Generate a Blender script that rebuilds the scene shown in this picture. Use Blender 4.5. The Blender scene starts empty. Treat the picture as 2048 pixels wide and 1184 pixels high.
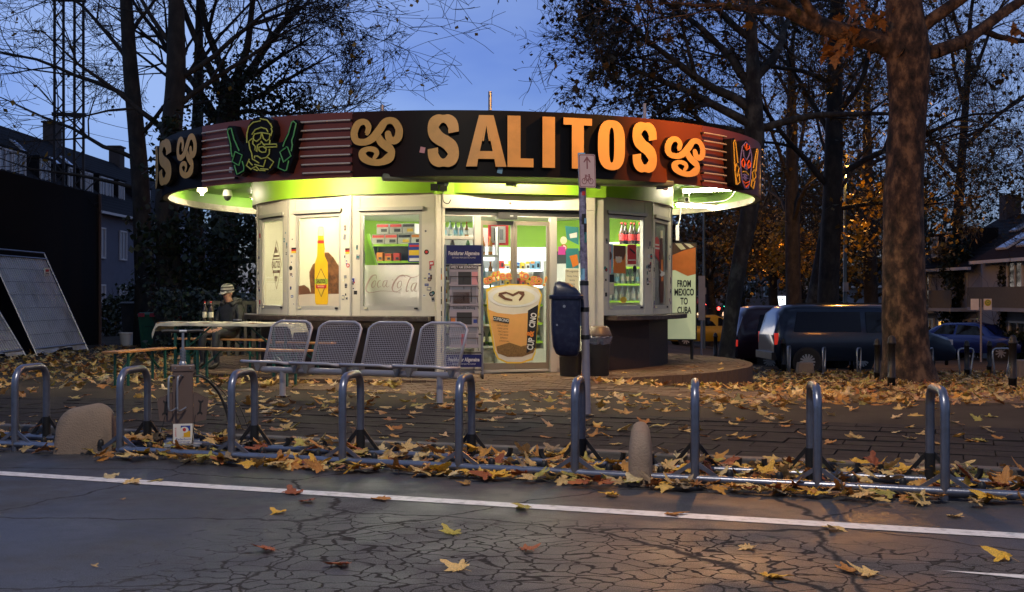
import bpy, math, random
import numpy as np
from mathutils import Vector, Matrix
R_ = math.radians
rng = random.Random(11)
nrng = np.random.default_rng(5)
SC = bpy.context.scene
COL = SC.collection
# ---------------------------------------------------------------- camera, sky, sun, exposure
F = 2480.0; CZ = 1.30                       # focal length in photo pixels (2048 wide), camera height
cam_d = bpy.data.cameras.new('camera'); cam_d.sensor_width = 36; cam_d.lens = 36 * F / 2048
cam_d.clip_start = .05; cam_d.clip_end = 3000
cam = bpy.data.objects.new('camera', cam_d); COL.objects.link(cam)
cam.location = (0, 0, CZ); cam.rotation_euler = (R_(90), 0, 0); SC.camera = cam
SUN_EL, SUN_ROT = R_(-4.0), R_(-22)
W = bpy.data.worlds.new('World'); SC.world = W; W.use_nodes = True
nt = W.node_tree; N = nt.nodes; L = nt.links
bg = N['Background']; bg.inputs['Strength'].default_value = .15
sky = N.new('ShaderNodeTexSky'); sky.sky_type = 'NISHITA'; sky.sun_disc = False
sky.sun_elevation = SUN_EL; sky.sun_rotation = SUN_ROT; sky.altitude = 100; sky.dust_density = 1.2; sky.ozone_density = 3.0
tc = N.new('ShaderNodeTexCoord'); mp = N.new('ShaderNodeMapping'); mp.inputs['Scale'].default_value = (1.0, 1.0, 2.8)
no = N.new('ShaderNodeTexNoise'); no.inputs['Scale'].default_value = 1.9; no.inputs['Detail'].default_value = 5; no.inputs['Roughness'].default_value = .52
cr = N.new('ShaderNodeValToRGB'); cr.color_ramp.elements[0].position = .34; cr.color_ramp.elements[1].position = .70
cr.color_ramp.elements[0].color = (0, 0, 0, 1); cr.color_ramp.elements[1].color = (1, 1, 1, 1)
gain = N.new('ShaderNodeMix'); gain.data_type = 'RGBA'; gain.blend_type = 'MULTIPLY'; gain.inputs[0].default_value = 1; gain.inputs[7].default_value = (10.5, 16.2, 24.5, 1)
mx = N.new('ShaderNodeMix'); mx.data_type = 'RGBA'; mx.inputs[7].default_value = (2.2, 3.0, 4.5, 1)
fac = N.new('ShaderNodeMath'); fac.operation = 'MULTIPLY'; fac.inputs[1].default_value = .62
L.new(tc.outputs['Generated'], mp.inputs[0]); L.new(mp.outputs[0], no.inputs['Vector']); L.new(no.outputs[0], cr.inputs[0])
L.new(cr.outputs[0], fac.inputs[0]); L.new(fac.outputs[0], mx.inputs[0])
L.new(sky.outputs[0], gain.inputs[6]); L.new(gain.outputs[2], mx.inputs[6]); L.new(mx.outputs[2], bg.inputs[0])
sd = bpy.data.lights.new('sun', 'SUN'); sd.energy = .06; sd.angle = R_(12); sd.color = (1, .88, .76)
so = bpy.data.objects.new('sun', sd); COL.objects.link(so); so.rotation_euler = (R_(86), 0, R_(180) - SUN_ROT)
so.location = (-20, 40, 30)
SC.view_settings.view_transform = 'Standard'; SC.view_settings.look = 'None'
SC.view_settings.exposure = 0.58; SC.view_settings.gamma = 1
SC.render.engine = 'CYCLES'
SC.cycles.use_denoising = True
try: SC.cycles.denoiser = 'OPENIMAGEDENOISE'
except Exception: pass
SC.cycles.max_bounces = 6; SC.cycles.diffuse_bounces = 3; SC.cycles.glossy_bounces = 3
SC.cycles.transparent_max_bounces = 8; SC.cycles.transmission_bounces = 3
SC.cycles.caustics_reflective = False; SC.cycles.caustics_refractive = False
SC.cycles.sample_clamp_indirect = 4

# ---------------------------------------------------------------- pixel helpers and terrain
def sst(a, b, x):
    t = min(1, max(0, (x - a) / (b - a))); return t * t * (3 - 2 * t)
SA = R_(-20); UX, UY = math.cos(SA), math.sin(SA); VX, VY = -UY, UX      # street direction u, across v
def uv2xy(u, v): return (u * UX + v * VX, u * UY + v * VY)
def xy2uv(x, y): return (x * UX + y * UY, x * VX + y * VY)
V_KERB = 9.2
def gz(x, y):
    u, v = xy2uv(x, y)
    if v < V_KERB: return 0.0
    e = max(0, y - 13); e = e if e < 17 else 17 + (e - 17) * .75
    if e > 120: e = 120 + (e - 120) * .1
    t = sst(-.5, 5.0, x / max(y, 1) * 18) if y > 1 else 0
    return .10 + .03 * sst(9.3, 13, v) - e * (.011 + .034 * t) + .075 * math.exp(-((x - .45) / 1.5) ** 2 - ((y - 17.2) / 1.3) ** 2)
def at(px, py, d): return Vector(((px - 1024) / F * d, d, CZ - (py - 592) / F * d))
def ground(px, py):
    d = 12.0
    for _ in range(60):
        x = (px - 1024) / F * d
        h = CZ - gz(x, d); nd = F * h / max(py - 592, 1)
        d = d + (nd - d) * .5
    x = (px - 1024) / F * d
    return Vector((x, d, gz(x, d)))

# ---------------------------------------------------------------- mesh builder
class MB:
    def __init__(s): s.v = []; s.f = []; s.m = []; s.mats = []
    def mi(s, mat):
        if mat not in s.mats: s.mats.append(mat)
        return s.mats.index(mat)
    def add(s, vs, fs, mat, X=None):
        o = len(s.v); k = s.mi(mat)
        if X is not None: vs = [tuple(X @ Vector(p)) for p in vs]
        s.v += [tuple(p) for p in vs]; s.f += [[i + o for i in f] for f in fs]; s.m += [k] * len(fs)
        return s
    def box(s, c, d, mat, X=None, taper=1.0):
        x, y, z = c; a, b, h = d[0] / 2, d[1] / 2, d[2] / 2; t = taper
        vs = [(x - a, y - b, z - h), (x + a, y - b, z - h), (x + a, y + b, z - h), (x - a, y + b, z - h),
              (x - a * t, y - b * t, z + h), (x + a * t, y - b * t, z + h), (x + a * t, y + b * t, z + h), (x - a * t, y + b * t, z + h)]
        return s.add(vs, [(3, 2, 1, 0), (4, 5, 6, 7), (0, 1, 5, 4), (1, 2, 6, 5), (2, 3, 7, 6), (3, 0, 4, 7)], mat, X)
    def bar(s, p0, p1, w, h, mat, up=(0, 0, 1)):
        p0, p1 = Vector(p0), Vector(p1); d = (p1 - p0); l = d.length; d.normalize()
        up = Vector(up); sx = d.cross(up)
        if sx.length < 1e-4: sx = d.cross(Vector((1, 0, 0)))
        sx.normalize(); uz = sx.cross(d)
        X = Matrix((sx, d, uz)).transposed().to_4x4(); X.translation = (p0 + p1) / 2
        return s.box((0, 0, 0), (w, l, h), mat, X)
    def tube(s, path, r, n, mat, caps=True, X=None, closed=False):
        P = [Vector(p) for p in path]; m = len(P)
        rr = r if isinstance(r, (list, tuple)) else [r] * m
        vs = []; prev = None
        for i, p in enumerate(P):
            if closed: t = P[(i + 1) % m] - P[i - 1]
            else: t = P[min(i + 1, m - 1)] - P[max(i - 1, 0)]
            if t.length < 1e-9: t = Vector((0, 0, 1))
            t.normalize()
            if prev is None:
                a = Vector((0, 0, 1)) if abs(t.z) < .9 else Vector((1, 0, 0))
                nx = t.cross(a).normalized()
            else:
                nx = prev - t * prev.dot(t)
                nx = nx.normalized() if nx.length > 1e-6 else t.orthogonal().normalized()
            prev = nx; ny = t.cross(nx)
            for k in range(n):
                a = 2 * math.pi * k / n
                vs.append(p + (nx * math.cos(a) + ny * math.sin(a)) * rr[i])
        fs = []
        for i in range(m if closed else m - 1):
            j = (i + 1) % m
            for k in range(n):
                fs.append((i * n + k, i * n + (k + 1) % n, j * n + (k + 1) % n, j * n + k))
        if caps and not closed:
            fs.append(tuple(range(n - 1, -1, -1))); fs.append(tuple(range((m - 1) * n, m * n)))
        return s.add(vs, fs, mat, X)
    def lathe(s, prof, n, mat, X=None, caps=True):
        vs = []; fs = []; m = len(prof)
        for r, z in prof:
            for k in range(n):
                a = 2 * math.pi * k / n; vs.append((r * math.cos(a), r * math.sin(a), z))
        for i in range(m - 1):
            for k in range(n): fs.append((i * n + k, i * n + (k + 1) % n, (i + 1) * n + (k + 1) % n, (i + 1) * n + k))
        if caps: fs.append(tuple(range(n - 1, -1, -1))); fs.append(tuple(range((m - 1) * n, m * n)))
        return s.add(vs, fs, mat, X)
    def prism(s, poly, y0, y1, mat, side=None, X=None, back=True):
        """polygon in local x,z; front face at y0 (towards -y), back at y1"""
        a = sum(poly[i - 1][0] * poly[i][1] - poly[i][0] * poly[i - 1][1] for i in range(len(poly)))
        if a < 0: poly = poly[::-1]
        n = len(poly)
        s.add([(x, y0, z) for x, z in poly], [tuple(range(n))], mat, X)
        vs = [(x, y0, z) for x, z in poly] + [(x, y1, z) for x, z in poly]
        s.add(vs, [(i, i + n, (i + 1) % n + n, (i + 1) % n) for i in range(n)], side or mat, X)
        if back: s.add([(x, y1, z) for x, z in poly], [tuple(range(n - 1, -1, -1))], side or mat, X)
        return s
    def ell(s, c, r, mat, X=None, n=12, m=8):
        vs = []; fs = []
        for i in range(m + 1):
            t = math.pi * i / m
            for k in range(n):
                a = 2 * math.pi * k / n
                vs.append((c[0] + r[0] * math.sin(t) * math.cos(a), c[1] + r[1] * math.sin(t) * math.sin(a), c[2] + r[2] * math.cos(t)))
        for i in range(m):
            for k in range(n): fs.append((i * n + k, (i + 1) * n + k, (i + 1) * n + (k + 1) % n, i * n + (k + 1) % n))
        return s.add(vs, fs, mat, X)
    def mesh(s, name, smooth=False):
        me = bpy.data.meshes.new(name); me.from_pydata(s.v, [], s.f)
        for m in s.mats: me.materials.append(m)
        me.polygons.foreach_set('material_index', s.m)
        if smooth: me.polygons.foreach_set('use_smooth', [True] * len(s.f))
        me.update(); return me
    def build(s, name, parent=None, X=None, smooth=False, bevel=0):
        o = bpy.data.objects.new(name, s.mesh(name, smooth)); COL.objects.link(o)
        if parent: o.parent = parent
        if X is not None: o.matrix_local = X
        if bevel:
            b = o.modifiers.new('bevel', 'BEVEL'); b.width = bevel; b.segments = 2; b.limit_method = 'ANGLE'; b.angle_limit = R_(40)
        if smooth:
            try: o.data.set_sharp_from_angle(angle=R_(42))
            except Exception: pass
        return o
def tag(o, label=None, cat=None, group=None, kind=None):
    if label: o['label'] = label
    if cat: o['category'] = cat
    if group: o['group'] = group
    if kind: o['kind'] = kind
    return o
def thing(name, label, cat, loc=(0, 0, 0), rz=0, group=None):
    o = bpy.data.objects.new(name, None); o.empty_display_size = .2; COL.objects.link(o)
    o.location = loc; o.rotation_euler = (0, 0, rz)
    return tag(o, label, cat, group)
def dup(o, parent=None, label=None, loc=None, rz=None):
    c = o.copy(); COL.objects.link(c); c.parent = parent
    if label: c['label'] = label
    if loc is not None: c.location = loc
    if rz is not None: c.rotation_euler = (0, 0, rz)
    for ch in o.children: dup(ch, c)
    return c
def npmesh(name, verts, faces, mats, mi=None, smooth=False):
    """fast mesh from numpy: verts (n,3), faces (m,k)"""
    me = bpy.data.meshes.new(name); nf, k = faces.shape
    me.vertices.add(len(verts)); me.vertices.foreach_set('co', np.asarray(verts, dtype=np.float32).ravel())
    me.loops.add(nf * k); me.loops.foreach_set('vertex_index', faces.astype(np.int32).ravel())
    me.polygons.add(nf); me.polygons.foreach_set('loop_start', np.arange(0, nf * k, k, dtype=np.int32))
    for m in mats: me.materials.append(m)
    if mi is not None: me.polygons.foreach_set('material_index', np.asarray(mi, dtype=np.int32))
    if smooth: me.polygons.foreach_set('use_smooth', np.ones(nf, dtype=bool))
    me.update(calc_edges=True); me.validate()
    return me
def npobj(name, me, parent=None, loc=None):
    o = bpy.data.objects.new(name, me); COL.objects.link(o)
    if parent: o.parent = parent
    if loc is not None: o.location = loc
    return o

# ---------------------------------------------------------------- materials
def mat(name, col, rough=.6, metal=0., var=.12, vs=6., bump=0., bs=60., spec=.5, emit=None, es=0., coat=0., dirt=None, dirt_s=3., dirt_a=.5):
    m = bpy.data.materials.new(name); m.use_nodes = True
    t = m.node_tree; n = t.nodes; l = t.links; b = n['Principled BSDF']
    b.inputs['Roughness'].default_value = rough; b.inputs['Metallic'].default_value = metal
    b.inputs['Specular IOR Level'].default_value = spec
    if coat: b.inputs['Coat Weight'].default_value = coat; b.inputs['Coat Roughness'].default_value = .08
    co = n.new('ShaderNodeTexCoord')
    no = n.new('ShaderNodeTexNoise'); no.inputs['Scale'].default_value = vs; no.inputs['Detail'].default_value = 5
    mx = n.new('ShaderNodeMix'); mx.data_type = 'RGBA'
    mx.inputs[6].default_value = (*[c * (1 - var) for c in col], 1); mx.inputs[7].default_value = (*[min(1, c * (1 + var)) for c in col], 1)
    l.new(co.outputs['Object'], no.inputs['Vector']); l.new(no.outputs[0], mx.inputs[0])
    out = mx.outputs[2]
    if dirt:
        d = n.new('ShaderNodeTexNoise'); d.inputs['Scale'].default_value = dirt_s; d.inputs['Detail'].default_value = 7; d.inputs['Roughness'].default_value = .65
        r = n.new('ShaderNodeValToRGB'); r.color_ramp.elements[0].position = .48; r.color_ramp.elements[1].position = .68
        r.color_ramp.elements[1].color = (dirt_a,) * 3 + (1,)
        l.new(co.outputs['Object'], d.inputs['Vector']); l.new(d.outputs[0], r.inputs[0])
        m2 = n.new('ShaderNodeMix'); m2.data_type = 'RGBA'; m2.inputs[7].default_value = (*dirt, 1)
        l.new(r.outputs[0], m2.inputs[0]); l.new(out, m2.inputs[6]); out = m2.outputs[2]
    l.new(out, b.inputs['Base Color'])
    if bump:
        bn = n.new('ShaderNodeTexNoise'); bn.inputs['Scale'].default_value = bs; bn.inputs['Detail'].default_value = 4
        bp = n.new('ShaderNodeBump'); bp.inputs['Strength'].default_value = bump; bp.inputs['Distance'].default_value = .02
        l.new(co.outputs['Object'], bn.inputs['Vector']); l.new(bn.outputs[0], bp.inputs['Height']); l.new(bp.outputs[0], b.inputs['Normal'])
    if emit: b.inputs['Emission Color'].default_value = (*emit, 1); b.inputs['Emission Strength'].default_value = es
    return m
def glow(name, col, s):
    m = bpy.data.materials.new(name); m.use_nodes = True; n = m.node_tree.nodes; n.remove(n['Principled BSDF'])
    e = n.new('ShaderNodeEmission'); e.inputs[0].default_value = (*col, 1); e.inputs[1].default_value = s
    m.node_tree.links.new(e.outputs[0], n['Material Output'].inputs[0]); return m
def glassm(name, tint=(.93, .97, .95), rough=.02, ior=1.45):
    m = bpy.data.materials.new(name); m.use_nodes = True; t = m.node_tree; n = t.nodes; n.remove(n['Principled BSDF'])
    a = n.new('ShaderNodeBsdfTransparent'); a.inputs[0].default_value = (*tint, 1)
    g = n.new('ShaderNodeBsdfGlossy'); g.inputs['Roughness'].default_value = rough
    f = n.new('ShaderNodeFresnel'); s = n.new('ShaderNodeMixShader'); l = t.links
    ge = n.new('ShaderNodeNewGeometry'); ma = n.new('ShaderNodeMath'); ma.operation = 'MULTIPLY_ADD'; ma.inputs[1].default_value = 1 / ior - ior; ma.inputs[2].default_value = ior
    l.new(ge.outputs['Backfacing'], ma.inputs[0]); l.new(ma.outputs[0], f.inputs[0])
    l.new(f.outputs[0], s.inputs[0]); l.new(a.outputs[0], s.inputs[1]); l.new(g.outputs[0], s.inputs[2]); l.new(s.outputs[0], n['Material Output'].inputs[0])
    return m
def leafm(name, cols, per='island', rough=.55, trans=.25):
    """leaf colour picked at random per leaf"""
    m = bpy.data.materials.new(name); m.use_nodes = True; t = m.node_tree; n = t.nodes; l = t.links; b = n['Principled BSDF']
    b.inputs['Roughness'].default_value = rough
    if per == 'island': src = n.new('ShaderNodeNewGeometry').outputs['Random Per Island']
    else: src = n.new('ShaderNodeObjectInfo').outputs['Random']
    r = n.new('ShaderNodeValToRGB'); r.color_ramp.interpolation = 'LINEAR'
    e = r.color_ramp.elements
    while len(e) < len(cols): e.new(.5)
    for i, c in enumerate(cols): e[i].position = i / max(1, len(cols) - 1); e[i].color = (*c, 1)
    l.new(src, r.inputs[0])
    co = n.new('ShaderNodeTexCoord'); no = n.new('ShaderNodeTexNoise'); no.inputs['Scale'].default_value = 18; no.inputs['Detail'].default_value = 4
    l.new(co.outputs['Object'], no.inputs[0])
    hs = n.new('ShaderNodeHueSaturation'); mr = n.new('ShaderNodeMapRange'); mr.inputs[1].default_value = .3; mr.inputs[2].default_value = .7; mr.inputs[3].default_value = .55; mr.inputs[4].default_value = 1.25
    l.new(no.outputs[0], mr.inputs[0]); l.new(mr.outputs[0], hs.inputs['Value']); l.new(r.outputs[0], hs.inputs['Color']); l.new(hs.outputs[0], b.inputs['Base Color'])
    if trans:
        tr = n.new('ShaderNodeBsdfTranslucent'); ms = n.new('ShaderNodeMixShader'); ms.inputs[0].default_value = trans
        l.new(hs.outputs[0], tr.inputs[0]); l.new(b.outputs[0], ms.inputs[1]); l.new(tr.outputs[0], ms.inputs[2]); l.new(ms.outputs[0], n['Material Output'].inputs[0])
    return m

def text_mesh(body, size, m, extrude=0., sx=1., shear=0., off=0., align='CENTER'):
    cu = bpy.data.curves.new('lettering', 'FONT'); cu.body = body; cu.size = size; cu.extrude = extrude
    cu.align_x = align; cu.align_y = 'CENTER'; cu.shear = shear; cu.offset = off; cu.resolution_u = 3
    ob = bpy.data.objects.new('lettering', cu)
    me = bpy.data.meshes.new_from_object(ob)
    me.transform(Matrix(((sx, 0, 0, 0), (0, 0, -1, 0), (0, 1, 0, 0), (0, 0, 0, 1))))   # stand up in x,z and face -y
    me.materials.clear(); me.materials.append(m)
    bpy.data.objects.remove(ob); bpy.data.curves.remove(cu)
    return me
def text(body, size, m, name, parent, loc, rz=0., ry=0., **k):
    o = bpy.data.objects.new(name, text_mesh(body, size, m, **k)); COL.objects.link(o); o.parent = parent
    o.location = loc; o.rotation_euler = (0, ry, rz); return o
def arc(cx, cz, rx, rz, a0, a1, n=10):
    return [(cx + rx * math.cos(R_(a0 + (a1 - a0) * i / n)), cz + rz * math.sin(R_(a0 + (a1 - a0) * i / n))) for i in range(n + 1)]
def rrect(x0, z0, x1, z1, r, n=4):
    return arc(x1 - r, z0 + r, r, r, -90, 0, n) + arc(x1 - r, z1 - r, r, r, 0, 90, n) + arc(x0 + r, z1 - r, r, r, 90, 180, n) + arc(x0 + r, z0 + r, r, r, 180, 270, n)
def smooth_path(pts, k=5):
    """Catmull-Rom through points of any dimension"""
    P = [np.array(p, float) for p in pts]; out = []
    for i in range(len(P) - 1):
        p0, p1, p2, p3 = P[max(i - 1, 0)], P[i], P[i + 1], P[min(i + 2, len(P) - 1)]
        for j in range(k):
            t = j / k
            out.append(.5 * ((2 * p1) + (-p0 + p2) * t + (2 * p0 - 5 * p1 + 4 * p2 - p3) * t * t + (-p0 + 3 * p1 - 3 * p2 + p3) * t ** 3))
    out.append(P[-1]); return out

WHITE = mat('white_paint', (.74, .69, .58), .45, var=.05, vs=3, dirt=(.36, .32, .26), dirt_s=1.7, dirt_a=.25)
ALU = mat('aluminium_frame', (.56, .53, .48), .38, .25, var=.05)
DARK = mat('black_plastic', (.012, .012, .014), .5)
BLACK = mat('black_coating', (.010, .009, .012), .42, var=.2)
RED = mat('red_print', (.55, .03, .03), .5); YEL = mat('yellow_print', (.75, .52, .04), .5)
BLUE = mat('blue_print', (.02, .05, .30), .5); GRN = mat('green_print', (.05, .30, .07), .5)
WHT = mat('white_print', (.75, .74, .72), .5); ORG = mat('orange_print', (.75, .22, .03), .5)
CREAM = mat('cream_print', (.75, .70, .50), .5); BRN = mat('brown_print', (.14, .06, .03), .55)
PINK = mat('pink_print', (.8, .35, .35), .5); TEAL = mat('teal_print', (.04, .22, .24), .5); GREYP = mat('grey_print', (.28, .28, .30), .6)
MAG = mat('magenta_print', (.55, .06, .35), .5); SKYB = mat('pale_blue_print', (.25, .5, .7), .5)
LIME = mat('lime_green_paint', (.30, .56, .035), .42, var=.05, vs=2)
GLASS = glassm('window_glass')
WOOD = mat('bench_wood', (.42, .20, .07), .5, var=.35, vs=9)
GALV = mat('galvanised_steel', (.36, .38, .43), .36, .75, var=.22, vs=14, bump=.05, bs=90)
# ================================================================ ground, road, kerb, slabs
def asphalt():
    m = bpy.data.materials.new('cracked_asphalt'); m.use_nodes = True; t = m.node_tree; n = t.nodes; l = t.links; b = n['Principled BSDF']
    co = n.new('ShaderNodeTexCoord'); O = co.outputs['Object']
    def noise(s, d=5, r=.55):
        x = n.new('ShaderNodeTexNoise'); x.inputs['Scale'].default_value = s; x.inputs['Detail'].default_value = d; x.inputs['Roughness'].default_value = r; l.new(O, x.inputs['Vector']); return x
    def ramp(src, stops):
        r = n.new('ShaderNodeValToRGB'); e = r.color_ramp.elements
        while len(e) < len(stops): e.new(.5)
        for i, (p, c) in enumerate(stops): e[i].position = p; e[i].color = (c, c, c, 1) if not isinstance(c, tuple) else (*c, 1)
        l.new(src, r.inputs[0]); return r.outputs[0]
    def mix(f, a, bb, bt='MIX'):
        x = n.new('ShaderNodeMix'); x.data_type = 'RGBA'; x.blend_type = bt
        for k, s in ((0, f), (6, a), (7, bb)):
            if isinstance(s, (int, float)): x.inputs[k].default_value = s
            elif isinstance(s, tuple): x.inputs[k].default_value = (*s, 1)
            else: l.new(s, x.inputs[k])
        return x.outputs[2]
    def math_(op, a, bb=0.):
        x = n.new('ShaderNodeMath'); x.operation = op
        for k, s in ((0, a), (1, bb)):
            if isinstance(s, (int, float)): x.inputs[k].default_value = s
            else: l.new(s, x.inputs[k])
        return x.outputs[0]
    fine = noise(150, 4).outputs[0]; mid = noise(9, 6).outputs[0]; big = noise(.55, 4).outputs[0]
    # crack web: distorted voronoi edges, only where the lane is broken up (toward the lane centre)
    wob = noise(2.6, 4)
    vm = n.new('ShaderNodeVectorMath'); vm.operation = 'MULTIPLY_ADD'; vm.inputs[1].default_value = (.34, .34, .0); l.new(wob.outputs['Color'], vm.inputs[0]); l.new(O, vm.inputs[2])
    vo = n.new('ShaderNodeTexVoronoi'); vo.feature = 'DISTANCE_TO_EDGE'; vo.inputs['Scale'].default_value = 7.0; l.new(vm.outputs[0], vo.inputs['Vector'])
    vo2 = n.new('ShaderNodeTexVoronoi'); vo2.feature = 'DISTANCE_TO_EDGE'; vo2.inputs['Scale'].default_value = .55; l.new(vm.outputs[0], vo2.inputs['Vector'])
    sx = n.new('ShaderNodeSeparateXYZ'); l.new(O, sx.inputs[0])
    vband = ramp(math_('ADD', math_('MULTIPLY', sx.outputs['Y'], .1), math_('MULTIPLY', math_('SUBTRACT', big, .5), .16)), [(.50, 1.), (.665, 1.), (.70, 0.)])
    uband = ramp(math_('ADD', math_('MULTIPLY', math_('ADD', sx.outputs['X'], 6.), .08), math_('MULTIPLY', math_('SUBTRACT', mid, .5), .2)), [(.17, 0.), (.22, 1.)])
    cm = math_('MULTIPLY', vband, uband)
    web = math_('MULTIPLY', ramp(vo.outputs['Distance'], [(.0, 1.), (.022, .9), (.045, 0.)]), cm)
    longc = ramp(vo2.outputs['Distance'], [(.0, 1.), (.003, .8), (.007, 0.)])
    crack = math_('MAXIMUM', web, longc)
    base = mix(mid, (.018, .019, .024), (.038, .038, .046))
    patch = ramp(big, [(.40, .55), (.52, 1.15), (.6, .9)])
    base = mix(.75, base, patch, 'MULTIPLY')
    base = mix(ramp(fine, [(.50, 0.), (.62, .8)]), base, (.15, .155, .18))
    base = mix(crack, base, (.008, .007, .007))
    l.new(base, b.inputs['Base Color'])
    wet = ramp(noise(.75, 5, .6).outputs[0], [(.38, .40), (.50, .58), (.62, .95)])
    l.new(mix(fine, wet, (.75, .75, .75)), b.inputs['Roughness'])
    l.new(math_('ADD', math_('MULTIPLY', wet, .85), math_('MULTIPLY', crack, .5)), b.inputs['Roughness'])
    h = math_('SUBTRACT', math_('ADD', math_('MULTIPLY', fine, .35), math_('MULTIPLY', mid, .5)), math_('MULTIPLY', crack, .5))
    bp = n.new('ShaderNodeBump'); bp.inputs['Strength'].default_value = .55; bp.inputs['Distance'].default_value = .012
    l.new(h, bp.inputs['Height']); l.new(bp.outputs[0], b.inputs['Normal'])
    b.inputs['Specular IOR Level'].default_value = .38
    return m
ASPH = asphalt()
SLAB = mat('concrete_slab', (.030, .027, .029), .85, spec=.1, var=.35, vs=5, bump=.35, bs=120, dirt=(.055, .05, .046), dirt_s=6, dirt_a=.5)
SOIL = mat('trodden_ground', (.060, .049, .039), .9, spec=.1, var=.35, vs=1.1, bump=.35, bs=70, dirt=(.028, .025, .023), dirt_s=.8, dirt_a=.7)
BRICKP = mat('clay_paver', (.16, .105, .07), .85, spec=.25, var=.25, vs=4, bump=.25, bs=90, dirt=(.07, .055, .045), dirt_s=5, dirt_a=.6)
JOINT = mat('joint_sand', (.06, .05, .04), .9, bump=.2)
LINE = mat('road_paint', (.72, .70, .72), .5, var=.08, vs=3, dirt=(.16, .16, .17), dirt_s=14, dirt_a=.6)
KERBM = mat('kerb_stone', (.085, .08, .082), .65, var=.25, vs=4, bump=.3, bs=80)
rot_street = Matrix.Rotation(SA, 4, 'Z')

b = MB()
us = [-60, -30, -15, -8, -4, 0, 4, 8, 15, 30, 60]; vs_ = [-40, -10, 0, 4, 8, 9.12]
b.add([(u, v, 0) for v in vs_ for u in us], [(j * 11 + i, j * 11 + i + 1, (j + 1) * 11 + i + 1, (j + 1) * 11 + i) for j in range(5) for i in range(10)], ASPH)
road = tag(b.build('road', X=rot_street), kind='structure')
b = MB(); nseg = 60                                                     # the long edge line, slightly uneven
vsl = []
for i in range(nseg + 1):
    u = -20 + 40 * i / nseg; w = .082 + .005 * rng.uniform(-1, 1); c = 7.24 + .012 * math.sin(u * .6)
    vsl += [(u, c - w, .004), (u, c + w, .004)]
b.add(vsl, [(2 * i, 2 * i + 2, 2 * i + 3, 2 * i + 1) for i in range(nseg)], LINE)
b.build('edge_line', road)
p0, p1, p2, p3 = [xy2uv(*ground(*q)[:2]) for q in ((1880, 1142), (2300, 1165), (2300, 1185), (1985, 1152))]
b = MB(); b.add([(p[0], p[1], .004) for p in (p0, p3, p2, p1)], [(0, 1, 2, 3)], LINE); b.build('lane_marking', road)

# the ground sheet, out to the horizon
us = sorted(set([round(x, 2) for x in list(np.arange(-30, 30.1, .75))] + [-900, -500, -300, -180, -120, -80, -60, -45, 45, 60, 80, 120, 180, 300, 500, 900]))
vs_ = [9.2] + [9.3 + .6 * i for i in range(60)] + [46 + 3 * i for i in range(20)] + [110, 140, 180, 240, 320, 420, 600, 900, 1300]
b = MB(); nu = len(us); vv = []
for v in vs_:
    for u in us:
        x, y = uv2xy(u, v); z = gz(x, y)
        if v < 11.9: z -= .035
        r = math.hypot(x + .85, y - 22)
        if r < 4.85: z -= .35
        vv.append((x, y, z))
b.add(vv, [(j * nu + i, j * nu + i + 1, (j + 1) * nu + i + 1, (j + 1) * nu + i) for j in range(len(vs_) - 1) for i in range(nu - 1)], SOIL)
gnd = tag(b.build('ground', smooth=True), kind='structure')
# kerb of separate stones
kerb = thing('kerb', None, None); tag(kerb, kind='structure')
b = MB(); b.box((0, 0, 0), (.985, .14, .2), KERBM); me = None
for i in range(-14, 15):
    o = b.build('kerb_stone', kerb, bevel=.012) if me is None else kerb_o.copy()
    if me is None: kerb_o = o; me = o.data
    else: COL.objects.link(o)
    u = i + .3; x, y = uv2xy(u, V_KERB - .01); o.location = (x, y, .012 + rng.uniform(-.004, .004)); o.rotation_euler = (0, 0, SA + rng.uniform(-.006, .006))
# dark slabs behind the kerb, in running bond: those in view one by one
pav = thing('pavement', None, None); tag(pav, kind='structure')
SW, SH = .46, .33
b = MB(); b.box((0, 0, -.03), (SW - .010, SH - .010, .06), SLAB)
slab_me = []
for k in range(4):
    bb = MB(); bb.box((0, 0, -.03), (SW - .010, SH - .010, .06), SLAB); slab_me.append(bb.mesh('slab'))
rest = MB(); nslab = 0
for j in range(8):
    v = 9.29 + SH * (j + .5)
    for i in range(-34, 34):
        u = SW * (i + (.5 if j % 2 else 0)); x, y = uv2xy(u, v)
        if y < 3: continue
        z = gz(x, y) + rng.uniform(-.004, .004); px = 1024 + F * x / y
        Xm = Matrix.Translation((x, y, z)) @ Matrix.Rotation(SA + rng.uniform(-.01, .01), 4, 'Z') @ Matrix.Rotation(rng.uniform(-.012, .012), 4, 'X') @ Matrix.Rotation(rng.uniform(-.012, .012), 4, 'Y')
        if -60 < px < 2110 and nslab < 300:
            o = bpy.data.objects.new('slab', slab_me[rng.randrange(4)]); COL.objects.link(o); o.parent = pav; o.matrix_local = Xm; nslab += 1
        else: rest.box((0, 0, -.03), (SW - .010, SH - .010, .06), SLAB, Xm)
tag(rest.build('slab_field', pav), kind='stuff')
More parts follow.
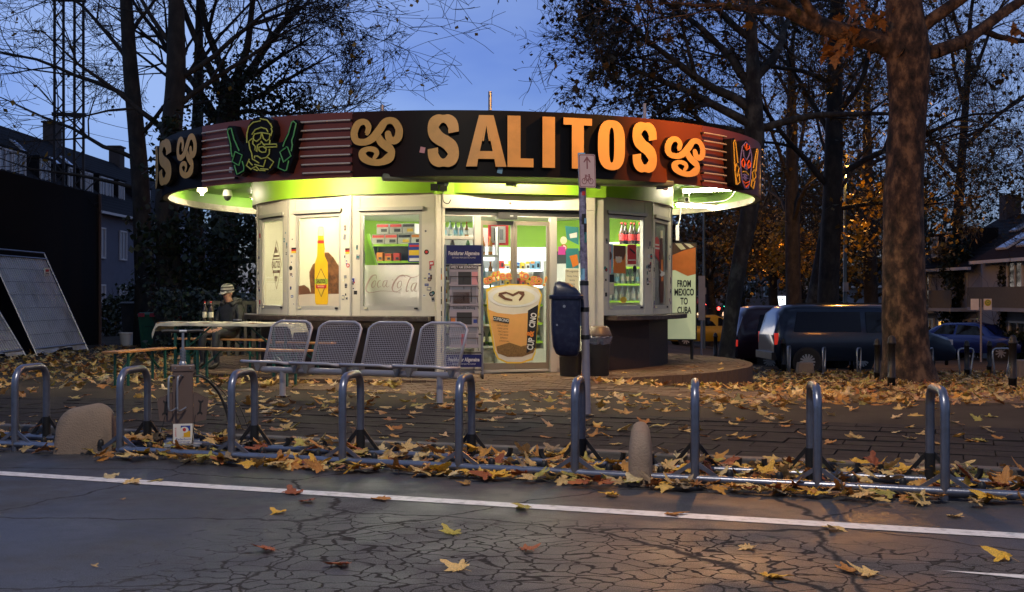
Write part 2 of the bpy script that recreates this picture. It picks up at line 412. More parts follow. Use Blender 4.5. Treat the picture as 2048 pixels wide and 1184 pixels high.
# ================================================================ the kiosk
KX, KY = -.85, 22.0; RW, RC, RP = 3.65, 5.165, 5.03; PZ = .145
Z0, Z1 = 2.93, 3.825
NS = 17; A0 = -4.5; DA = 360 / NS
kiosk = thing('kiosk', 'round drinks kiosk with lit windows and dark lettered canopy', 'kiosk', (KX, KY, 0))
def kp(phi, r, z): a = R_(phi); return Vector((r * math.sin(a), -r * math.cos(a), z))       # kiosk-local; phi 0 faces the street
def phi_of(px, R):
    lo, hi = -75., 80.
    for _ in range(40):
        m = (lo + hi) / 2; p = kp(m, R, 0)
        if 1024 + F * (p.x + KX) / (p.y + KY) < px: lo = m
        else: hi = m
    return (lo + hi) / 2
def chord(p0, p1, R, out=0.):
    """frame on the chord: x to the right, y inwards, z up"""
    a = kp(p0, R, 0); c = kp(p1, R, 0); t = (c - a).normalized(); n = Vector((t.y, -t.x, 0))
    X = Matrix((t, -n, Vector((0, 0, 1)))).transposed().to_4x4(); X.translation = (a + c) / 2 + n * out
    return X
# ---- platform: radial clay bricks and a ring of edge stones
plat = thing('kiosk_platform', None, None, (KX, KY, 0)); tag(plat, kind='structure')
b = MB(); n = 96
b.lathe([(3.3, PZ - .012), (4.92, PZ - .012)], n, JOINT, caps=False); b.build('platform_bed', plat)
edge = None
for i in range(150):
    a = 360 * i / 150; w = 2 * math.pi * RP / 150
    if edge is None:
        bb = MB(); bb.box((0, 0, -.22), (w - .008, .13, .44), BRICKP); edge = bb.build('edge_stone', plat, bevel=.008)
        o = edge
    else: o = edge.copy(); COL.objects.link(o)
    p = kp(a, RP - .065, PZ + rng.uniform(-.003, .004)); o.location = p; o.rotation_euler = (0, rng.uniform(-.01, .01), R_(a))
cells = []; r = 3.58
while r < 4.9:
    m = int(2 * math.pi * r / .215); off = rng.random() * 360
    for i in range(m): cells.append((r + .055, (off + 360 * i / m + 180) % 360 - 180, 2 * math.pi * (r + .055) / m))
    r += .11
vis = sorted([c for c in cells if -72 < c[1] < 92], key=lambda c: -kp(c[1], c[0], 0).y * -1)[:300]
vis_s = set(vis); rest = MB(); pm = []
for k in range(3):
    bb = MB(); bb.box((0, 0, -.02), (.205, .103, .04), BRICKP); pm.append(bb.mesh('brick'))
for c in cells:
    p = kp(c[1], c[0], PZ + rng.uniform(-.003, .003)); Xm = Matrix.Translation(p) @ Matrix.Rotation(R_(c[1]), 4, 'Z') @ Matrix.Rotation(rng.uniform(-.012, .012), 4, 'X')
    if c in vis_s:
        o = bpy.data.objects.new('brick', pm[rng.randrange(3)]); COL.objects.link(o); o.parent = plat; o.matrix_local = Xm
    else: rest.box((0, 0, -.02), (c[2] - .008, .103, .04), BRICKP, Xm)
tag(rest.build('brick_field', plat), kind='stuff')
# flat herringbone-free paving in front of the door, laid in rows
fr = MB()
for j in range(30):
    for i in range(-6, 46):
        x = -1.9 + .21 * (i + .5 * (j % 2)) ; y = 13.9 + .108 * j; x += (y - 17) * .15
        if math.hypot(x - KX, y - KY) < RP + .02 or xy2uv(x, y)[1] < 13.1: continue
        if y < 15.4 + .4 * math.sin(x * 1.7) - .3 * (x > 1.5) * (x - 1.5): continue
        z = gz(x, y)
        fr.box((x, y, z - .012 + rng.uniform(-.003, .003)), (.2, .1, .04), BRICKP)
tag(fr.build('paver_field', pav), kind='stuff')

# ---- wall panels with windows
BASEM = mat('dark_brown_render', (.030, .019, .017), .7, var=.25, vs=8, bump=.3, bs=120)
CTRM = mat('counter_top', (.055, .038, .032), .45, var=.4, vs=10, dirt=(.22, .20, .17), dirt_s=11, dirt_a=.35)
FILM = bpy.data.materials.new('frosted_film'); FILM.use_nodes = True
_n = FILM.node_tree.nodes; _l = FILM.node_tree.links; _n.remove(_n['Principled BSDF'])
_a = _n.new('ShaderNodeBsdfTranslucent'); _a.inputs[0].default_value = (.95, .80, .76, 1); _c = _n.new('ShaderNodeBsdfDiffuse'); _c.inputs[0].default_value = (.8, .72, .70, 1)
_d = _n.new('ShaderNodeBsdfTransparent'); _s = _n.new('ShaderNodeMixShader'); _s.inputs[0].default_value = .45; _s2 = _n.new('ShaderNodeMixShader'); _s2.inputs[0].default_value = .25
_l.new(_a.outputs[0], _s.inputs[1]); _l.new(_c.outputs[0], _s.inputs[2]); _l.new(_s.outputs[0], _s2.inputs[1]); _l.new(_d.outputs[0], _s2.inputs[2]); _l.new(_s2.outputs[0], _n['Material Output'].inputs[0])
POSTERW = bpy.data.materials.new('backlit_poster'); POSTERW.use_nodes = True
_n = POSTERW.node_tree.nodes; _l = POSTERW.node_tree.links; _n.remove(_n['Principled BSDF'])
_a = _n.new('ShaderNodeBsdfTranslucent'); _a.inputs[0].default_value = (.42, .36, .24, 1); _c = _n.new('ShaderNodeBsdfDiffuse'); _c.inputs[0].default_value = (.60, .54, .40, 1)
_s = _n.new('ShaderNodeMixShader'); _s.inputs[0].default_value = .5
_l.new(_a.outputs[0], _s.inputs[1]); _l.new(_c.outputs[0], _s.inputs[2]); _l.new(_s.outputs[0], _n['Material Output'].inputs[0])
cl = 2 * RW * math.sin(R_(DA / 2)); hw = cl / 2
WL, WR, WB, WT = -.52, .46, 1.085, 2.56
ZB, ZT = 1.0, 2.835
panels = {}
for k in range(2, NS):
    X = chord(A0 + k * DA, A0 + (k + 1) * DA, RW)
    win = k in (2, 3, 4, 13, 14, 15, 16)
    b = MB(); t = .07
    if win:
        b.box(((-hw + WL) / 2 + .004, t / 2, (ZB + ZT) / 2), (WL + hw - .008, t, ZT - ZB), WHITE)
        b.box(((hw + WR) / 2 - .004, t / 2, (ZB + ZT) / 2), (hw - WR - .008, t, ZT - ZB), WHITE)
        b.box(((WL + WR) / 2, t / 2 + .004, (WT + ZT) / 2), (WR - WL, t, ZT - WT), WHITE)
        b.box(((WL + WR) / 2, t / 2 + .004, (ZB + WB) / 2), (WR - WL, t, WB - ZB), WHITE)
    else: b.box((0, t / 2, (ZB + ZT) / 2), (cl - .008, t, ZT - ZB), WHITE)
    b.box((-hw, .01, (ZB + ZT) / 2), (.03, .05, ZT - ZB), ALU)                 # corner profile
    P = b.build('wall_panel', kiosk, X); panels[k] = P
    if win:
        f = MB(); fw = .045; y = .035
        for (x0, x1, z0, z1) in ((WL, WL + fw, WB, WT), (WR - fw, WR, WB, WT), (WL + fw, WR - fw, WB, WB + fw + .02), (WL + fw, WR - fw, WT - fw, WT)):
            f.box(((x0 + x1) / 2, y, (z0 + z1) / 2), (x1 - x0, .06, z1 - z0), ALU)
        f.box(((WL + WR) / 2, -.012, WT + .045), (WR - WL + .06, .05, .05), ALU); f.box(((WL + WR) / 2, -.006, WT + .012), (WR - WL + .02, .03, .014), DARK)
        f.box((WL + .09, -.004, WB + .03), (.05, .02, .025), CREAM); f.box((WR - .09, -.004, WB + .03), (.05, .02, .025), DARK)
        f.build('window_frame', P)
        g = MB(); g.box(((WL + WR) / 2, .045, (WB + WT) / 2 + .01), (WR - WL - 2 * fw, .008, WT - WB - .11), GLASS); g.build('pane', P)
b = MB()
for k in range(2, NS):
    a0, a1 = A0 + k * DA, A0 + (k + 1) * DA
    X = chord(a0, a1, RW - .06); w = 2 * (RW - .06) * math.sin(R_(DA / 2))
    b.box((0, .05, .47), (w, .1, 1.06), BASEM, X)
b.build('base_wall', kiosk)
for rngk in ((2, 3, 4), (13, 14, 15, 16)):
    b = MB(); a0, a1 = A0 + rngk[0] * DA + (1 if rngk[0] == 2 else 0), A0 + (rngk[-1] + 1) * DA - (1 if rngk[-1] == 16 else 0); n = len(rngk) * 4
    ro, ri = RW + .27, RW + .004
    pts = [kp(a0 + (a1 - a0) * i / n, ro, 0) for i in range(n + 1)] + [kp(a1 + (a0 - a1) * i / n, ri, 0) for i in range(n + 1)]
    m = len(pts); vv = [(p.x, p.y, ZB - .075) for p in pts] + [(p.x, p.y, ZB - .004) for p in pts]
    b.add(vv, [tuple(range(m, 2 * m)), tuple(range(m - 1, -1, -1))] + [(i, (i + 1) % m, (i + 1) % m + m, i + m) for i in range(m)], CTRM)
    b.build('counter', kiosk, bevel=.006)
# ---- green band above the windows, soffit, fascia, roof
b = MB(); b.lathe([(RW + .03, ZT - .01), (RW + .03, 3.26)], 96, LIME, caps=False); b.lathe([(RW - .1, ZT - .012), (RW + .03, ZT - .012)], 96, ALU, caps=False); b.build('green_band', kiosk, smooth=True)
SOFF = mat('soffit_green_shaded', (.13, .30, .025), .5, var=.12, vs=2)  # same lime paint as the band, with the soffit's shade put into the colour
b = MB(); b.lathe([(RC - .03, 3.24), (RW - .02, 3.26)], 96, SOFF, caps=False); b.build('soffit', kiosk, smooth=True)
TRIMW = mat('aged_white_trim', (.36, .34, .27), .6, var=.2, vs=5, dirt=(.16, .14, .09), dirt_s=3, dirt_a=.7)
b = MB(); b.lathe([(RC - .012, 2.935), (RC - .10, 2.935), (RC - .10, 2.985), (RC - .07, 2.99), (RC - .07, 3.05)], 120, TRIMW, caps=False); b.lathe([(RC - .068, 3.045), (RC - .05, 3.245)], 120, SOFF, caps=False); b.build('soffit_trim', kiosk, smooth=True)
b = MB(); b.lathe([(RC - .02, 3.80), (2.0, 3.86), (.02, 3.9)], 64, DARK, caps=False); b.build('roof', kiosk, smooth=True)
SIGNB = mat('sign_black', (.007, .006, .008), .45, var=.25, vs=3, spec=.15)
SIGNC = mat('sign_black_fading_to_brown', (.007, .006, .008), .45, spec=.15)            # printed fade from black to red-brown; the right end also paints the lamp's orange glow
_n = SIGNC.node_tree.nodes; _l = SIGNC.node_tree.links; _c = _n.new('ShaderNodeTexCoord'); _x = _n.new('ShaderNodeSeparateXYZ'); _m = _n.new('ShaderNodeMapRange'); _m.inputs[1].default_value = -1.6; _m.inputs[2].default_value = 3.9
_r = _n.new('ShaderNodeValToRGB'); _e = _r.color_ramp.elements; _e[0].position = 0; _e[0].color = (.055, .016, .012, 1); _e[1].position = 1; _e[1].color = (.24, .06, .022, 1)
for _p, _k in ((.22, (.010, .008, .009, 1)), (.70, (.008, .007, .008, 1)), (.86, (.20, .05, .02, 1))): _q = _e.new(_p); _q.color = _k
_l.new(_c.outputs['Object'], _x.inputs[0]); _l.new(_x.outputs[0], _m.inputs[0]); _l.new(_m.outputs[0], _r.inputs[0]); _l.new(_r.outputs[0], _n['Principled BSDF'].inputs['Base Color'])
SIGNR = mat('sign_red_brown', (.20, .045, .03), .42, var=.25, vs=1.2, spec=.5)
def cylpatch(b, p0, p1, R, z0, z1, m, th=.02):
    n = max(2, int(abs(p1 - p0) / 2)); vv = []
    for i in range(n + 1):
        a = p0 + (p1 - p0) * i / n
        for (r, z) in ((R, z0), (R, z1), (R - th, z1), (R - th, z0)): vv.append(kp(a, r, z))
    fs = [(i * 4 + j, (i + 1) * 4 + j, (i + 1) * 4 + (j + 1) % 4, i * 4 + (j + 1) % 4) for i in range(n) for j in range(4)]
    fs += [(3, 2, 1, 0), (n * 4, n * 4 + 1, n * 4 + 2, n * 4 + 3)]
    b.add(vv, fs, m)
PA, PB, PC, PD = phi_of(404, RC), phi_of(705, RC), phi_of(1404, RC), phi_of(1404, RC) + 36
fas = {}
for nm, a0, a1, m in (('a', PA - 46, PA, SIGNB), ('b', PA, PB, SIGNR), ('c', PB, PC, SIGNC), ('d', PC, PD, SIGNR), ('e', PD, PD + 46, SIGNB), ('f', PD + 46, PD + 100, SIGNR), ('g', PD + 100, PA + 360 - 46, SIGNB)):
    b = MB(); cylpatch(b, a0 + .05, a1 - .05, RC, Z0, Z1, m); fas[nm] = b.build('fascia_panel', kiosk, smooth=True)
# ---- lettering on the fascia (custom heavy condensed letters)
LETM = mat('letter_tan', (.85, .46, .12), .42, var=.10, vs=2, dirt=(.40, .22, .07), dirt_s=2.2, dirt_a=.35)
def stroke(pts, k=6):
    """variable-width stroke -> polygon; pts are (x, z, halfwidth)"""
    S = smooth_path(pts, k); Lf = []; Rt = []
    for i, p in enumerate(S):
        a, c = S[max(i - 1, 0)], S[min(i + 1, len(S) - 1)]
        t = np.array([c[0] - a[0], c[1] - a[1]]); t /= max(1e-9, np.hypot(*t)); nn = np.array([-t[1], t[0]])
        Lf.append(p[:2] + nn * p[2]); Rt.append(p[:2] - nn * p[2])
    def cap(p, t, w, sgn):
        a0 = math.atan2(t[1], t[0]); return [p[:2] + w * np.array([math.cos(a0 + sgn * x), math.sin(a0 + sgn * x)]) for x in (.9, .3, -.3, -.9)]
    t1 = S[-1][:2] - S[-2][:2]; t0 = S[0][:2] - S[1][:2]
    return Lf, Rt, [cap(S[-1], t1, S[-1][2], 1), cap(S[0], t0, S[0][2], 1)]
def put_strip(b, Lf, Rt, fn, d0, d1, fm, sm):
    """extruded ribbon: fn(x,z,d) -> 3D; front at d1, back at d0"""
    n = len(Lf); vv = []
    for i in range(n): vv += [fn(*Lf[i], d1), fn(*Rt[i], d1), fn(*Lf[i], d0), fn(*Rt[i], d0)]
    b.add(vv, [(4 * i, 4 * i + 1, 4 * i + 5, 4 * i + 4) for i in range(n - 1)], fm)
    sf = [(4 * i, 4 * i + 4, 4 * i + 6, 4 * i + 2) for i in range(n - 1)] + [(4 * i + 1, 4 * i + 3, 4 * i + 7, 4 * i + 5) for i in range(n - 1)] + [(0, 2, 3, 1), (4 * n - 4, 4 * n - 3, 4 * n - 1, 4 * n - 2)]
    b.add(vv, sf, sm)
def put_poly(b, poly, fn, d0, d1, fm, sm):
    n = len(poly); f = [fn(x, z, d1) for x, z in poly]; g = [fn(x, z, d0) for x, z in poly]
    b.add(f, [tuple(range(n))], fm); b.add(f + g, [(i, (i + 1) % n, (i + 1) % n + n, i + n) for i in range(n)], sm)
def put_stroke(b, pts, fn, d0, d1, fm, sm, k=6):
    Lf, Rt, caps = stroke(pts, k); put_strip(b, Lf, Rt, fn, d0, d1, fm, sm)
    for c, e in zip(caps, ((Lf[-1], Rt[-1]), (Lf[0], Rt[0]))):
        put_poly(b, [e[0]] + c[::1] + [e[1]], fn, d0, d1 - .001, fm, sm)
def letter(ch, b, fn, d0, d1, fm, sm):
    P = lambda q: put_poly(b, q, fn, d0, d1, fm, sm)
    if ch == 'S':
        h = .16
        pts = [(.83, .66, .165), (.80, .80, .165), (.66, .90, .115), (.5, .925, .075), (.34, .90, .115), (.195, .80, .17), (.20, .67, .175), (.36, .56, .15), (.5, .5, .135), (.64, .44, .15), (.80, .33, .175), (.805, .20, .17), (.66, .10, .115), (.5, .075, .075), (.34, .10, .115), (.20, .20, .165), (.17, .35, .165)]
        Lf, Rt, c = stroke(pts, 5); put_strip(b, Lf, Rt, fn, d0, d1, fm, sm)
    elif ch == 'A':
        P([(.0, 0), (.27, 0), (.30, .15), (.30, .15), (.42, .62), (.42, .62), (.5, 1), (.30, 1)][0:3] + [(.5, .88), (.5, 1), (.32, 1)])
        P([(1., 0), (.68, 1), (.5, 1), (.5, .88), (.70, .15), (.73, 0)])
        P([(.30, .15), (.70, .15), (.665, .30), (.335, .30)])
        P([(.5, .88), (.40, .5), (.44, .5), (.5, .80)]); P([(.5, .88), (.5, .80), (.56, .5), (.60, .5)])
    elif ch == 'L':
        P([(0, 0), (.5, 0), (.5, 1), (0, 1)]); P([(.5, 0), (1, 0), (1, .17), (.5, .17)])
    elif ch == 'I': P([(0, 0), (1, 0), (1, 1), (0, 1)])
    elif ch == 'T':
        P([(.29, 0), (.71, 0), (.71, .86), (.29, .86)]); P([(0, .86), (1, .86), (1, 1), (0, 1)])
    elif ch == 'O':
        n = 40; se = lambda c, e: math.copysign(abs(c) ** e, c)
        out = [(.5 + .5 * se(math.cos(2 * math.pi * i / n), .8), .5 + .5 * se(math.sin(2 * math.pi * i / n), .66)) for i in range(n + 1)]
        inn = [(.5 + .095 * se(math.cos(2 * math.pi * i / n), .8), .5 + .35 * se(math.sin(2 * math.pi * i / n), .7)) for i in range(n + 1)]
        put_strip(b, out, inn, fn, d0, d1, fm, sm)
def fas_fn(p0, p1, z0, z1): return lambda x, z, d: kp(p0 + (p1 - p0) * x, RC + d, z0 + (z1 - z0) * z)
RL = RC + .10
for ch, x0, x1 in (('S', 855, 918), ('A', 932, 1013), ('L', 1015, 1067), ('I', 1085, 1110), ('T', 1127, 1184), ('O', 1196, 1250), ('S', 1265, 1314)):
    b = MB(); letter(ch, b, fas_fn(phi_of(x0, RL), phi_of(x1, RL), 3.05, 3.745), .002, .10, LETM, SIGNB); b.build('sign_letter', fas['c'])
for ch, x0, x1 in (('O', 317, 329), ('S', 329, 345)):
    b = MB(); q = phi_of(max(x0, 331), RL); letter(ch, b, fas_fn(phi_of(345, RL) - (9.6 if ch == 'S' else 17.5), phi_of(345, RL) - (.6 if ch == 'S' else 10.8), 3.05, 3.745), .002, .10, LETM, SIGNB); b.build('sign_letter', fas['a'])
def swirl(fn, parent):
    b = MB(); q = lambda s: [((x - 1470) / 390, (535 - z) / 325, w / 430) for x, z, w in s]
    put_stroke(b, q([(1597, 312, 22), (1607, 268, 24), (1575, 236, 26), (1525, 250, 30), (1497, 310, 30), (1515, 362, 30), (1580, 372, 30), (1640, 345, 34), (1690, 290, 34), (1735, 238, 30), (1795, 238, 30), (1832, 290, 30), (1826, 345, 32), (1795, 368, 32), (1762, 352, 30), (1752, 318, 26)]), fn, .03, .115, LETM, SIGNB)
    put_stroke(b, q([(1672, 320, 24), (1700, 372, 34), (1752, 410, 38), (1778, 440, 28), (1756, 482, 40), (1700, 508, 30), (1630, 506, 30), (1572, 478, 34), (1560, 440, 30), (1600, 418, 22), (1650, 425, 24), (1668, 450, 20), (1650, 478, 16)]), fn, .03, .112, LETM, SIGNB)
    return b.build('sign_emblem', parent)
for x0, x1, fp in ((702, 806, 'c'), (1328, 1409, 'c'), (355, 395, 'a')):
    swirl(fas_fn(phi_of(x0, RL), phi_of(x1, RL), 3.02 if x0 > 1000 else 3.06, 3.60 if x0 > 1000 else 3.72), fas[fp])
# ---- neon rods on the red panels
ROD = mat('neon_glass_rod', (.62, .52, .44), .3, var=.1)
for px0, px1 in ((405, 470), (598, 701), (1407, 1452)):
    for i in range(7):
        z = 3.0 + .118 * i; b = MB(); a0, a1 = phi_of(px0 + (8 - 2.2 * i if px0 == 598 else 0), RC + .05), phi_of(px1, RC + .05)
        b.tube([kp(a0 + (a1 - a0) * j / 8, RC + .055, z) for j in range(9)], .0125, 8, ROD)
        for e in (a0, a1): b.tube([kp(e, RC, z), kp(e, RC + .06, z)], .016, 6, DARK)
        b.build('neon_rod', fas['b' if px0 < 1000 else 'd'], smooth=True)
for i in range(7):
    a0 = PC + 27; b = MB(); z = 3.0 + .118 * i
    b.tube([kp(a0 + 7 * j / 4, RC + .055, z) for j in range(5)], .0125, 8, ROD); b.build('neon_rod', fas['d'], smooth=True)
# ---- neon emblems: dark plates with tube drawings
def emblem(plate, lines, tr, parent, d0=.004, d1=.14):
    def fn(x, z, d):
        px, py = tr(x, z); a = phi_of(px, RC + .14); dep = (kp(a, RC + .14, 0).y + KY)
        return kp(a, RC + d, CZ + (592 - py) / F * dep)
    b = MB()
    for pl in plate: put_poly(b, pl, fn, d0, d1, SIGNB, SIGNB)
    o = b.build('emblem_plate', parent)
    for m, ls in lines:
        for p in ls:
            t = MB(); t.tube([fn(x, z, d1 + .012) for x, z in p], .0095, 6, m)
            t.build('neon_outline', o, smooth=True)
NY = mat('neon_yellow_tube', (.50, .50, .10), .35, emit=(.8, .75, .1), es=.03); NG = mat('neon_green_tube', (.12, .36, .12), .35, emit=(.1, .8, .2), es=.02)
NO = mat('neon_orange_tube', (.8, .10, .01), .35, emit=(1, .12, .01), es=.16); NV = mat('neon_violet_tube', (.16, .13, .30), .35, emit=(.4, .3, .9), es=.03); NA = mat('neon_amber_tube', (.6, .32, .03), .35, emit=(1, .5, .05), es=.1)
tr1 = lambda x, y: (440 + x / 6.827, 220 + y / 6.827)
botl = [(95, 250), (120, 215), (185, 215), (215, 280), (270, 420), (330, 480), (320, 560), (350, 640), (360, 760), (330, 850), (260, 905), (210, 890), (170, 760), (140, 560)]
head = [(330, 480), (360, 350), (370, 240), (420, 150), (520, 95), (620, 90), (700, 130), (740, 220), (745, 330), (715, 420), (800, 450), (860, 430), (930, 300), (975, 160), (1030, 130), (1075, 170), (1060, 300), (1020, 460), (1000, 600), (1000, 660), (960, 760), (930, 850), (860, 850), (790, 800), (740, 780), (690, 830), (620, 870), (520, 850), (420, 830), (350, 780), (330, 640)]
lines_y = [[(375, 450), (375, 330), (400, 230), (460, 170), (560, 150)], [(555, 120), (650, 140), (700, 200), (720, 245)], [(705, 250), (718, 290), (700, 355)], [(445, 335), (490, 270), (570, 240), (640, 260), (665, 305)],
           [(480, 330), (575, 310), (690, 330), (680, 400), (640, 425), (600, 390), (580, 320)], [(575, 320), (560, 390), (510, 430), (470, 410), (462, 370), (480, 330)],
           [(450, 390), (400, 430), (415, 530), (440, 590), (450, 670), (540, 725)], [(460, 410), (455, 460), (490, 500), (485, 545), (510, 570), (520, 480), (560, 460), (572, 430), (600, 470), (620, 490)], [(610, 470), (780, 468), (782, 505), (625, 510)],
           [(540, 510), (595, 500), (640, 535), (630, 575), (580, 580), (540, 555), (540, 510)], [(690, 410), (685, 460)], [(685, 530), (680, 600), (640, 650), (570, 665), (520, 630), (480, 630), (480, 660)], [(410, 670), (370, 760), (430, 810), (500, 770), (545, 825), (625, 830)], [(400, 700), (450, 755)], [(480, 745), (600, 775), (630, 680)], [(660, 650), (740, 710), (685, 795)], [(560, 805), (665, 812)], [(470, 810), (520, 828)]]
lines_g = [[(270, 560), (200, 400), (160, 250), (120, 260), (112, 300), (155, 470), (160, 560), (175, 640)], [(215, 570), (310, 615), (265, 760)], [(215, 570), (175, 705), (250, 750)], [(205, 755), (240, 880), (330, 830), (335, 780), (310, 700)],
           [(865, 500), (890, 430), (940, 330), (985, 170), (1005, 155), (1045, 185), (1010, 350), (985, 420), (995, 480), (980, 565)], [(900, 520), (825, 575), (875, 715)], [(890, 700), (975, 630), (930, 510), (910, 505)], [(825, 655), (800, 790), (890, 830), (915, 820), (945, 690)]]
emblem([botl, head], [(NY, lines_y), (NG, lines_g)], tr1, fas['b'])
tr2 = lambda x, y: (1440 + x / 6.96, 250 + y / 6.96)
pl2 = [[(150, 190), (200, 180), (240, 300), (275, 500), (280, 300), (310, 230), (370, 210), (420, 280), (440, 420), (470, 420), (490, 320), (530, 320), (520, 560), (490, 800), (460, 900), (420, 880), (380, 900), (340, 905), (300, 860), (270, 830), (230, 850), (190, 800), (160, 500)]]
l_v = [[(350, 240), (300, 300), (275, 480), (280, 620), (300, 780), (340, 880), (380, 880), (410, 760), (425, 600), (430, 430), (405, 290), (350, 240)], [(315, 350), (325, 440), (360, 490), (395, 420), (410, 350)], [(345, 540), (330, 600), (365, 625), (358, 545)], [(310, 690), (380, 710)], [(312, 730), (380, 745)], [(330, 680), (328, 760)], [(350, 685), (348, 775)]]
l_o = [[(315, 470), (292, 510), (300, 570), (325, 590), (336, 520), (315, 470)], [(395, 495), (375, 540), (385, 600), (408, 590), (414, 530), (395, 495)], [(330, 275), (345, 320), (360, 350), (400, 325), (395, 280)], [(362, 260), (362, 350)], [(305, 780), (345, 810), (395, 790)], [(310, 800), (350, 870), (395, 820)]]
l_a = [[(215, 830), (200, 650), (180, 240), (195, 210), (210, 260), (240, 530)], [(215, 540), (255, 600), (235, 720), (195, 640), (215, 540)], [(205, 700), (230, 830), (265, 800), (260, 680)], [(455, 600), (490, 400), (505, 335), (520, 350), (500, 520), (490, 650)], [(470, 620), (440, 660), (455, 780), (490, 720), (470, 620)], [(435, 760), (425, 850), (455, 890), (475, 780)], [(310, 650), (350, 650), (385, 690)]]
emblem(pl2, [(NV, l_v), (NO, l_o), (NA, l_a)], tr2, fas['d'])
# posts on the roof
for px, top, d in ((980, 183, 21.), (1289, 207, 20.5), (764, 210, 19.), (546, 232, 20.)):
    p = at(px, 230, d); zt = at(px, top, d).z; b = MB(); b.tube([(p.x - KX, d - KY, 3.8), (p.x - KX, d - KY, zt)], .03, 8, GALV); b.build('roof_post', kiosk)
# ================================================================ shop front, lamps, interior, prints
def on_frame(X, px, py, y=0.):
    """pixel -> local x,z on the plane y of a kiosk frame X"""
    lo, hi = -3., 3.
    for _ in range(40):
        m = (lo + hi) / 2; p = X @ Vector((m, y, 0))
        if 1024 + F * (p.x + KX) / (p.y + KY) < px: lo = m
        else: hi = m
    d = (X @ Vector((lo, y, 0))).y + KY
    return (lo, CZ + (592 - py) / F * d)
PX = chord(A0, A0 + 2 * DA, RW, .10)
porch = MB(); H2 = 1.318
def pb(b, x0, x1, z0, z1, y0, y1, m): b.box(((x0 + x1) / 2, (y0 + y1) / 2, (z0 + z1) / 2), (x1 - x0, y1 - y0, z1 - z0), m)
x_ = [on_frame(PX, p, 600)[0] for p in (884, 890, 949, 962, 1030, 1101, 1114, 1166, 1190)]
zt = on_frame(PX, 1030, 442)[1]
pb(porch, x_[0], x_[1], PZ, 2.60, 0, .12, WHITE); pb(porch, x_[2], x_[3], PZ, zt + .06, .0, .1, ALU); pb(porch, x_[5], x_[6], PZ, zt + .06, 0, .1, ALU)
pb(porch, x_[7], x_[8], PZ, 2.60, 0, .12, WHITE)
pb(porch, -H2, x_[0] - .004, PZ, 2.83, .006, .14, WHITE); pb(porch, x_[8] + .004, H2, PZ, 2.83, .03, .14, WHITE)
pb(porch, x_[0], x_[8], 2.604, 2.80, -.01, .12, WHITE); pb(porch, x_[1] + .002, x_[7] - .002, zt + .062, 2.50, .012, .1, ALU); pb(porch, x_[1] + .002, x_[7] - .002, 2.50, 2.6, .06, .12, DARK)
pb(porch, x_[1], x_[7], PZ, PZ + .045, .05, .13, ALU)
pb(porch, x_[1] + .002, x_[2] - .002, PZ + .046, .42, .03, .08, ALU); pb(porch, x_[6] + .002, x_[7] - .002, PZ + .046, .42, .03, .08, ALU)
pb(porch, x_[1] + .002, x_[2] - .002, 2.14, 2.19, .02, .09, ALU)
porch.build('door_frame', kiosk, PX, bevel=.004)
b = MB(); pb(b, -H2 - .02, H2 + .02, 2.802, 3.23, -.02, .2, LIME); b.build('door_lintel', kiosk, PX)
b = MB(); b.box((0, 0, 0), (.3, .09, .1), DARK); b.box((.06, -.046, .0), (.05, .004, .02), GREYP)
b.build('door_sensor', kiosk, PX @ Matrix.Translation(((x_[4] + x_[3]) / 2 + .13, -.03, zt + .07)), bevel=.01)
b = MB(); b.lathe([(.02, 0), (.02, .03), (.012, .035)], 10, BRN, Matrix.Rotation(R_(90), 4, 'X')); b.build('door_button', kiosk, PX @ Matrix.Translation((on_frame(PX, 1020, 412)[0], -.012, 2.69)))
DOORM = mat('door_profile_bronze', (.33, .28, .22), .35, .5, var=.06)
for (x0, x1) in ((x_[3], x_[4] - .002), (x_[4] + .002, x_[5])):
    fr_ = MB(); w = .045
    pb(fr_, x0 + .004, x0 + w, PZ + .05, zt, .045, .085, DOORM); pb(fr_, x1 - w, x1 - .004, PZ + .05, zt, .045, .085, DOORM)
    pb(fr_, x0 + w, x1 - w, zt - .06, zt, .045, .085, DOORM); pb(fr_, x0 + w, x1 - w, PZ + .05, PZ + .15, .045, .085, DOORM)
    d = fr_.build('sliding_door', kiosk, PX)
    g = MB(); pb(g, x0 + w, x1 - w, PZ + .15, zt - .06, .060, .068, GLASS); g.build('pane', d)
for (x0, x1, z0, z1) in ((x_[1], x_[2], .42, 2.14), (x_[1], x_[2], 2.19, zt + .06), (x_[6], x_[7], .42, zt + .06)):
    g = MB(); pb(g, x0 + .01, x1 - .01, z0, z1, .055, .063, GLASS); g.build('side_pane', kiosk, PX)
# awning cassette under the canopy edge
b = MB(); a0 = at(764, 362, 16.95); a1 = at(1346, 375, 17.95); AWN = mat('awning_cassette', (.20, .21, .14), .45, .2, var=.1)
a0 -= Vector((KX, KY, 0)); a1 -= Vector((KX, KY, 0)); zc = 2.925
b.bar((a0.x, a0.y, zc), (a1.x, a1.y, zc), .15, .10, AWN); b.build('awning_cassette', kiosk, bevel=.03)
dirn = (a1 - a0).normalized(); off = Vector((-dirn.y, dirn.x, 0))
for f_ in (.2, .43, .72, .96):
    b = MB(); p = a0.lerp(a1, f_); b.box((p.x, p.y - .01, 2.855), (.16, .06, .03), DARK); b.box((p.x + .05, p.y - .03, 2.838), (.05, .05, .03), GREYP); b.build('awning_bracket', kiosk)
b = MB(); p = PX @ Vector((-1.36, -.02, 2.9)); b.box((p.x, p.y, 2.9), (.11, .06, .1), DARK); b.box((p.x + .13, p.y + .03, 2.9), (.11, .06, .1), DARK)
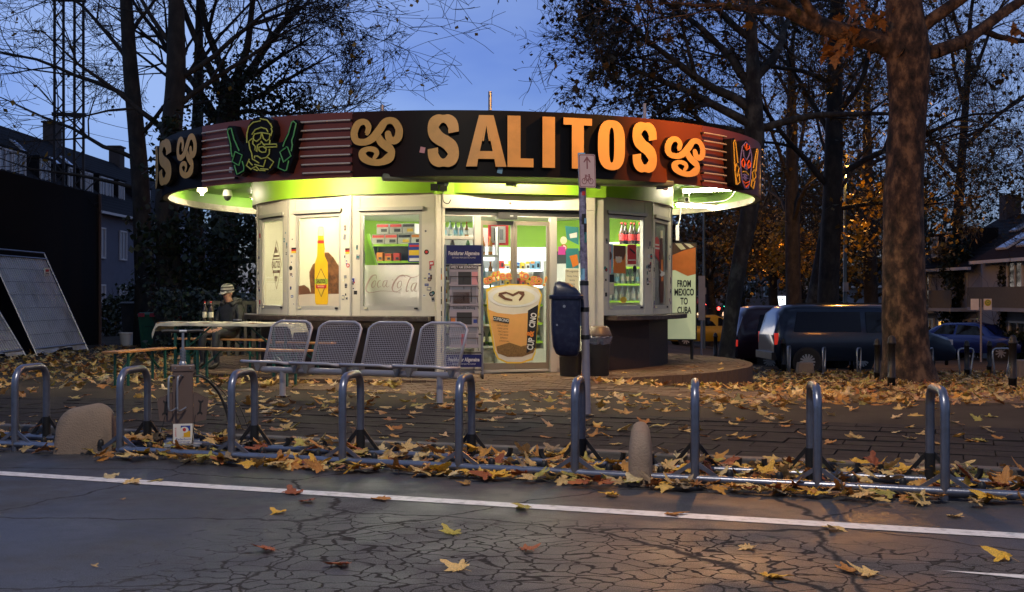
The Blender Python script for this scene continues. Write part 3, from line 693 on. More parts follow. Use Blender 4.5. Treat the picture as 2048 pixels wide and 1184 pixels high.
b.tube(smooth_path([(p.x + .13, p.y + .02, 2.85), (p.x + .13, p.y, 2.70), (p.x + .2, p.y + .02, 2.66), (p.x + .24, p.y + .04, 2.72)]), .008, 6, DARK); b.build('junction_boxes', kiosk)
# ---- tube lamps
TUBE = glow('fluorescent_tube', (1.0, .82, .55), 215); TUBEC = glow('cool_tube', (1.0, .84, .60), 62); CEIL = glow('ceiling_light_panel', (1.0, .92, .76), 56)
def tube_lamp(p, d, l, m=TUBE, r=.028, house=True):
    d = Vector(d).normalized(); p = Vector(p); b = MB()
    if house: b.bar(p - d * l / 2 + Vector((0, 0, .05)), p + d * l / 2 + Vector((0, 0, .05)), .17, .035, WHITE)
    o = b.build('tube_lamp', kiosk); t = MB(); t.tube([p - d * l * .48, p + d * l * .48], r, 10, m); t.build('light_tube', o, smooth=True); return o
q = lambda px, py, z: (lambda d: Vector(((px - 1024) / F * d - KX, d - KY, z)))((z - CZ) * F / (592 - py))
tl = PX @ Vector((-.15, -.62, 0)); tlx = PX.to_3x3() @ Vector((1, 0, 0))
tube_lamp((tl.x, tl.y, 3.10), tlx, 1.2)
tube_lamp(q(1424, 380, 3.15), (1, -.55, 0), 1.1, TUBEC); tube_lamp(q(1397, 413, 3.0), (1, .8, 0), 1.2, TUBEC)
tube_lamp(q(404, 384, 3.14), (.25, -1, 0), .9, TUBEC)
p = kp(-33, RC - .32, 3.06); tube_lamp(p, kp(57, 1, 0), 1.3, TUBE)
for ph in (-120, 130, 180): p = kp(ph, 4.4, 3.15); tube_lamp(p, kp(ph + 90, 1, 0), 1.2, TUBEC)
b = MB(); p = q(455, 392, 3.12); b.lathe([(.02, .12), (.07, .11), (.09, .03), (.09, 0)], 14, WHT, Matrix.Translation(p)); b.ell((p.x, p.y, p.z), (.075, .075, .09), DARK); b.build('dome_camera', kiosk, smooth=True)
b = MB(); p = q(1366, 400, 3.08); b.tube([p + Vector((0, 0, .16)), p + Vector((0, 0, .05))], .02, 8, WHT); b.tube([p + Vector((-.05, .1, 0)), p + Vector((.05, -.1, 0))], .05, 12, WHT); b.tube([p + Vector((.05, -.1, 0)), p + Vector((.056, -.112, 0))], .035, 12, DARK); b.build('bullet_camera', kiosk, smooth=True)
b = MB(); p = q(1362, 412, 3.05); b.tube([p, p + Vector((-.02, 0, -.25)), p + Vector((-.06, 0, -.38))], .012, 6, WHT); b.box(p + Vector((-.07, 0, -.52)), (.06, .05, .3), WHT); b.build('pull_switch', kiosk)
b = MB(); p = q(1424, 380, 3.15); b.tube(smooth_path([p + Vector((-.35, .2, .02)), p + Vector((-.36, .2, -.2)), p + Vector((-.1, .1, -.22)), p + Vector((.25, -.1, -.18)), p + Vector((.38, -.2, -.02))]), .009, 6, WHT); b.build('loose_cable', kiosk)
# ---- interior shell
FLOORT = mat('shop_floor_tile', (.30, .28, .25), .3, var=.1); INW = mat('shop_white', (.70, .70, .68), .5, var=.04); INB = mat('shop_dark_panel', (.03, .035, .04), .4)
b = MB(); b.lathe([(3.5, PZ + .02), (.02, PZ + .02)], 48, FLOORT, caps=False); b.build('shop_floor', kiosk)
b = MB(); b.lathe([(.02, 2.82), (3.6, 2.82)], 48, INW, caps=False); b.build('shop_ceiling', kiosk)
b = MB()
for (z0, z1, m) in ((2.2, 2.815, LIME), (1.95, 2.2, INB), (PZ + .02, 1.95, INW)):
    cylpatch(b, 64, 290, 3.5, z0, z1, m, .03)
b.build('shop_back_wall', kiosk, smooth=True)
for (x, y) in ((-1.5, -2.5), (-2.6, -.8), (0.3, -1.9), (2.1, -1.75), (-1.4, -1.2), (.6, .6)):
    b = MB(); b.box((x, y, 2.80), (1.15, .34, .03), CEIL); b.build('ceiling_lamp', kiosk)
# ---- goods on shelves: every pack is a thing of its own
PACKM = [mat('carton_' + n_, c, .45, var=.06) for n_, c in (('white', (.7, .69, .66)), ('red', (.6, .05, .04)), ('blue', (.05, .13, .45)), ('yellow', (.8, .55, .06)), ('green', (.10, .42, .10)), ('orange', (.8, .28, .04)), ('silver', (.45, .46, .48)), ('purple', (.25, .10, .38)), ('black', (.03, .03, .03)), ('light_blue', (.25, .5, .7)))]
PACKN = ['white', 'red', 'blue', 'yellow', 'green', 'orange', 'silver', 'purple', 'black', 'pale blue']
_pm = {}
def pack_mesh(w, d, h, c, band):
    k = (round(w, 2), round(d, 2), round(h, 2), c, band)
    if k not in _pm:
        b = MB(); b.box((0, 0, h / 2), (w, d, h), PACKM[c])
        b.box((0, -d / 2 - .001, h * .80), (w * .94, .003, h * .26), PACKM[band]); b.box((w * .12, -d / 2 - .001, h * .34), (w * .5, .003, h * .3), PACKM[8 if band != 8 else 3])
        _pm[k] = b.mesh('carton')
    return _pm[k]
npack = {}
def pack(Xf, x, y, z, w, d, h, c, band, where):
    key = '%s carton with %s band %s' % (PACKN[c], PACKN[band], where)
    o = bpy.data.objects.new('carton', pack_mesh(w, d, h, c, band)); COL.objects.link(o)
    o.matrix_world = Matrix.Translation((KX, KY, 0)) @ Xf @ Matrix.Translation((x, y, z)) @ Matrix.Rotation(rng.uniform(-.06, .06), 4, 'Z')
    tag(o, key, 'carton', 'cartons ' + where); return o
_bm = {}
def bottle_mesh(kind):
    if kind in _bm: return _bm[kind]
    b = MB(); col, cap_, lab, h, r = {'cola': ((.03, .012, .008), RED, RED, .33, .042), 'water': ((.45, .55, .6), SKYB, WHT, .31, .040), 'green': ((.03, .10, .03), GRN, CREAM, .31, .037), 'dark': ((.02, .012, .01), RED, CREAM, .31, .037), 'amber': ((.35, .14, .02), ORG, WHT, .30, .038), 'clear': ((.4, .5, .5), WHT, SKYB, .29, .038)}[kind]
    m = mat('bottle_' + kind, col, .12, var=.05, spec=.6)
    b.lathe([(r * .9, 0), (r, .02), (r, h * .55), (r * .92, h * .62), (r * .42, h * .80), (r * .36, h * .93)], 12, m); b.lathe([(r * 1.03, h * .2), (r * 1.03, h * .48)], 12, lab, caps=False); b.lathe([(r * .42, h * .93), (r * .42, h)], 10, cap_)
    _bm[kind] = b.mesh('bottle', True); return _bm[kind]
def bottle(Xf, x, y, z, kind, label, group, s=1.):
    o = bpy.data.objects.new('bottle', bottle_mesh(kind)); COL.objects.link(o)
    o.matrix_world = Matrix.Translation((KX, KY, 0)) @ Xf @ Matrix.Translation((x, y, z)) @ Matrix.Scale(s, 4)
    tag(o, label, 'bottle', group)
SHELFM = mat('shelf_metal', (.10, .15, .16), .4, .3); SHELFW = mat('shelf_white', (.62, .62, .60), .4)
def shelf_thing(Xf, w, d, zs, name, label, m=SHELFM, edge_=LIME, back=INB, top=None):
    t = thing(name, label, 'shelf'); t.matrix_world = Matrix.Translation((KX, KY, 0)) @ Xf
    for z in zs:
        b = MB(); b.box((0, 0, z - .012), (w, d, .02), m); b.build('shelf_board', t); b = MB(); b.box((0, -d / 2 - .006, z - .012), (w, .01, .035), edge_); b.build('price_rail', t)
    b = MB(); h = (top or zs[-1] + .3); b.box((0, d / 2 + .02, (PZ + h) / 2), (w, .03, h - PZ), back)
    b.build('back_panel', t)
    for s in (-1, 1): b = MB(); b.box((s * (w / 2 + .015), 0, (PZ + h) / 2), (.025, d, h - PZ), m); b.build('side_panel', t)
    return t
X16 = chord(A0 + 16 * DA, A0 + 17 * DA, RW)
# cigarette and carton shelf seen through the counter window
Xs = X16 @ Matrix.Translation((-.12, .75, 0)); 
shelf_thing(Xs, .92, .26, [1.48, 1.66, 1.84, 2.10], 'goods_shelf', 'dark goods shelf with cartons behind the counter window', top=2.2)
for z, ws, hs, nn in ((1.48, .072, .11, 11), (1.66, .072, .11, 11), (1.84, .10, .14, 6)):
    for i in range(nn):
        if z > 1.8 and i == 3: continue
        pack(Xs, -.42 + .84 * (i + .5) / nn, -.04, z, ws, .08, hs * rng.uniform(.85, 1.05), rng.choice([0, 0, 1, 3, 5, 4, 6, 9, 7]), rng.choice([1, 2, 3, 8, 5, 7]), 'on the dark shelf behind the counter window')
for lev in range(2):
    for i in range(4 - lev):
        pack(Xs, -.36 + .215 * i + .08 * lev, -.02, 2.10 + .165 * lev, .2, .2, .155, 0, [1, 1, 8, 5][i], 'stacked on top of the dark shelf')
# right-hand window: cola bottles, shelf of drinks
X2 = chord(A0 + 2 * DA, A0 + 3 * DA, RW)
Xr = Matrix.Translation((1.92 - KX, 20.65 - KY, 0)) @ Matrix.Rotation(R_(6), 4, 'Z')
shelf_thing(Xr, .80, .26, [1.22, 1.50, 1.78, 2.15], 'drinks_shelf', 'white drinks shelf behind the side window', SHELFW, LIME, INW, top=2.2)
for i in range(7): bottle(Xr, -.10 + .075 * i, (-.05, .04)[i % 2], 2.15, 'cola', 'dark cola bottle with red cap on the top drinks shelf', 'cola bottles on the drinks shelf', 1.12)
for i in range(9): bottle(Xr, -.34 + .085 * i, -.02, 1.50, rng.choice(['water', 'clear', 'green']), 'small clear drink bottle on the middle drinks shelf', 'bottles on the middle drinks shelf', .85)
for i in range(7): bottle(Xr, -.3 + .1 * i, -.02, 1.22, 'water', 'water bottle standing on the lowest drinks shelf', 'water bottles on the lowest drinks shelf', .8)
# door view: left spirit shelf, fridge with lit header, snack gondola
Xd = PX @ Matrix.Translation((-.62, 1.35, 0))
shelf_thing(Xd, 1.15, .3, [.5, .85, 1.2, 1.55, 1.95], 'spirits_shelf', 'tall white shelf of spirit bottles beside the entrance', SHELFW, SHELFW, INW, top=2.4)
for z in (.5, .85, 1.2, 1.55, 1.95):
    for i in range(9):
        if rng.random() < .8: bottle(Xd, -.5 + .125 * i, 0, z, rng.choice(['green', 'dark', 'amber', 'clear']), 'spirit bottle on the tall white shelf', 'spirit bottles on the tall shelf')
Xl = PX @ Matrix.Translation(((x_[1] + x_[2]) / 2, .25, 0))
t = thing('bottle_ledge', 'small white ledge of bottles in the top side light', 'shelf'); t.matrix_world = Matrix.Translation((KX, KY, 0)) @ Xl
b = MB(); b.box((0, 0, 2.16), (.44, .2, .03), SHELFW); b.build('ledge_board', t)
for i in range(5): bottle(Xl, -.17 + .085 * i, 0, 2.177, ['clear', 'water', 'clear', 'clear', 'amber'][i], ['clear bottle with pale label on the window ledge', 'water bottle with blue cap on the window ledge', 'clear bottle with pale label on the window ledge', 'clear bottle with pale label on the window ledge', 'amber bottle with orange cap on the window ledge'][i], 'bottles on the window ledge', .8)
HDR = glow('fridge_header_light', (1, .97, .95), 1.5); HDR2 = glow('fridge_strip_light', (.9, .95, 1.), 1.8)
Xf_ = PX @ Matrix.Translation((.22, 1.7, 0))
fr = thing('chiller_cabinet', 'open chiller cabinet with glowing white header', 'fridge'); fr.matrix_world = Matrix.Translation((KX, KY, 0)) @ Xf_
b = MB(); b.box((0, .3, (PZ + 2.1) / 2), (1.2, .04, 2.1 - PZ), INW); b.box((-.6, 0, (PZ + 2.1) / 2), (.04, .6, 2.1 - PZ), INW); b.box((.6, 0, (PZ + 2.1) / 2), (.04, .6, 2.1 - PZ), INW); b.box((0, 0, .3), (1.16, .58, .28), INW); b.build('cabinet', fr)
b = MB(); b.box((0, -.29, 1.98), (1.24, .06, .22), HDR); b.build('lit_header', fr, bevel=.02)
for z in (.55, .85, 1.15, 1.45, 1.72):
    b = MB(); b.box((0, 0, z), (1.14, .5, .02), SHELFW); b.build('chiller_shelf', fr); b = MB(); b.box((0, -.255, z), (1.14, .012, .04), LIME if z < 1.2 else HDR2); b.build('shelf_strip', fr)
    for i in range(13):
        hgt = rng.uniform(.1, .22) if z > 1.2 else rng.uniform(.08, .18)
        pack(Xf_, -.52 + .087 * i, -.08, z + .012, .075, .12, hgt, rng.choice([0, 1, 3, 5, 9, 0, 4]), rng.choice([1, 2, 3, 5, 6]), 'in the open chiller')
b = MB(); b.box((0, 0, 0), (.34, .012, .38), RED); b.box((0, -.008, -.02), (.24, .004, .27), WHT); b.box((-.05, -.012, -.02), (.05, .004, .2), DARK); b.box((.05, -.012, -.02), (.06, .004, .17), GREYP)
tag(b.build('price_poster', X=Matrix.Translation((KX, KY, 0)) @ PX @ Matrix.Translation((.02, 1.38, 2.31))), 'red framed poster of a bottle and glass above the chiller', 'poster')
# counter inside the till window and the slanted display
b = MB(); b.box((0, .45, .62), (1.15, .5, .92), INW); b.build('till_counter', kiosk, X16)
b = MB(); b.add([(-.5, .15, 1.5), (-.5, .15, 2.3), (-.22, .3, 1.2), (-.46, .14, 2.32)], [(0, 2, 1)], LIME); b.prism([(-.5, 1.3), (-.2, 1.3), (-.46, 2.25), (-.5, 2.25)], .22, .25, LIME, CREAM); b.build('slanted_display', kiosk, X16)
for i in range(5):
    b = MB(); b.box((-.42 + .2 * i, .2, 1.25), (.17, .12, .22), INW); tag(b.build('cup_stack', X=Matrix.Translation((KX, KY, 0)) @ X16), 'white stack of paper cups behind the frosted window film', 'cups', 'cup stacks behind the film')
def print_on(P, shapes, name='print', y=.036, split=False):
    """flat prints: list of (polygon or (text,size,x,z), material); each layer 1 mm further out"""
    b = MB(); i = 0; par = P
    if split:
        for k, (poly, m) in enumerate(shapes): o = print_on(P, [(poly, m)], name, y - .0012 * k)
        return o
    for poly, m in shapes:
        i += 1; yy = y - .0012 * i
        a = sum(poly[j - 1][0] * poly[j][1] - poly[j][0] * poly[j - 1][1] for j in range(len(poly)))
        if a < 0: poly = poly[::-1]
        b.add([(x, yy, z) for x, z in poly], [tuple(range(len(poly)))], m)
    return b.build(name, P)
rect = lambda x0, z0, x1, z1: [(x0, z0), (x1, z0), (x1, z1), (x0, z1)]
circ = lambda x, z, r, n=20, rz=None: [(x + r * math.cos(2 * math.pi * i / n), z + (rz or r) * math.sin(2 * math.pi * i / n)) for i in range(n)]
# till window: frosted lower half with script lettering, poster on the right
P = panels[16]; tz = 1.93 - .0
zf = on_frame(X16, 780, 530, .04)[1]
print_on(P, [(rect(WL + .05, WB + .06, WR - .05, zf), FILM)], 'frosted_film', .044)
SCR = mat('script_lettering', (.40, .27, .25), .5)
def scr(zx, zy): return on_frame(X16, 710 + zx / 5.147, 410 + zy / 5.147, .04)
b = MB(); fnp = lambda x, z, d: Vector((x, .032 - d, z))
def sstroke(pts):
    q_ = []
    for x, y, w in pts: X_, Z_ = scr(x, y); q_.append((X_, Z_, w * .00078))
    Lf, Rt, c = stroke(q_, 5); put_strip(b, Lf, Rt, fnp, 0, .002 + .0006 * rng.random(), SCR, SCR)
for s_ in ([(222, 760, 3), (218, 722, 8), (175, 735, 14), (135, 800, 16), (115, 860, 14), (130, 895, 10), (180, 900, 8), (270, 885, 6), (380, 890, 4), (470, 905, 3)],
           [(205, 775, 4), (182, 800, 10), (172, 835, 10), (185, 850, 7), (208, 830, 6), (215, 795, 5), (205, 775, 4)], [(268, 775, 5), (245, 785, 9), (232, 825, 9), (245, 848, 6), (270, 835, 4)], [(330, 780, 4), (300, 785, 9), (288, 825, 9), (300, 845, 6), (322, 815, 6), (335, 775, 7), (322, 830, 8), (338, 845, 5), (355, 830, 3)],
           [(380, 772, 6), (392, 768, 6)], [(520, 745, 4), (500, 722, 9), (455, 735, 13), (410, 790, 15), (385, 850, 14), (400, 890, 9), (440, 890, 7), (480, 860, 5)], [(470, 780, 4), (445, 800, 10), (438, 840, 10), (455, 855, 6), (478, 830, 6), (480, 795, 5), (470, 780, 4)],
           [(590, 740, 4), (560, 770, 9), (535, 840, 10), (530, 890, 8), (555, 880, 5)], [(628, 800, 4), (595, 815, 9), (580, 860, 9), (590, 890, 6), (615, 850, 7), (640, 800, 8), (615, 880, 8), (640, 885, 4)], [(470, 735, 3), (530, 725, 8), (580, 745, 9), (640, 735, 6), (665, 712, 3)]): sstroke(s_)
b.build('script_lettering', P)
q0 = lambda px, py: on_frame(X16, px, py, .05)
a_, c_ = q0(817, 486), q0(843, 524)
print_on(P, [(rect(a_[0], c_[1], c_[0], a_[1]), BLUE), (rect(a_[0] + .01, c_[1] + .10, c_[0] - .02, c_[1] + .18), YEL), (rect(a_[0] + .02, a_[1] - .06, c_[0] - .03, a_[1] - .03), RED), (rect(a_[0] + .02, c_[1] + .015, c_[0] - .02, c_[1] + .06), WHT)], 'window_poster', .04)
# bottle window
P = panels[15]; X15 = chord(A0 + 15 * DA, A0 + 16 * DA, RW)
w2 = lambda zx, zy: on_frame(X15, 580 + zx / 5.15, 410 + zy / 5.15, .04)
W2 = lambda pts: [w2(*p) for p in pts]
print_on(P, [(rect(WL + .048, WB + .068, WR - .048, WT - .05), POSTERW)], 'poster_film', .0445)
BOTY = mat('bottle_print_yellow', (.80, .48, .015), .45, var=.12, vs=9, emit=(.8, .45, .01), es=.0); ROCK = mat('rock_print', (.20, .085, .03), .6, var=.75, vs=11, dirt=(.05, .02, .01), dirt_s=8, dirt_a=.9); SAND = mat('sand_print', (.62, .54, .44), .6)
bot = [(300, 225), (348, 225), (350, 320), (358, 400), (362, 525), (392, 590), (395, 720), (396, 1000), (385, 1025), (275, 1025), (262, 1000), (258, 720), (262, 590), (284, 525), (288, 400), (292, 320)]
print_on(P, [(W2([(95, 915), (525, 915), (525, 1078), (95, 1078)]), SAND), (W2([(95, 835), (150, 822), (200, 860), (215, 900), (220, 915), (95, 925)]), BRN), (W2([(205, 760), (202, 690), (240, 610), (330, 560), (365, 490), (400, 487), (450, 540), (500, 620), (525, 670), (525, 915), (220, 915)]), ROCK), (W2(bot), BOTY),
             (W2([(302, 228), (346, 228), (349, 318), (294, 318)]), CREAM), (W2([(288, 365), (356, 365), (357, 395), (287, 395)]), RED), (W2([(325, 650), (390, 790), (327, 950), (262, 790)]), BRN), (W2([(325, 662), (384, 790), (327, 938), (268, 790)]), YEL),
             (W2([(262, 760), (394, 760), (394, 810), (262, 810)]), mat('label_lime', (.35, .5, .05), .5)), (W2([(272, 825), (384, 825), (380, 858), (276, 858)]), RED)], 'bottle_print', .036)
a_ = w2(328, 786); text('SALITOS', .085, BRN, 'print_lettering', P, (a_[0], .018, a_[1]), sx=.62, off=.002)
a_ = w2(328, 841); text('IMPORTED', .032, CREAM, 'print_lettering', P, (a_[0], .018, a_[1]), sx=.9)
# diamond window
P = panels[14]; X14 = chord(A0 + 14 * DA, A0 + 15 * DA, RW)
print_on(P, [(rect(WL + .048, WB + .068, WR - .048, WT - .05), POSTERW)], 'poster_film', .0445)
w1 = lambda px, py: on_frame(X14, px, py, .04)
cx_, cz_ = w1(554, 530); dw, dh = .21, .40
dm = []
for i, (r0, r1) in enumerate(((1., .96),)):
    for s_ in range(4):
        c4 = [(0, dh), (dw, 0), (0, -dh), (-dw, 0)]; p_, q_ = c4[s_], c4[(s_ + 1) % 4]
        dm.append(([(cx_ + p_[0], cz_ + p_[1]), (cx_ + q_[0], cz_ + q_[1]), (cx_ + q_[0] * .93, cz_ + q_[1] * .93), (cx_ + p_[0] * .93, cz_ + p_[1] * .93)], BRN))
dm += [(rect(cx_ - .17, cz_ + .085, cx_ + .17, cz_ + .10), BRN), (rect(cx_ - .12, cz_ + .13, cx_ + .12, cz_ + .16), BRN), (rect(cx_ - .15, cz_ - .13, cx_ + .15, cz_ - .085), BRN), (circ(cx_ - .03, cz_ - .2, .028), BRN), (circ(cx_ + .03, cz_ - .2, .028), BRN), (circ(cx_, cz_ - .245, .026), BRN), (circ(cx_ - .04, cz_ + .22, .03), BRN), (circ(cx_ + .04, cz_ + .22, .03), BRN), (circ(cx_, cz_ + .26, .03), BRN)]
print_on(P, dm, 'diamond_print', .036); text('SALITOS', .15, BRN, 'print_lettering', P, (cx_, .025, cz_), sx=.6, off=.004); text('IMPORTED', .04, CREAM, 'print_lettering', P, (cx_, .02, cz_ - .108), sx=.8)
# side windows
P = panels[2]; W5 = lambda pts: [on_frame(X2, 1200 + x / 3.945, 400 + y / 3.945, .04) for x, y in pts]
print_on(P, [(W5([(52, 345), (103, 345), (103, 580), (52, 580)]), SKYB), (W5([(70, 360), (85, 360), (85, 580), (70, 580)]), PINK), (W5([(104, 355), (200, 360), (200, 580), (104, 575)]), ORG), (W5([(104, 355), (200, 360), (200, 420), (180, 480), (150, 440), (104, 470)]), BRN), (W5([(120, 445), (170, 450), (170, 490), (120, 485)]), CREAM),
             (W5([(213, 352), (282, 352), (282, 507), (213, 507)]), RED), (W5([(235, 380), (275, 415), (270, 428), (230, 392)]), DARK), (W5([(220, 470), (276, 470), (276, 478), (220, 478)]), WHT), (W5([(52, 650), (105, 650), (105, 745), (52, 745)]), CREAM), (W5([(52, 588), (105, 588), (105, 648), (52, 648)]), DARK), (W5([(180 + 26 * math.cos(.3 * i), 788 + 26 * math.sin(.3 * i)) for i in range(21)]), YEL), (W5([(268 + 15 * math.cos(.3 * i), 543 + 27 * math.sin(.3 * i)) for i in range(21)]), DARK), (W5([(69 + 18 * math.cos(.3 * i), 440 + 34 * math.sin(.3 * i)) for i in range(21)]), BRN)], 'window_poster', .038, True)
a_ = on_frame(X2, 1236, 516, .03); text('POETRY', .055, WHT, 'print_lettering', P, (a_[0], .018, a_[1]), sx=.8, off=.002); text('SLAM', .055, WHT, 'print_lettering', P, (a_[0], .018, a_[1] - .06), sx=.8, off=.002)
P = panels[3]; X3 = chord(A0 + 3 * DA, A0 + 4 * DA, RW); W6 = lambda pts: [on_frame(X3, 1200 + x / 3.945, 400 + y / 3.945, .04) for x, y in pts]
print_on(P, [(rect(WL + .048, WB + .068, WR - .048, WT - .05), mat('grey_plank_print', (.36, .37, .36), .6, var=.3, vs=14))], 'poster_film', .0445)
COLA = mat('cola_bottle_print', (.10, .025, .008), .4, var=.5, vs=8)
print_on(P, [(W6([(474, 240), (492, 240), (494, 300), (488, 310), (476, 310)]), CREAM), (W6([(474, 300), (490, 300), (492, 400), (500, 460), (498, 600), (502, 700), (496, 810), (472, 810), (466, 700), (470, 600), (462, 480), (472, 400)]), COLA), (W6([(478, 470), (492, 470), (496, 640), (480, 640)]), ORG),
             (W6([(430, 300), (445, 288), (462, 310), (468, 380), (462, 440), (466, 490), (455, 470), (440, 445), (430, 420)]), RED), (W6([(431, 345), (462, 350), (462, 362), (431, 357)]), WHT), (W6([(431, 372), (464, 376), (464, 390), (431, 386)]), WHT), (W6([(462, 540), (480, 560), (505, 570), (505, 590), (480, 605), (462, 590), (478, 575)]), WHT)], 'cola_print', .036)
# stickers on the columns
STK = [DARK, WHT, GREYP, DARK, GREYP, CREAM, TEAL, DARK, BRN, GREYP, DARK, WHT, RED, BLUE]
def stickers(P, n, x0, x1, z0, z1, yy=-.003):
    for i in range(n):
        w, h = rng.uniform(.02, .07), rng.uniform(.025, .085); x, z = rng.uniform(x0 + .03, x1 - .03), rng.uniform(z0, z1); b = MB(); m = rng.choice(STK); X_ = Matrix.Translation((x, yy - .001 * rng.random(), z)) @ Matrix.Rotation(rng.uniform(-.2, .2), 4, 'Y')
        if rng.random() < .22: b.prism(circ(0, 0, w * .55, 14), -.002, 0, m, X=X_); b.prism(circ(0, 0, w * .3, 10), -.003, -.002, rng.choice(STK), X=X_)
        else: b.prism(rect(-w / 2, -h / 2, w / 2, h / 2), -.002, 0, m, X=X_); b.prism(rect(-w * .35, -h * .2, w * .3, h * .25), -.003, -.002, rng.choice(STK), X=X_)
        b.build('sticker', P)
stickers(panels[16], 14, WR, hw, 1.2, 2.3); stickers(panels[16], 8, -hw, WL, 1.2, 2.2); stickers(panels[15], 10, -hw, WL, 1.1, 2.3); stickers(panels[15], 12, WR, hw, 1.15, 2.35); stickers(panels[14], 10, -hw, WL, 1.1, 2.3); stickers(panels[14], 6, WR, hw, 1.1, 2.3)
stickers(panels[2], 14, WR, hw, 1.15, 2.2); stickers(panels[2], 7, -hw, WL, 1.2, 2.2); stickers(panels[3], 12, -hw, WL, 1.1, 2.3); stickers(panels[3], 9, WR, hw, 1.1, 2.3)
for (k, px, py) in ((15, 703, 498), (15, 588, 497)):                       # small black-red-gold flags
    a_ = on_frame(chord(A0 + k * DA, A0 + (k + 1) * DA, RW), px, py); b = MB()
    for i, m in enumerate((DARK, RED, YEL)): b.box((min(a_[0], hw - .06), -.006, a_[1] - .028 * i), (.1, .003, .028), m)
    b.build('flag_sticker', panels[k])
for (px, py, m) in ((1000, 341, SKYB), (1160, 338, GREYP), (845, 300, PINK), (461, 340, WHT)):
    b = MB(); ph = phi_of(px, RC + .01); X_ = Matrix.Translation(kp(ph, RC + .004, CZ + (592 - py) / F * (kp(ph, RC, 0).y + KY))) @ Matrix.Rotation(R_(ph), 4, 'Z') @ Matrix.Rotation(.2, 4, 'Y')
    b.prism(rect(-.035, -.04, .035, .04), -.004, 0, m, X=X_); b.build('sticker', kiosk)
# door prints: paper cup, lettering, notices
Wd = lambda pts: [on_frame(PX, 960 + x / 5.147, 520 + y / 5.147, .055) for x, y in pts]
door_p = MB().box((0, .06, -5), (.001, .001, .001), WHT)
PINKD = mat('coral_print', (.72, .16, .12), .5); CUPO = mat('cup_orange_print', (.80, .40, .12), .5, var=.12, vs=6); BEAN = mat('bean_print', (.22, .12, .04), .6, var=.8, vs=40); LID = mat('cup_lid_print', (.72, .66, .56), .5)
cupY = [(60, 300), (120, 275), (300, 245), (480, 250), (600, 285), (640, 360), (625, 440), (600, 560), (570, 960), (540, 1030), (420, 1065), (280, 1065), (180, 1020), (140, 940), (70, 520)]
cup = [(75, 330), (130, 290), (300, 260), (480, 262), (590, 295), (625, 360), (600, 450), (560, 940), (530, 1010), (420, 1050), (280, 1048), (190, 1005), (155, 930), (85, 500)]
ell_ = lambda x, y, a, b_, n=28: [(x + a * math.cos(2 * math.pi * i / n), y + b_ * math.sin(2 * math.pi * i / n)) for i in range(n)]
kd = [(Wd(cupY), YEL), (Wd(cup), LID), (Wd([(85, 510), (180, 545), (340, 560), (480, 545), (598, 470), (565, 900), (545, 950), (430, 990), (280, 995), (180, 960), (160, 920)]), CUPO), (Wd([(165, 890), (300, 850), (420, 890), (500, 870), (560, 920), (545, 955), (430, 995), (280, 998), (180, 960)]), BEAN), (Wd(ell_(345, 380, 260, 105)), WHT), (Wd(ell_(345, 385, 215, 80)), CREAM),
      (Wd([(490, 520), (595, 460), (570, 900), (475, 960)]), DARK), (Wd([(130, 575), (297, 605), (295, 655), (135, 625)]), DARK)]
hd = [(330, 425), (250, 410), (185, 370), (190, 340), (260, 325), (335, 350), (390, 320), (450, 325), (455, 360), (420, 410), (400, 425), (395, 405), (425, 365), (395, 345), (335, 375), (270, 345), (225, 355), (260, 385), (330, 405)]
kd.append((Wd(hd), BRN))
dp = print_on(kiosk, kd, 'cup_print', 0); dp.matrix_local = PX @ Matrix.Translation((0, .045, 0))
def dt(s, zx, zy, size, m, ry=0, sx=.9, off=.0, y=.015):
    a = on_frame(PX, 960 + zx / 5.147, 520 + zy / 5.147, .055); o = text(s, size, m, 'print_lettering', dp, (a[0], -y, a[1]), ry=ry, sx=sx, off=off)
dt('CUP&CINO', 213, 615, .062, WHT, .16, .78, .001)
for i, s in enumerate(('CAPPUCCINO', 'CAFFE LATTE', 'MACCHIATO', 'CAFE CREME', 'ESPRESSO', 'CHOCO MIX')): dt(s, 225 + 4 * i, 675 + 32 * i, .034, BRN, .1, .8)
dt('CUP', 520, 865, .135, WHT, -R_(80), .7, .004); dt('&', 515, 760, .15, ORG, -R_(80), .9, .006); dt('CINO', 542, 620, .125, WHT, -R_(80), .7, .004)
for s, x, y, a in (('c', 58, 210, -.3), ('o', 95, 195, -.22), ('f', 138, 180, -.18), ('f', 178, 170, -.14), ('e', 225, 162, -.1), ('e', 290, 158, -.05), ('t', 425, 150, .05), ('o', 468, 160, .12), ('g', 545, 190, .2), ('o', 605, 208, .28), ('!', 665, 225, .3)):
    dt(s, x, y, .19, YEL, a, 1, .012, .010); dt(s, x, y, .19, PINKD, a, 1, .001, .014)
wn = lambda x, y: on_frame(PX, 880 + x / 5.92, 360 + y / 5.92, .05)
WN = lambda pts: [wn(*p) for p in pts]
npo = bpy.data.objects.new('door_notices', None); COL.objects.link(npo); npo.parent = kiosk
print_on(npo, [(WN([(1480, 545), (1640, 560), (1640, 770), (1500, 700)]), TEAL), (WN([(1530, 640), (1620, 620), (1620, 680), (1540, 690)]), WHT), (WN([(1490, 810), (1640, 810), (1640, 1045), (1490, 1045)]), TEAL), (WN([(1530, 900), (1620, 880), (1640, 1000), (1570, 1035)]), ORG), (WN([(1480, 1050), (1640, 1050), (1640, 1350), (1480, 1350)]), CREAM), (WN(ell_(1460, 715, 40, 46)), CREAM), (WN(ell_(1462, 803, 40, 40)), RED), (WN(ell_(1462, 803, 30, 30)), WHT), (WN([(1440, 780), (1448, 772), (1486, 826), (1478, 834)]), RED), (WN([(1395, 790), (1480, 790), (1480, 885), (1395, 885)]), MAG)], 'notice', 0, True)
npo.matrix_local = PX @ Matrix.Translation((0, .045, 0))
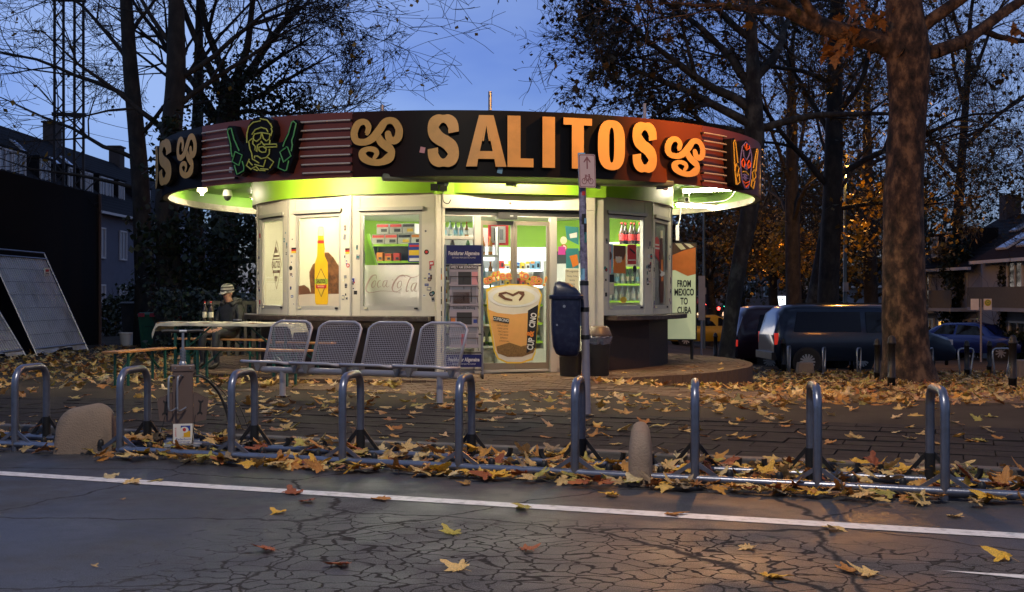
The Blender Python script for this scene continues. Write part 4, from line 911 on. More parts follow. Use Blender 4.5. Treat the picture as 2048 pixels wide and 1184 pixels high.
a_ = wn(1560, 1080); text('Öffnungszeiten', .045, DARK, 'print_lettering', npo, (a_[0], -.016, a_[1]), sx=.8)
for i, s in enumerate(('Montag - Freitag', 'Samstag', 'Sonntag')): text(s, .032, DARK, 'print_lettering', npo, (a_[0], -.016, a_[1] - .075 - .06 * i), sx=.8)
# ================================================================ street furniture
def ray_v(px, v, z):
    """point on the vertical street plane v (distance across the street) seen at column px"""
    k = (px - 1024) / F; d = v / (k * VX + VY); return Vector((k * d, d, z))
RAILM = mat('rack_steel', (.20, .22, .29), .30, .8, var=.3, vs=12, bump=.06, bs=70, dirt=(.13, .12, .13), dirt_s=9, dirt_a=.4)
HOOPD = mat('rack_bracket', (.018, .019, .023), .5, .4, var=.2)
# ---- bicycle rack: two long rails, hoops, braces, wheel cradles
org = ray_v(1024, 8.35, 0); rack = thing('bicycle_rack', 'long low grey steel bicycle rack with nine hoops filled with leaves', 'bicycle rack', org)
HV = Vector((math.sin(R_(8.4)), math.cos(R_(8.4)), 0)); ud = Vector((UX, UY, 0))
front = [ray_v(p, 8.35, 0) - org for p in (30, 240, 463, 685, 918, 1150, 1390, 1635, 1890)]
dep = .5 / (HV.x * VX + HV.y * VY)
stone_px = [(112, 236), (1255, 1304)]
def rail(name, shift, v):
    edges = [-420] + [q_ for s in stone_px for q_ in s] + [2500]
    for i in range(0, len(edges), 2):
        p0, p1 = ray_v(edges[i], v, .055) - org, ray_v(edges[i + 1], v, .055) - org
        b = MB(); b.tube([p0, p1], .030, 14, RAILM); b.build(name, rack, smooth=True)
rail('front_rail', 0, 8.35); rail('rear_rail', 0, 8.85)
for i, p in enumerate(front):
    r = p + HV * dep; h = .69; cr_ = .13; t = R_(rng.uniform(-1, 1))
    pts = [p + Vector((0, 0, -.02)), p + Vector((0, 0, .3)), p + Vector((0, 0, h - cr_))]
    pts += [p + HV * (cr_ - cr_ * math.cos(R_(a))) + Vector((0, 0, h - cr_ + cr_ * math.sin(R_(a)))) for a in (15, 30, 45, 60, 75, 90)]
    pts += [r - HV * (cr_ - cr_ * math.sin(R_(a))) + Vector((0, 0, h - cr_ + cr_ * math.cos(R_(a)))) for a in (0, 15, 30, 45, 60, 75, 90)]
    pts += [r + Vector((0, 0, .3)), r + Vector((0, 0, .02))]
    b = MB(); b.tube(pts, .030, 16, RAILM); hoop = b.build('hoop', rack, smooth=True)
    for q_, m, hh in ((p, RAILM, .16), (r, HOOPD, .24)):
        for s in (-1, 1):
            b = MB(); b.bar(q_ + ud * (s * .02) + Vector((0, 0, hh)), q_ + ud * (s * .17) + Vector((0, 0, .06)), .012, .028, m); b.build('brace', hoop)
    b = MB(); b.tube([r + Vector((0, 0, .02)), r + Vector((0, 0, .24))], .036, 12, HOOPD); b.build('sleeve', hoop, smooth=True)
    for s in (-1, 1):
        c = r + ud * (s * .27) + Vector((0, 0, .05)); b = MB()
        b.tube(smooth_path([c - ud * (s * .2) + Vector((0, 0, .03)), c - ud * (s * .02) + Vector((0, 0, .01)), c + ud * (s * .04) + Vector((0, 0, .05)), c + ud * (s * .05) + Vector((0, 0, .10))], 4), .02, 8, HOOPD); b.build('wheel_cradle', rack, smooth=True)
        c = p + ud * (s * .24) + HV * .09 + Vector((0, 0, .06)); b = MB(); b.lathe([(.026, 0), (.026, .035), (.018, .055), (.004, .062)], 10, HOOPD, Matrix.Translation(c)); b.build('rubber_cap', rack, smooth=True)
# ---- concrete stones between the hoops
STONE = mat('concrete_stone', (.27, .20, .155), .85, var=.25, vs=5, bump=.5, bs=80, dirt=(.10, .085, .075), dirt_s=5, dirt_a=.6)
def stone(px, py, L_, T_, H_, rz, label):
    g = ground(px, py); b = MB(); pr = [(-L_ / 2, 0), (L_ / 2, 0)] + arc(L_ / 2 - .165, H_ - .18, .15, .18, 0, 90, 7) + arc(-L_ / 2 + .20, H_ - .25, .18, .22, 90, 180, 7)
    n = len(pr); vv = []; rows = [(-.5 + i / 10, math.sqrt(max(0, 1 - (abs(-1 + i / 5)) ** 2.6))) for i in range(11)]
    for (ty, s) in rows:
        for x, z in pr: vv.append((x * (.80 + .20 * s), ty * T_, z * (.58 + .42 * s)))
    m_ = len(rows); fs = [(j * n + i, j * n + (i + 1) % n, (j + 1) * n + (i + 1) % n, (j + 1) * n + i) for j in range(m_ - 1) for i in range(n)] + [tuple(range(n - 1, -1, -1)), tuple(range((m_ - 1) * n, m_ * n))]
    b.add(vv, fs, STONE); o = b.build('concrete_stone', X=Matrix.Translation((g.x, g.y, -.01)) @ Matrix.Rotation(rz, 4, 'Z'), smooth=True)
    tag(o, label, 'bollard', 'low concrete stones in the bicycle rack')
stone(172, 905, .52, .20, .42, R_(8), 'wide rounded concrete stone beside the repair station')
stone(1281, 958, .70, .165, .40, R_(84), 'low rounded concrete stone with a rust-red leaf at its foot')
# ---- bicycle repair station
g = ground(366, 905); REP = mat('repair_box_paint', (.15, .105, .095), .45, .3, var=.12, vs=10)
st = thing('repair_station', 'grey bicycle repair column with tool pockets and pump handle', 'repair station', (g.x, g.y, 0), R_(14)); st.scale = (1, 1, .76)
b = MB(); b.box((0, 0, .49), (.165, .16, .86), REP); b.build('column', st, bevel=.006)
b = MB(); b.box((0, 0, .925), (.185, .18, .065), REP); top_ = b.build('cap', st, bevel=.006)
for s in (-1, 1):
    b = MB(); b.tube([(s * .06, -.092, .93), (s * .06, -.096, .93)], .007, 8, GALV); b.build('screw', top_)
b = MB(); b.tube([(0, 0, .95), (0, 0, 1.31)], .011, 10, GALV); b.lathe([(.03, .955), (.03, .985), (.02, 1.0)], 14, GALV); b.build('pump_rod', st, smooth=True)
b = MB(); b.tube([(.022 * math.cos(t_ * 1.05), .022 * math.sin(t_ * 1.05), 1.0 + t_ * .0028) for t_ in range(48)], .0045, 5, GALV); b.build('spring', st)
b = MB(); b.tube([(-.17, 0, 1.325), (-.13, 0, 1.33), (-.03, 0, 1.325)], .020, 10, DARK); b.tube([(.03, 0, 1.325), (.13, 0, 1.33), (.17, 0, 1.325)], .020, 10, DARK); b.tube([(-.032, 0, 1.325), (.032, 0, 1.325)], .018, 10, GALV); b.build('pump_handle', st, smooth=True)
for s in (-1, 1):
    b = MB(); x0, x1 = s * .085, s * .205
    pr = [(x0, .34), (x0 + s * .10, .36), (x1, .58), (x0, .66)] if s > 0 else [(x0, .34), (x0 + s * .10, .36), (x1, .58), (x0, .66)]
    b.prism(pr, -.075, -.071, REP); b.prism(pr, .071, .075, REP)
    b.add([(x0 + s * .10, -.071, .36), (x1, -.071, .58), (x1, .071, .58), (x0 + s * .10, .071, .36)], [(0, 1, 2, 3)], REP)
    b.add([(x0, -.071, .34), (x0 + s * .10, -.071, .36), (x0 + s * .10, .071, .36), (x0, .071, .34)], [(0, 1, 2, 3)], REP)
    pk = b.build('tool_pocket', st)
    w = MB(); xc = (x0 + x1) / 2 - s * .005; Xw = Matrix.Translation((xc, -.0765, .50)) @ Matrix.Rotation(.06, 4, 'Y')
    w.prism(rect(-.008, -.05, .008, .05), -.001, 0, DARK, X=Xw)
    for e in (-1, 1): w.prism([(-.018, e * .085), (-.022, e * .065), (-.008, e * .045), (.008, e * .045), (.022, e * .065), (.018, e * .085), (.008, e * .07), (-.008, e * .07)], -.0012, 0, DARK, X=Xw)
    w.build('wrench_mark', pk)
b = MB(); b.box((-.03, -.083, .64), (.06, .006, .42), REP); b.build('tool_plate', st)
for dx in (-.065, .005):
    b = MB(); b.tube(smooth_path([(dx, -.08, .84), (dx - .03, -.15, .85), (dx - .045, -.175, .80), (dx - .045, -.175, .52), (dx - .03, -.16, .475), (dx + .02, -.1, .505)], 4), .0085, 8, GALV); b.build('hanger_hook', st, smooth=True)
b = MB(); b.tube(smooth_path([(.08, 0, .83), (.16, 0, .82), (.28, .05, .66), (.36, .05, .40), (.40, .05, .1), (.40, .08, .03)], 6), .012, 8, DARK); b.build('air_hose', st, smooth=True)
for k in range(3):
    b = MB(); b.tube(smooth_path([(.08, .03, .90 - .03 * k), (.2 + .02 * k, .04, .82 - .03 * k), (.33 + .05 * k, .05, .55), (.44 + .05 * k, .06, .22)], 5), .003, 5, DARK); b.build('tool_wire', st)
for s in (-1, 1): b = MB(); b.tube([(s * .12 - .02, -.09, .42), (s * .13 - .05, -.10, .2), (s * .12 - .05, -.08, .08)], .003, 5, DARK); b.build('tool_wire', st)
for x in (-.12, .11):
    b = MB(); b.box((x, .25, .068), (.05, .80, .05), GALV); b.box((x, -.151, .068), (.03, .003, .03), DARK); b.build('mounting_channel', st)
b = MB(); b.box((0, 0, .098), (.3, .2, .012), GALV); b.build('foot_plate', st)
b = MB(); b.prism(rect(-.0775, .11, .0775, .325), -.0835, -.081, WHT); sg = b.build('slogan_sign', st)
Xp = Matrix.Translation((.018, -.0848, .235)); PB = mat('logo_blue', (.02, .05, .32), .5); PY = mat('logo_amber', (.75, .42, .02), .5)
b = MB(); b.prism(rect(-.035, 0, .042, .07), -.0005, 0, PB, X=Xp); b.prism(rect(-.022, -.055, .042, .012), -.0008, 0, PY, X=Xp); b.prism(circ(-.005, .025, .033, 18), -.0012, -.0008, WHT, X=Xp); b.prism(rect(-.035, -.05, -.012, .03), -.0013, -.0008, WHT, X=Xp); b.prism(circ(-.006, .026, .014, 12, .02), -.0018, -.0013, RED, X=Xp); b.build('logo', sg)
text('Paderborn', .034, PB, 'sign_lettering', sg, (.004, -.0850, .158), sx=.85); text('überzeugt.', .034, PB, 'sign_lettering', sg, (.004, -.0850, .130), sx=.85); text('paderborn.de', .020, RED, 'sign_lettering', sg, (-.058, -.0850, .235), ry=-R_(90), sx=.9)
b = MB(); b.box((.0842, 0, .22), (.0025, .12, .18), WHT); s2 = b.build('slogan_sign', st); b = MB(); b.box((.0858, -.005, .245), (.001, .06, .07), PB); b.box((.0864, .005, .22), (.001, .05, .05), PY); b.build('logo', s2)
# ---- four-seat wire bench
pL, pR = ground(560, 795), ground(875, 808); ctr = (pL + pR) / 2; ang = math.atan2(pR.y - pL.y, pR.x - pL.x)
WIRE = mat('seat_wire', (.50, .48, .54), .42, .35, var=.1); legd = (pR - pL).length
bench = thing('mesh_bench', 'four-seat wire mesh bench in pale violet-grey steel', 'bench', (ctr.x, ctr.y, ctr.z), ang)
beam_h = .315; l0 = -legd / 2 - .30; l1 = legd / 2 + .43 * .55
b = MB(); b.tube([(l0, .05, beam_h), (l1, .05, beam_h)], .038, 14, WIRE); b.build('beam', bench, smooth=True)
for s in (-1, 1):
    b = MB(); b.tube([(s * legd / 2, .05, 0), (s * legd / 2, .05, beam_h)], .036, 14, WIRE); b.box((s * legd / 2, .05, .008), (.13, .13, .016), HOOPD); b.build('leg', bench, smooth=True)
pitch = (l1 - l0 + .12) / 4
def wire_seat():
    t = bpy.data.objects.new('seat', None)
    w = pitch * .97; sd_ = .42; sh = .425
    # seat pan outline then back outline (back narrower and raked)
    fr_ = MB(); pan = [(-w / 2, -.24), (-w / 2 + .04, -.26), (w / 2 - .1, -.26), (w / 2, -.22)]
    fr_.tube([(-w / 2 - .01, -.16, sh - .005), (-w / 2, -.22, sh), (-w / 2 + .05, -.255, sh), (w / 2 - .12, -.255, sh), (w / 2 - .03, -.21, sh - .018), (w / 2 - .01, -.1, sh - .02), (w / 2 - .05, .15, sh - .03), (-w / 2 + .06, .15, sh - .03), (-w / 2 - .01, -.16, sh - .005)], .017, 8, WIRE)
    bw0, bw1 = w * .86, w * .80; z0, z1 = sh - .02, sh + .46; y0, y1 = .15, .27
    bk = [(-bw0 / 2 - .005, y0, z0), (-bw1 / 2 + .03 - .02, y0 + (y1 - y0) * .8, z0 + (z1 - z0) * .85), (-bw1 / 2 + .06, y1 - .012, z1 - .03), (-bw1 / 2 + .13, y1, z1), (bw1 / 2 - .05, y1, z1), (bw1 / 2 + .02, y1 - .012, z1 - .03), (bw1 / 2 + .055, y0 + (y1 - y0) * .8, z0 + (z1 - z0) * .85), (bw0 / 2 - .02, y0, z0)]
    fr_.tube(bk, .016, 8, WIRE)
    ms = MB()
    nx, nz = 25, 22
    def bp(u, v):
        k = 1 - .0; l = (-bw0 / 2 + .0 + (.02) * v, bw0 / 2 - .02 + .06 * v * .9); edge_in = .0
        if v > .88: e = (v - .88) / .12; edge_in = .085 * e * e
        return (l[0] + edge_in + (l[1] - l[0] - 2 * edge_in) * u, y0 + (y1 - y0) * v, z0 + (z1 - z0) * v)
    for i in range(1, nx): ms.tube([bp(i / nx, 0), bp(i / nx, .9), bp(i / nx, 1)], .0025, 4, WIRE, caps=False)
    for j in range(1, nz): ms.tube([bp(0, j / nz), bp(1, j / nz)], .0025, 4, WIRE, caps=False)
    for i in range(1, nx): x = -w / 2 + .02 + (w - .06) * i / nx; ms.tube([(x, -.25, sh), (x, .15, sh - .028)], .0025, 4, WIRE, caps=False)
    for j in range(1, 18): y = -.25 + .4 * j / 18; ms.tube([(-w / 2 + .01, y, sh - .01 * j / 18), (w / 2 - .03, y, sh - .022)], .0025, 4, WIRE, caps=False)
    br = []
    for s in (-.40, .40):
        m_ = MB(); x = s * w; m_.prism([(x - .055, sh - .03), (x + .045, sh - .03), (x + .03, sh - .09), (x + .012, beam_h - .02), (x - .012, beam_h - .02)], -.02, .11, GREYP); br.append(m_)
    return fr_, ms, br
frm, msh, brk = wire_seat()
fm, mm, bm_ = frm.mesh('seat_frame', True), msh.mesh('wire_mesh'), [x.mesh('bracket') for x in brk]
for i in range(4):
    e = bpy.data.objects.new('seat_frame', fm); COL.objects.link(e); e.parent = bench; e.location = (l0 - .10 + pitch * (i + .5), 0, rng.uniform(-.004, .004))
    o = bpy.data.objects.new('wire_mesh', mm); COL.objects.link(o); o.parent = e; o['kind'] = 'stuff'
    for m_ in bm_: o = bpy.data.objects.new('bracket', m_); COL.objects.link(o); o.parent = e
# ---- sign post with litter bin
g = ground(1174, 832); dsc = g.y / F
sp = thing('sign_post', 'grey sign post covered in stickers with a small cycle sign', 'sign', g, 0)
top = at(1163, 306, g.y) - g; POSTM = mat('post_zinc', (.33, .30, .36), .45, .5, var=.25, vs=8); POSTS = mat('stickered_post', (.22, .2, .3), .5, var=1., vs=30, dirt=(.02, .02, .06), dirt_s=14, dirt_a=.9)
mid = top * .64
b = MB(); b.tube([(0, 0, 0), tuple(top * .5)], .040, 16, POSTM); b.tube([tuple(top * .5), tuple(top * .985)], .036, 16, POSTS); b.tube([tuple(top * .985), tuple(top)], .037, 16, SKYB); b.build('post', sp, smooth=True)
b = MB(); b.lathe([(.075, 0), (.075, .012), (.05, .02)], 14, HOOPD); b.build('foot_ring', sp)
for z_ in (.505, .405, .30): b = MB(); p = top * z_; b.tube([p - Vector((0, 0, .022)), p + Vector((0, 0, .022))], .044, 16, HOOPD); b.build('clamp', sp, smooth=True)
for i in range(26):
    f_ = rng.uniform(.42, .95); p = top * f_; b = MB(); a = R_(rng.uniform(-100, 100)); m_ = rng.choice([WHT, DARK, BLUE, SKYB, RED, MAG, GREYP, DARK, WHT, TEAL]); h_ = rng.uniform(.02, .06); da_ = rng.uniform(.35, .8)
    vv = []; r_ = .0366 + .0004 * rng.random()
    for k in range(5):
        t_ = a - da_ + 2 * da_ * k / 4; vv += [(p.x + r_ * math.sin(t_), p.y - r_ * math.cos(t_), p.z - h_), (p.x + r_ * math.sin(t_), p.y - r_ * math.cos(t_), p.z + h_)]
    b.add(vv, [(2 * k, 2 * k + 2, 2 * k + 3, 2 * k + 1) for k in range(4)], m_); b.build('sticker', sp)
SGN = mat('sign_face', (.70, .48, .46), .4, var=.06); SGR = mat('sign_border', (.30, .10, .10), .45)
sc_ = at(1171, 343, g.y) - g; Xs_ = Matrix.Translation((sc_.x + .01, -.045, sc_.z)) @ Matrix.Rotation(R_(32), 4, 'Z') @ Matrix.Rotation(R_(-2), 4, 'Y')
b = MB(); b.prism(rrect(-.10, -.165, .10, .165, .02), -.008, 0, SGN, GALV); sgn = b.build('cycle_sign', sp, Xs_)
b = MB(); put_strip(b, rrect(-.094, -.159, .094, .159, .018) + [(.076, -.159)], rrect(-.087, -.152, .087, .152, .014) + [(.073, -.152)], lambda x, z, d: Vector((x, -.008 - d, z)), 0, .001, SGR, SGR)
b.prism(rect(-.007, .02, .007, .12), -.0095, -.008, SGR); b.prism([(-.045, .085), (-.03, .085), (0, .118), (.03, .085), (.045, .085), (0, .145)], -.0098, -.008, SGR)
for cx in (-.04, .04): put_strip(b, [(cx + .03 * math.cos(R_(20 * i)), -.10 + .03 * math.sin(R_(20 * i))) for i in range(19)], [(cx + .023 * math.cos(R_(20 * i)), -.10 + .023 * math.sin(R_(20 * i))) for i in range(19)], lambda x, z, d: Vector((x, -.008 - d, z)), 0, .001, SGR, SGR)
for q_ in (((-.04, -.10), (-.02, -.045)), ((-.02, -.05), (.025, -.05)), ((0, -.10), (-.02, -.055)), ((0, -.10), (.025, -.05)), ((.04, -.10), (.022, -.035)), ((.01, -.035), (.03, -.035)), ((-.03, -.04), (-.008, -.04))):
    (xa, za), (xb, zb) = q_; dx_, dz_ = xb - xa, zb - za; ln = math.hypot(dx_, dz_); nx_, nz_ = -dz_ / ln * .004, dx_ / ln * .004
    b.prism([(xa + nx_, za + nz_), (xb + nx_, zb + nz_), (xb - nx_, zb - nz_), (xa - nx_, za - nz_)], -.0092 - .0003 * rng.random(), -.008, SGR)
b.build('sign_print', sgn)
BINM = mat('navy_bin_plastic', (.010, .014, .045), .32, var=.3, vs=6, spec=.6, dirt=(.08, .10, .16), dirt_s=24, dirt_a=.25)
bx0 = at(1131, 640, g.y) - g; BN = thing('litter_bin', 'navy blue plastic litter bin hung on the sign post', 'litter bin', g + Vector((bx0.x, -.02, 0)), 0)
zt_, zb_ = at(1131, 592, g.y).z - g.z, at(1131, 712, g.y).z - g.z
def rsec(w, d, z, r=.05, n=4):
    return [(x, y, z) for x, y in rrect(-w / 2, -d / 2, w / 2, d / 2, min(r, w / 2.1, d / 2.1), n)]
def loft(b, secs, m, caps=True):
    n = len(secs[0]); vv = [p for s in secs for p in s]
    fs = [(j * n + i, j * n + (i + 1) % n, (j + 1) * n + (i + 1) % n, (j + 1) * n + i) for j in range(len(secs) - 1) for i in range(n)]
    if caps: fs += [tuple(range(n - 1, -1, -1)), tuple(range((len(secs) - 1) * n, len(secs) * n))]
    b.add(vv, fs, m)
H_ = zt_ - zb_; off_ = lambda s, dx: [(x + dx, y, z) for x, y, z in s]
b = MB(); loft(b, [off_(rsec(.16, .18, zb_), .03), off_(rsec(.22, .24, zb_ + .025), .015), off_(rsec(.255, .28, zb_ + .09), .006), rsec(.275, .30, zb_ + H_ * .4), rsec(.285, .31, zt_ - .03)], BINM); b.build('bin_body', BN, smooth=True)
b = MB(); loft(b, [rsec(.32, .345, zt_ - .03), rsec(.33, .355, zt_ - .02), rsec(.33, .355, zt_ + .005), rsec(.31, .335, zt_ + .012)], BINM); b.build('bin_rim', BN, smooth=True)
b = MB(); hood = [(-.125, 0), (-.12, .07), (-.105, .125), (-.06, .135), (.03, .115), (.085, .08), (.13, .03), (.145, 0)]
loft(b, [[(x * s_, y, zt_ + .012 + z * zs_) for x, z in hood] for y, s_, zs_ in ((-.14, .85, .55), (-.11, .97, .9), (-.05, 1, 1), (.05, 1, 1), (.11, .97, .9), (.14, .85, .55))], BINM); b.build('bin_hood', BN, smooth=True)
b = MB(); b.bar((.155, .02, zb_ + .3), (.155, .02, zt_), .03, .03, GALV); b.build('bin_bracket', BN)
b = MB(); b.tube([(-.02, -.153, zt_ - .1), (-.02, -.158, zt_ - .1)], .014, 10, GALV); b.tube([(-.09, -.148, zt_ - .28), (-.09, -.153, zt_ - .28)], .010, 10, GALV); b.build('bin_lock', BN)
# black pot and black waste bin beside the door
def on_plat(px, d): return Vector(((px - 1024) / F * d, d, PZ))
b = MB(); p = on_plat(1141, 17.9); b.lathe([(.15, 0), (.155, .02), (.165, .32), (.172, .33), (.172, .36), (.15, .36)], 20, DARK); tag(b.build('black_pot', X=Matrix.Translation(p), smooth=True), 'plain black plastic pot beside the sliding door', 'pot')
p = on_plat(1195, 18.0); t = thing('waste_bin', 'black waste bin with bulging bag and domed lid by the counter', 'waste bin', p)
b = MB(); b.lathe([(.16, 0), (.165, .02), (.19, .55)], 20, DARK); b.build('bin_body', t, smooth=True)
BAGM = mat('bag_plastic', (.10, .12, .18), .18, var=.4, vs=12, bump=.8, bs=25)
b = MB(); n = 26
loft(b, [[((r0 + .012 * math.sin(k * 5.1 + z * 60)) * math.cos(2 * math.pi * k / n), (r0 + .012 * math.sin(k * 3.7)) * math.sin(2 * math.pi * k / n), z + .012 * math.sin(k * 2.3)) for k in range(n)] for r0, z in ((.192, .46), (.205, .52), (.215, .56), (.19, .58))], BAGM, False); b.build('bin_bag', t, smooth=True)
b = MB(); b.lathe([(.20, .575), (.205, .60), (.20, .61), (.165, .70), (.13, .72)], 20, mat('lid_brown_grey', (.10, .075, .06), .4)); b.build('bin_lid', t, smooth=True)
# ---- newspaper rack on castors
p = on_plat(927, 17.35); nr = thing('newspaper_rack', 'wire newspaper rack on castors with dark blue header boards', 'newspaper rack', p, R_(4))
wn_ = .52; NB = mat('header_navy', (.012, .018, .14), .35, var=.06); RKM = mat('rack_wire', (.06, .055, .06), .4, .6); PAPER = mat('newsprint', (.42, .39, .42), .7, var=.1)
for x in (-wn_ / 2, wn_ / 2):
    for y in (-.16, .16): b = MB(); b.tube([(x, y, .08), (x, y, 1.87)], .011, 8, GALV); b.build('upright', nr); b = MB(); b.tube([(x - .015, y, .04), (x + .015, y, .04)], .038, 12, DARK); b.box((x, y, .07), (.035, .04, .03), GALV); b.build('castor', nr)
for (z0, z1, y_) in ((1.60, 1.86, -.172), (.17, .345, -.172)):
    b = MB(); b.box((0, y_, (z0 + z1) / 2), (wn_ - .03, .012, z1 - z0), NB); hb = b.build('header_board', nr); zc = (z0 + z1) / 2
    text('Frankfurter Allgemeine', .074, WHT, 'board_lettering', hb, (0, y_ - .008, zc + .015), sx=.62, off=.0025); text('ZEITUNG FÜR DEUTSCHLAND', .03, WHT, 'board_lettering', hb, (0, y_ - .008, zc - .045), sx=.8)
for z in (.12, .36, .62, 1.58): b = MB(); b.tube([(-wn_ / 2, -.16, z), (wn_ / 2, -.16, z), (wn_ / 2, .16, z), (-wn_ / 2, .16, z), (-wn_ / 2, -.16, z)], .007, 6, RKM); b.build('rack_ring', nr)
tops = [1.545, 1.235, .965, .68]
for i, z in enumerate((1.27, 1.0, .71, .42)):
    b = MB(); zc = z; y_ = -.19 - .012 * i
    for x in (-.2, 0, .2): b.tube([(x, y_ + .06, z - .02), (x, y_ - .015, z - .02), (x * .9, y_ - .02, z + .16)], .004, 5, RKM)
    b.tube([(-.2, y_ - .02, z + .155), (.2, y_ - .02, z + .155)], .004, 5, RKM); b.build('paper_holder', nr)
def paper(z, y_, head_, hs, pics, lab):
    b = MB(); h = .30; b.box((0, 0, h / 2), (.40, .02, h), PAPER)
    o = b.build('newspaper', X=Matrix.Translation(p) @ Matrix.Rotation(R_(4), 4, 'Z') @ Matrix.Translation((0, y_, z)) @ Matrix.Rotation(R_(-7), 4, 'X')); tag(o, lab, 'newspaper', 'newspapers in the rack')
    for (x0, z0, x1, z1, m) in pics: q_ = MB(); q_.box(((x0 + x1) / 2, -.0115, (z0 + z1) / 2), (x1 - x0, .002, z1 - z0), m); q_.build('printed_picture', o)
    if head_: text(head_, hs, DARK if head_[0] != 'W' else WHT, 'masthead', o, (0, -.0135, .262), sx=.8, off=.001)
paper(1.29, -.205, 'WELT AM SONNTAG', .048, [(-.19, .235, .19, .29, DARK), (-.19, .06, -.1, .2, GREYP), (-.08, .02, .1, .2, DARK), (.11, .02, .19, .2, PINK)], 'newspaper with a black masthead, topmost in the rack')
paper(1.02, -.217, '', .04, [(-.17, .03, .17, .28, GREYP), (-.15, .03, .08, .19, BRN), (.09, .05, .11, .28, DARK)], 'newspaper with a full-width portrait photo, under the topmost')
paper(.73, -.229, 'Süddeutsche Zeitung', .045, [(-.1, .03, .11, .2, DARK), (-.18, .05, -.12, .12, ORG), (.13, .05, .18, .1, BLUE)], 'newspaper with a plain masthead and dark photo, third down')
paper(.44, -.241, '', .04, [(-.18, .2, .18, .28, GREYP), (-.17, .05, -.06, .19, GREYP), (-.04, .03, .02, .19, RED), (.04, .05, .17, .19, GREYP)], 'newspaper with a red picture strip, lowest in the rack')
b = MB()
for k in range(14):
    z = .4 + .085 * k; b.box((-wn_ / 2 - .05, -.05 + .06 * math.sin(k), z), (.012, .2, .075), rng.choice([GREYP, WHT, DARK, ORG, TEAL]), Matrix.Identity(4))
tag(b.build('magazine_fan', nr), kind='stuff')
# ---- poster board at the side
d = 22.5; c0, c1 = at(1352, 678, d), at(1391, 487, d)
pbd = thing('poster_board', 'tall pale green advertising board reading FROM MEXICO TO CUBA', 'sign', (0, 0, 0))
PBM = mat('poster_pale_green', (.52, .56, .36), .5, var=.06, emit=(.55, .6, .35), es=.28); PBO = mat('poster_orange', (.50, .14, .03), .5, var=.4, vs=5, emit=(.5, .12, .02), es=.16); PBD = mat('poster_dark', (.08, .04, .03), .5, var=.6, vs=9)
x0, x1, z0, z1 = at(1310, 0, d).x, c1.x, c0.z, c1.z
b = MB(); b.box(((x0 + x1) / 2, d + .04, (z0 + z1) / 2), (x1 - x0 + .05, .08, z1 - z0 + .05), DARK); b.build('frame', pbd)
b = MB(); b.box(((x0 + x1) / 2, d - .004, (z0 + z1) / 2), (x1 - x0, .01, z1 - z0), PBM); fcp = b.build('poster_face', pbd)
zz = lambda py: at(0, py, d).z; xx = lambda px: at(px, 0, d).x
print_ = MB()
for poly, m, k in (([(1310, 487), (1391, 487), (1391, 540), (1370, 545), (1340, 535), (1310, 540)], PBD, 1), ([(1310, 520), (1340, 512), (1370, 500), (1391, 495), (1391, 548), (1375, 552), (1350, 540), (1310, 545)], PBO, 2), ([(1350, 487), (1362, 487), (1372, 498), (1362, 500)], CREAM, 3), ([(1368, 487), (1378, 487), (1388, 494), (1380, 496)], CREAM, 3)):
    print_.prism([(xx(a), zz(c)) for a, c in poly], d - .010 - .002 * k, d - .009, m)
print_.build('poster_picture', fcp)
for s, py in (('FROM', 568), ('MEXICO', 585), ('TO', 603), ('CUBA', 621)): text(s, .17, DARK, 'poster_lettering', fcp, (xx(1368), d - .02, zz(py)), sx=.56, off=.005)
for s in (x0 + .06, x1 - .06): b = MB(); b.tube([(s, d + .04, gz(s, d) - .1), (s, d + .04, z0)], .03, 8, DARK); b.build('post', pbd)
# ---- dark bollards and small hoops on the far pavement
BOL = mat('bollard_iron', (.028, .026, .028), .45, .4, var=.3, vs=10)
def bollard_m():
    b = MB(); b.lathe([(.062, -.1), (.062, .16), (.07, .165), (.07, .19), (.058, .195), (.056, .70), (.068, .705), (.068, .74), (.058, .75), (.058, .78), (.05, .815), (.025, .84), (.005, .845)], 18, BOL); return b.mesh('bollard', True)
BM_ = bollard_m()
for px, d, lab in ((1783, 19.7, 'dark iron bollard standing in the leaves in front of the big plane trunk'), (2025, 19.2, 'dark iron bollard standing in thick leaves apart from the trunk'), (1755, 24.4, 'dark iron bollard touching the side of the big plane trunk'), (1703, 34, 'thin dark bollard between the bike stands and the blue van'), (1934, 28.5, 'dark bollard beside the bike stand in front of the blue car'), (1978, 32.4, 'thin dark bollard between two bike stands near the blue car'), (1893, 42, 'thin dark bollard behind the bike stand near the blue car'), (1431, 37, 'short dark bollard beside the maroon van'), (1568, 32, 'thin dark bollard behind the blue van wheel')):
    x = (px - 1024) / F * d; o = bpy.data.objects.new('bollard', BM_); COL.objects.link(o); o.location = (x, d, gz(x, d)); o.rotation_euler = (R_(rng.uniform(-1, 1)), R_(rng.uniform(-1, 1)), rng.random()); tag(o, lab, 'bollard', 'iron bollards along the far kerb')
def small_stand():
    h = .66; b = MB(); b.tube([(-.18, 0, -.02), (-.2, 0, .2), (-.24, 0, h - .08), (-.21, 0, h - .02), (-.15, 0, h), (.15, 0, h), (.21, 0, h - .02), (.23, 0, h - .08), (.16, 0, .2), (.12, 0, -.02)], .022, 8, GALV); return b.mesh('hoop', True)
SSM = small_stand(); bb = MB(); bb.box((0, 0, .02), (.7, .05, .04), GALV); SBM = bb.mesh('foot_bar')
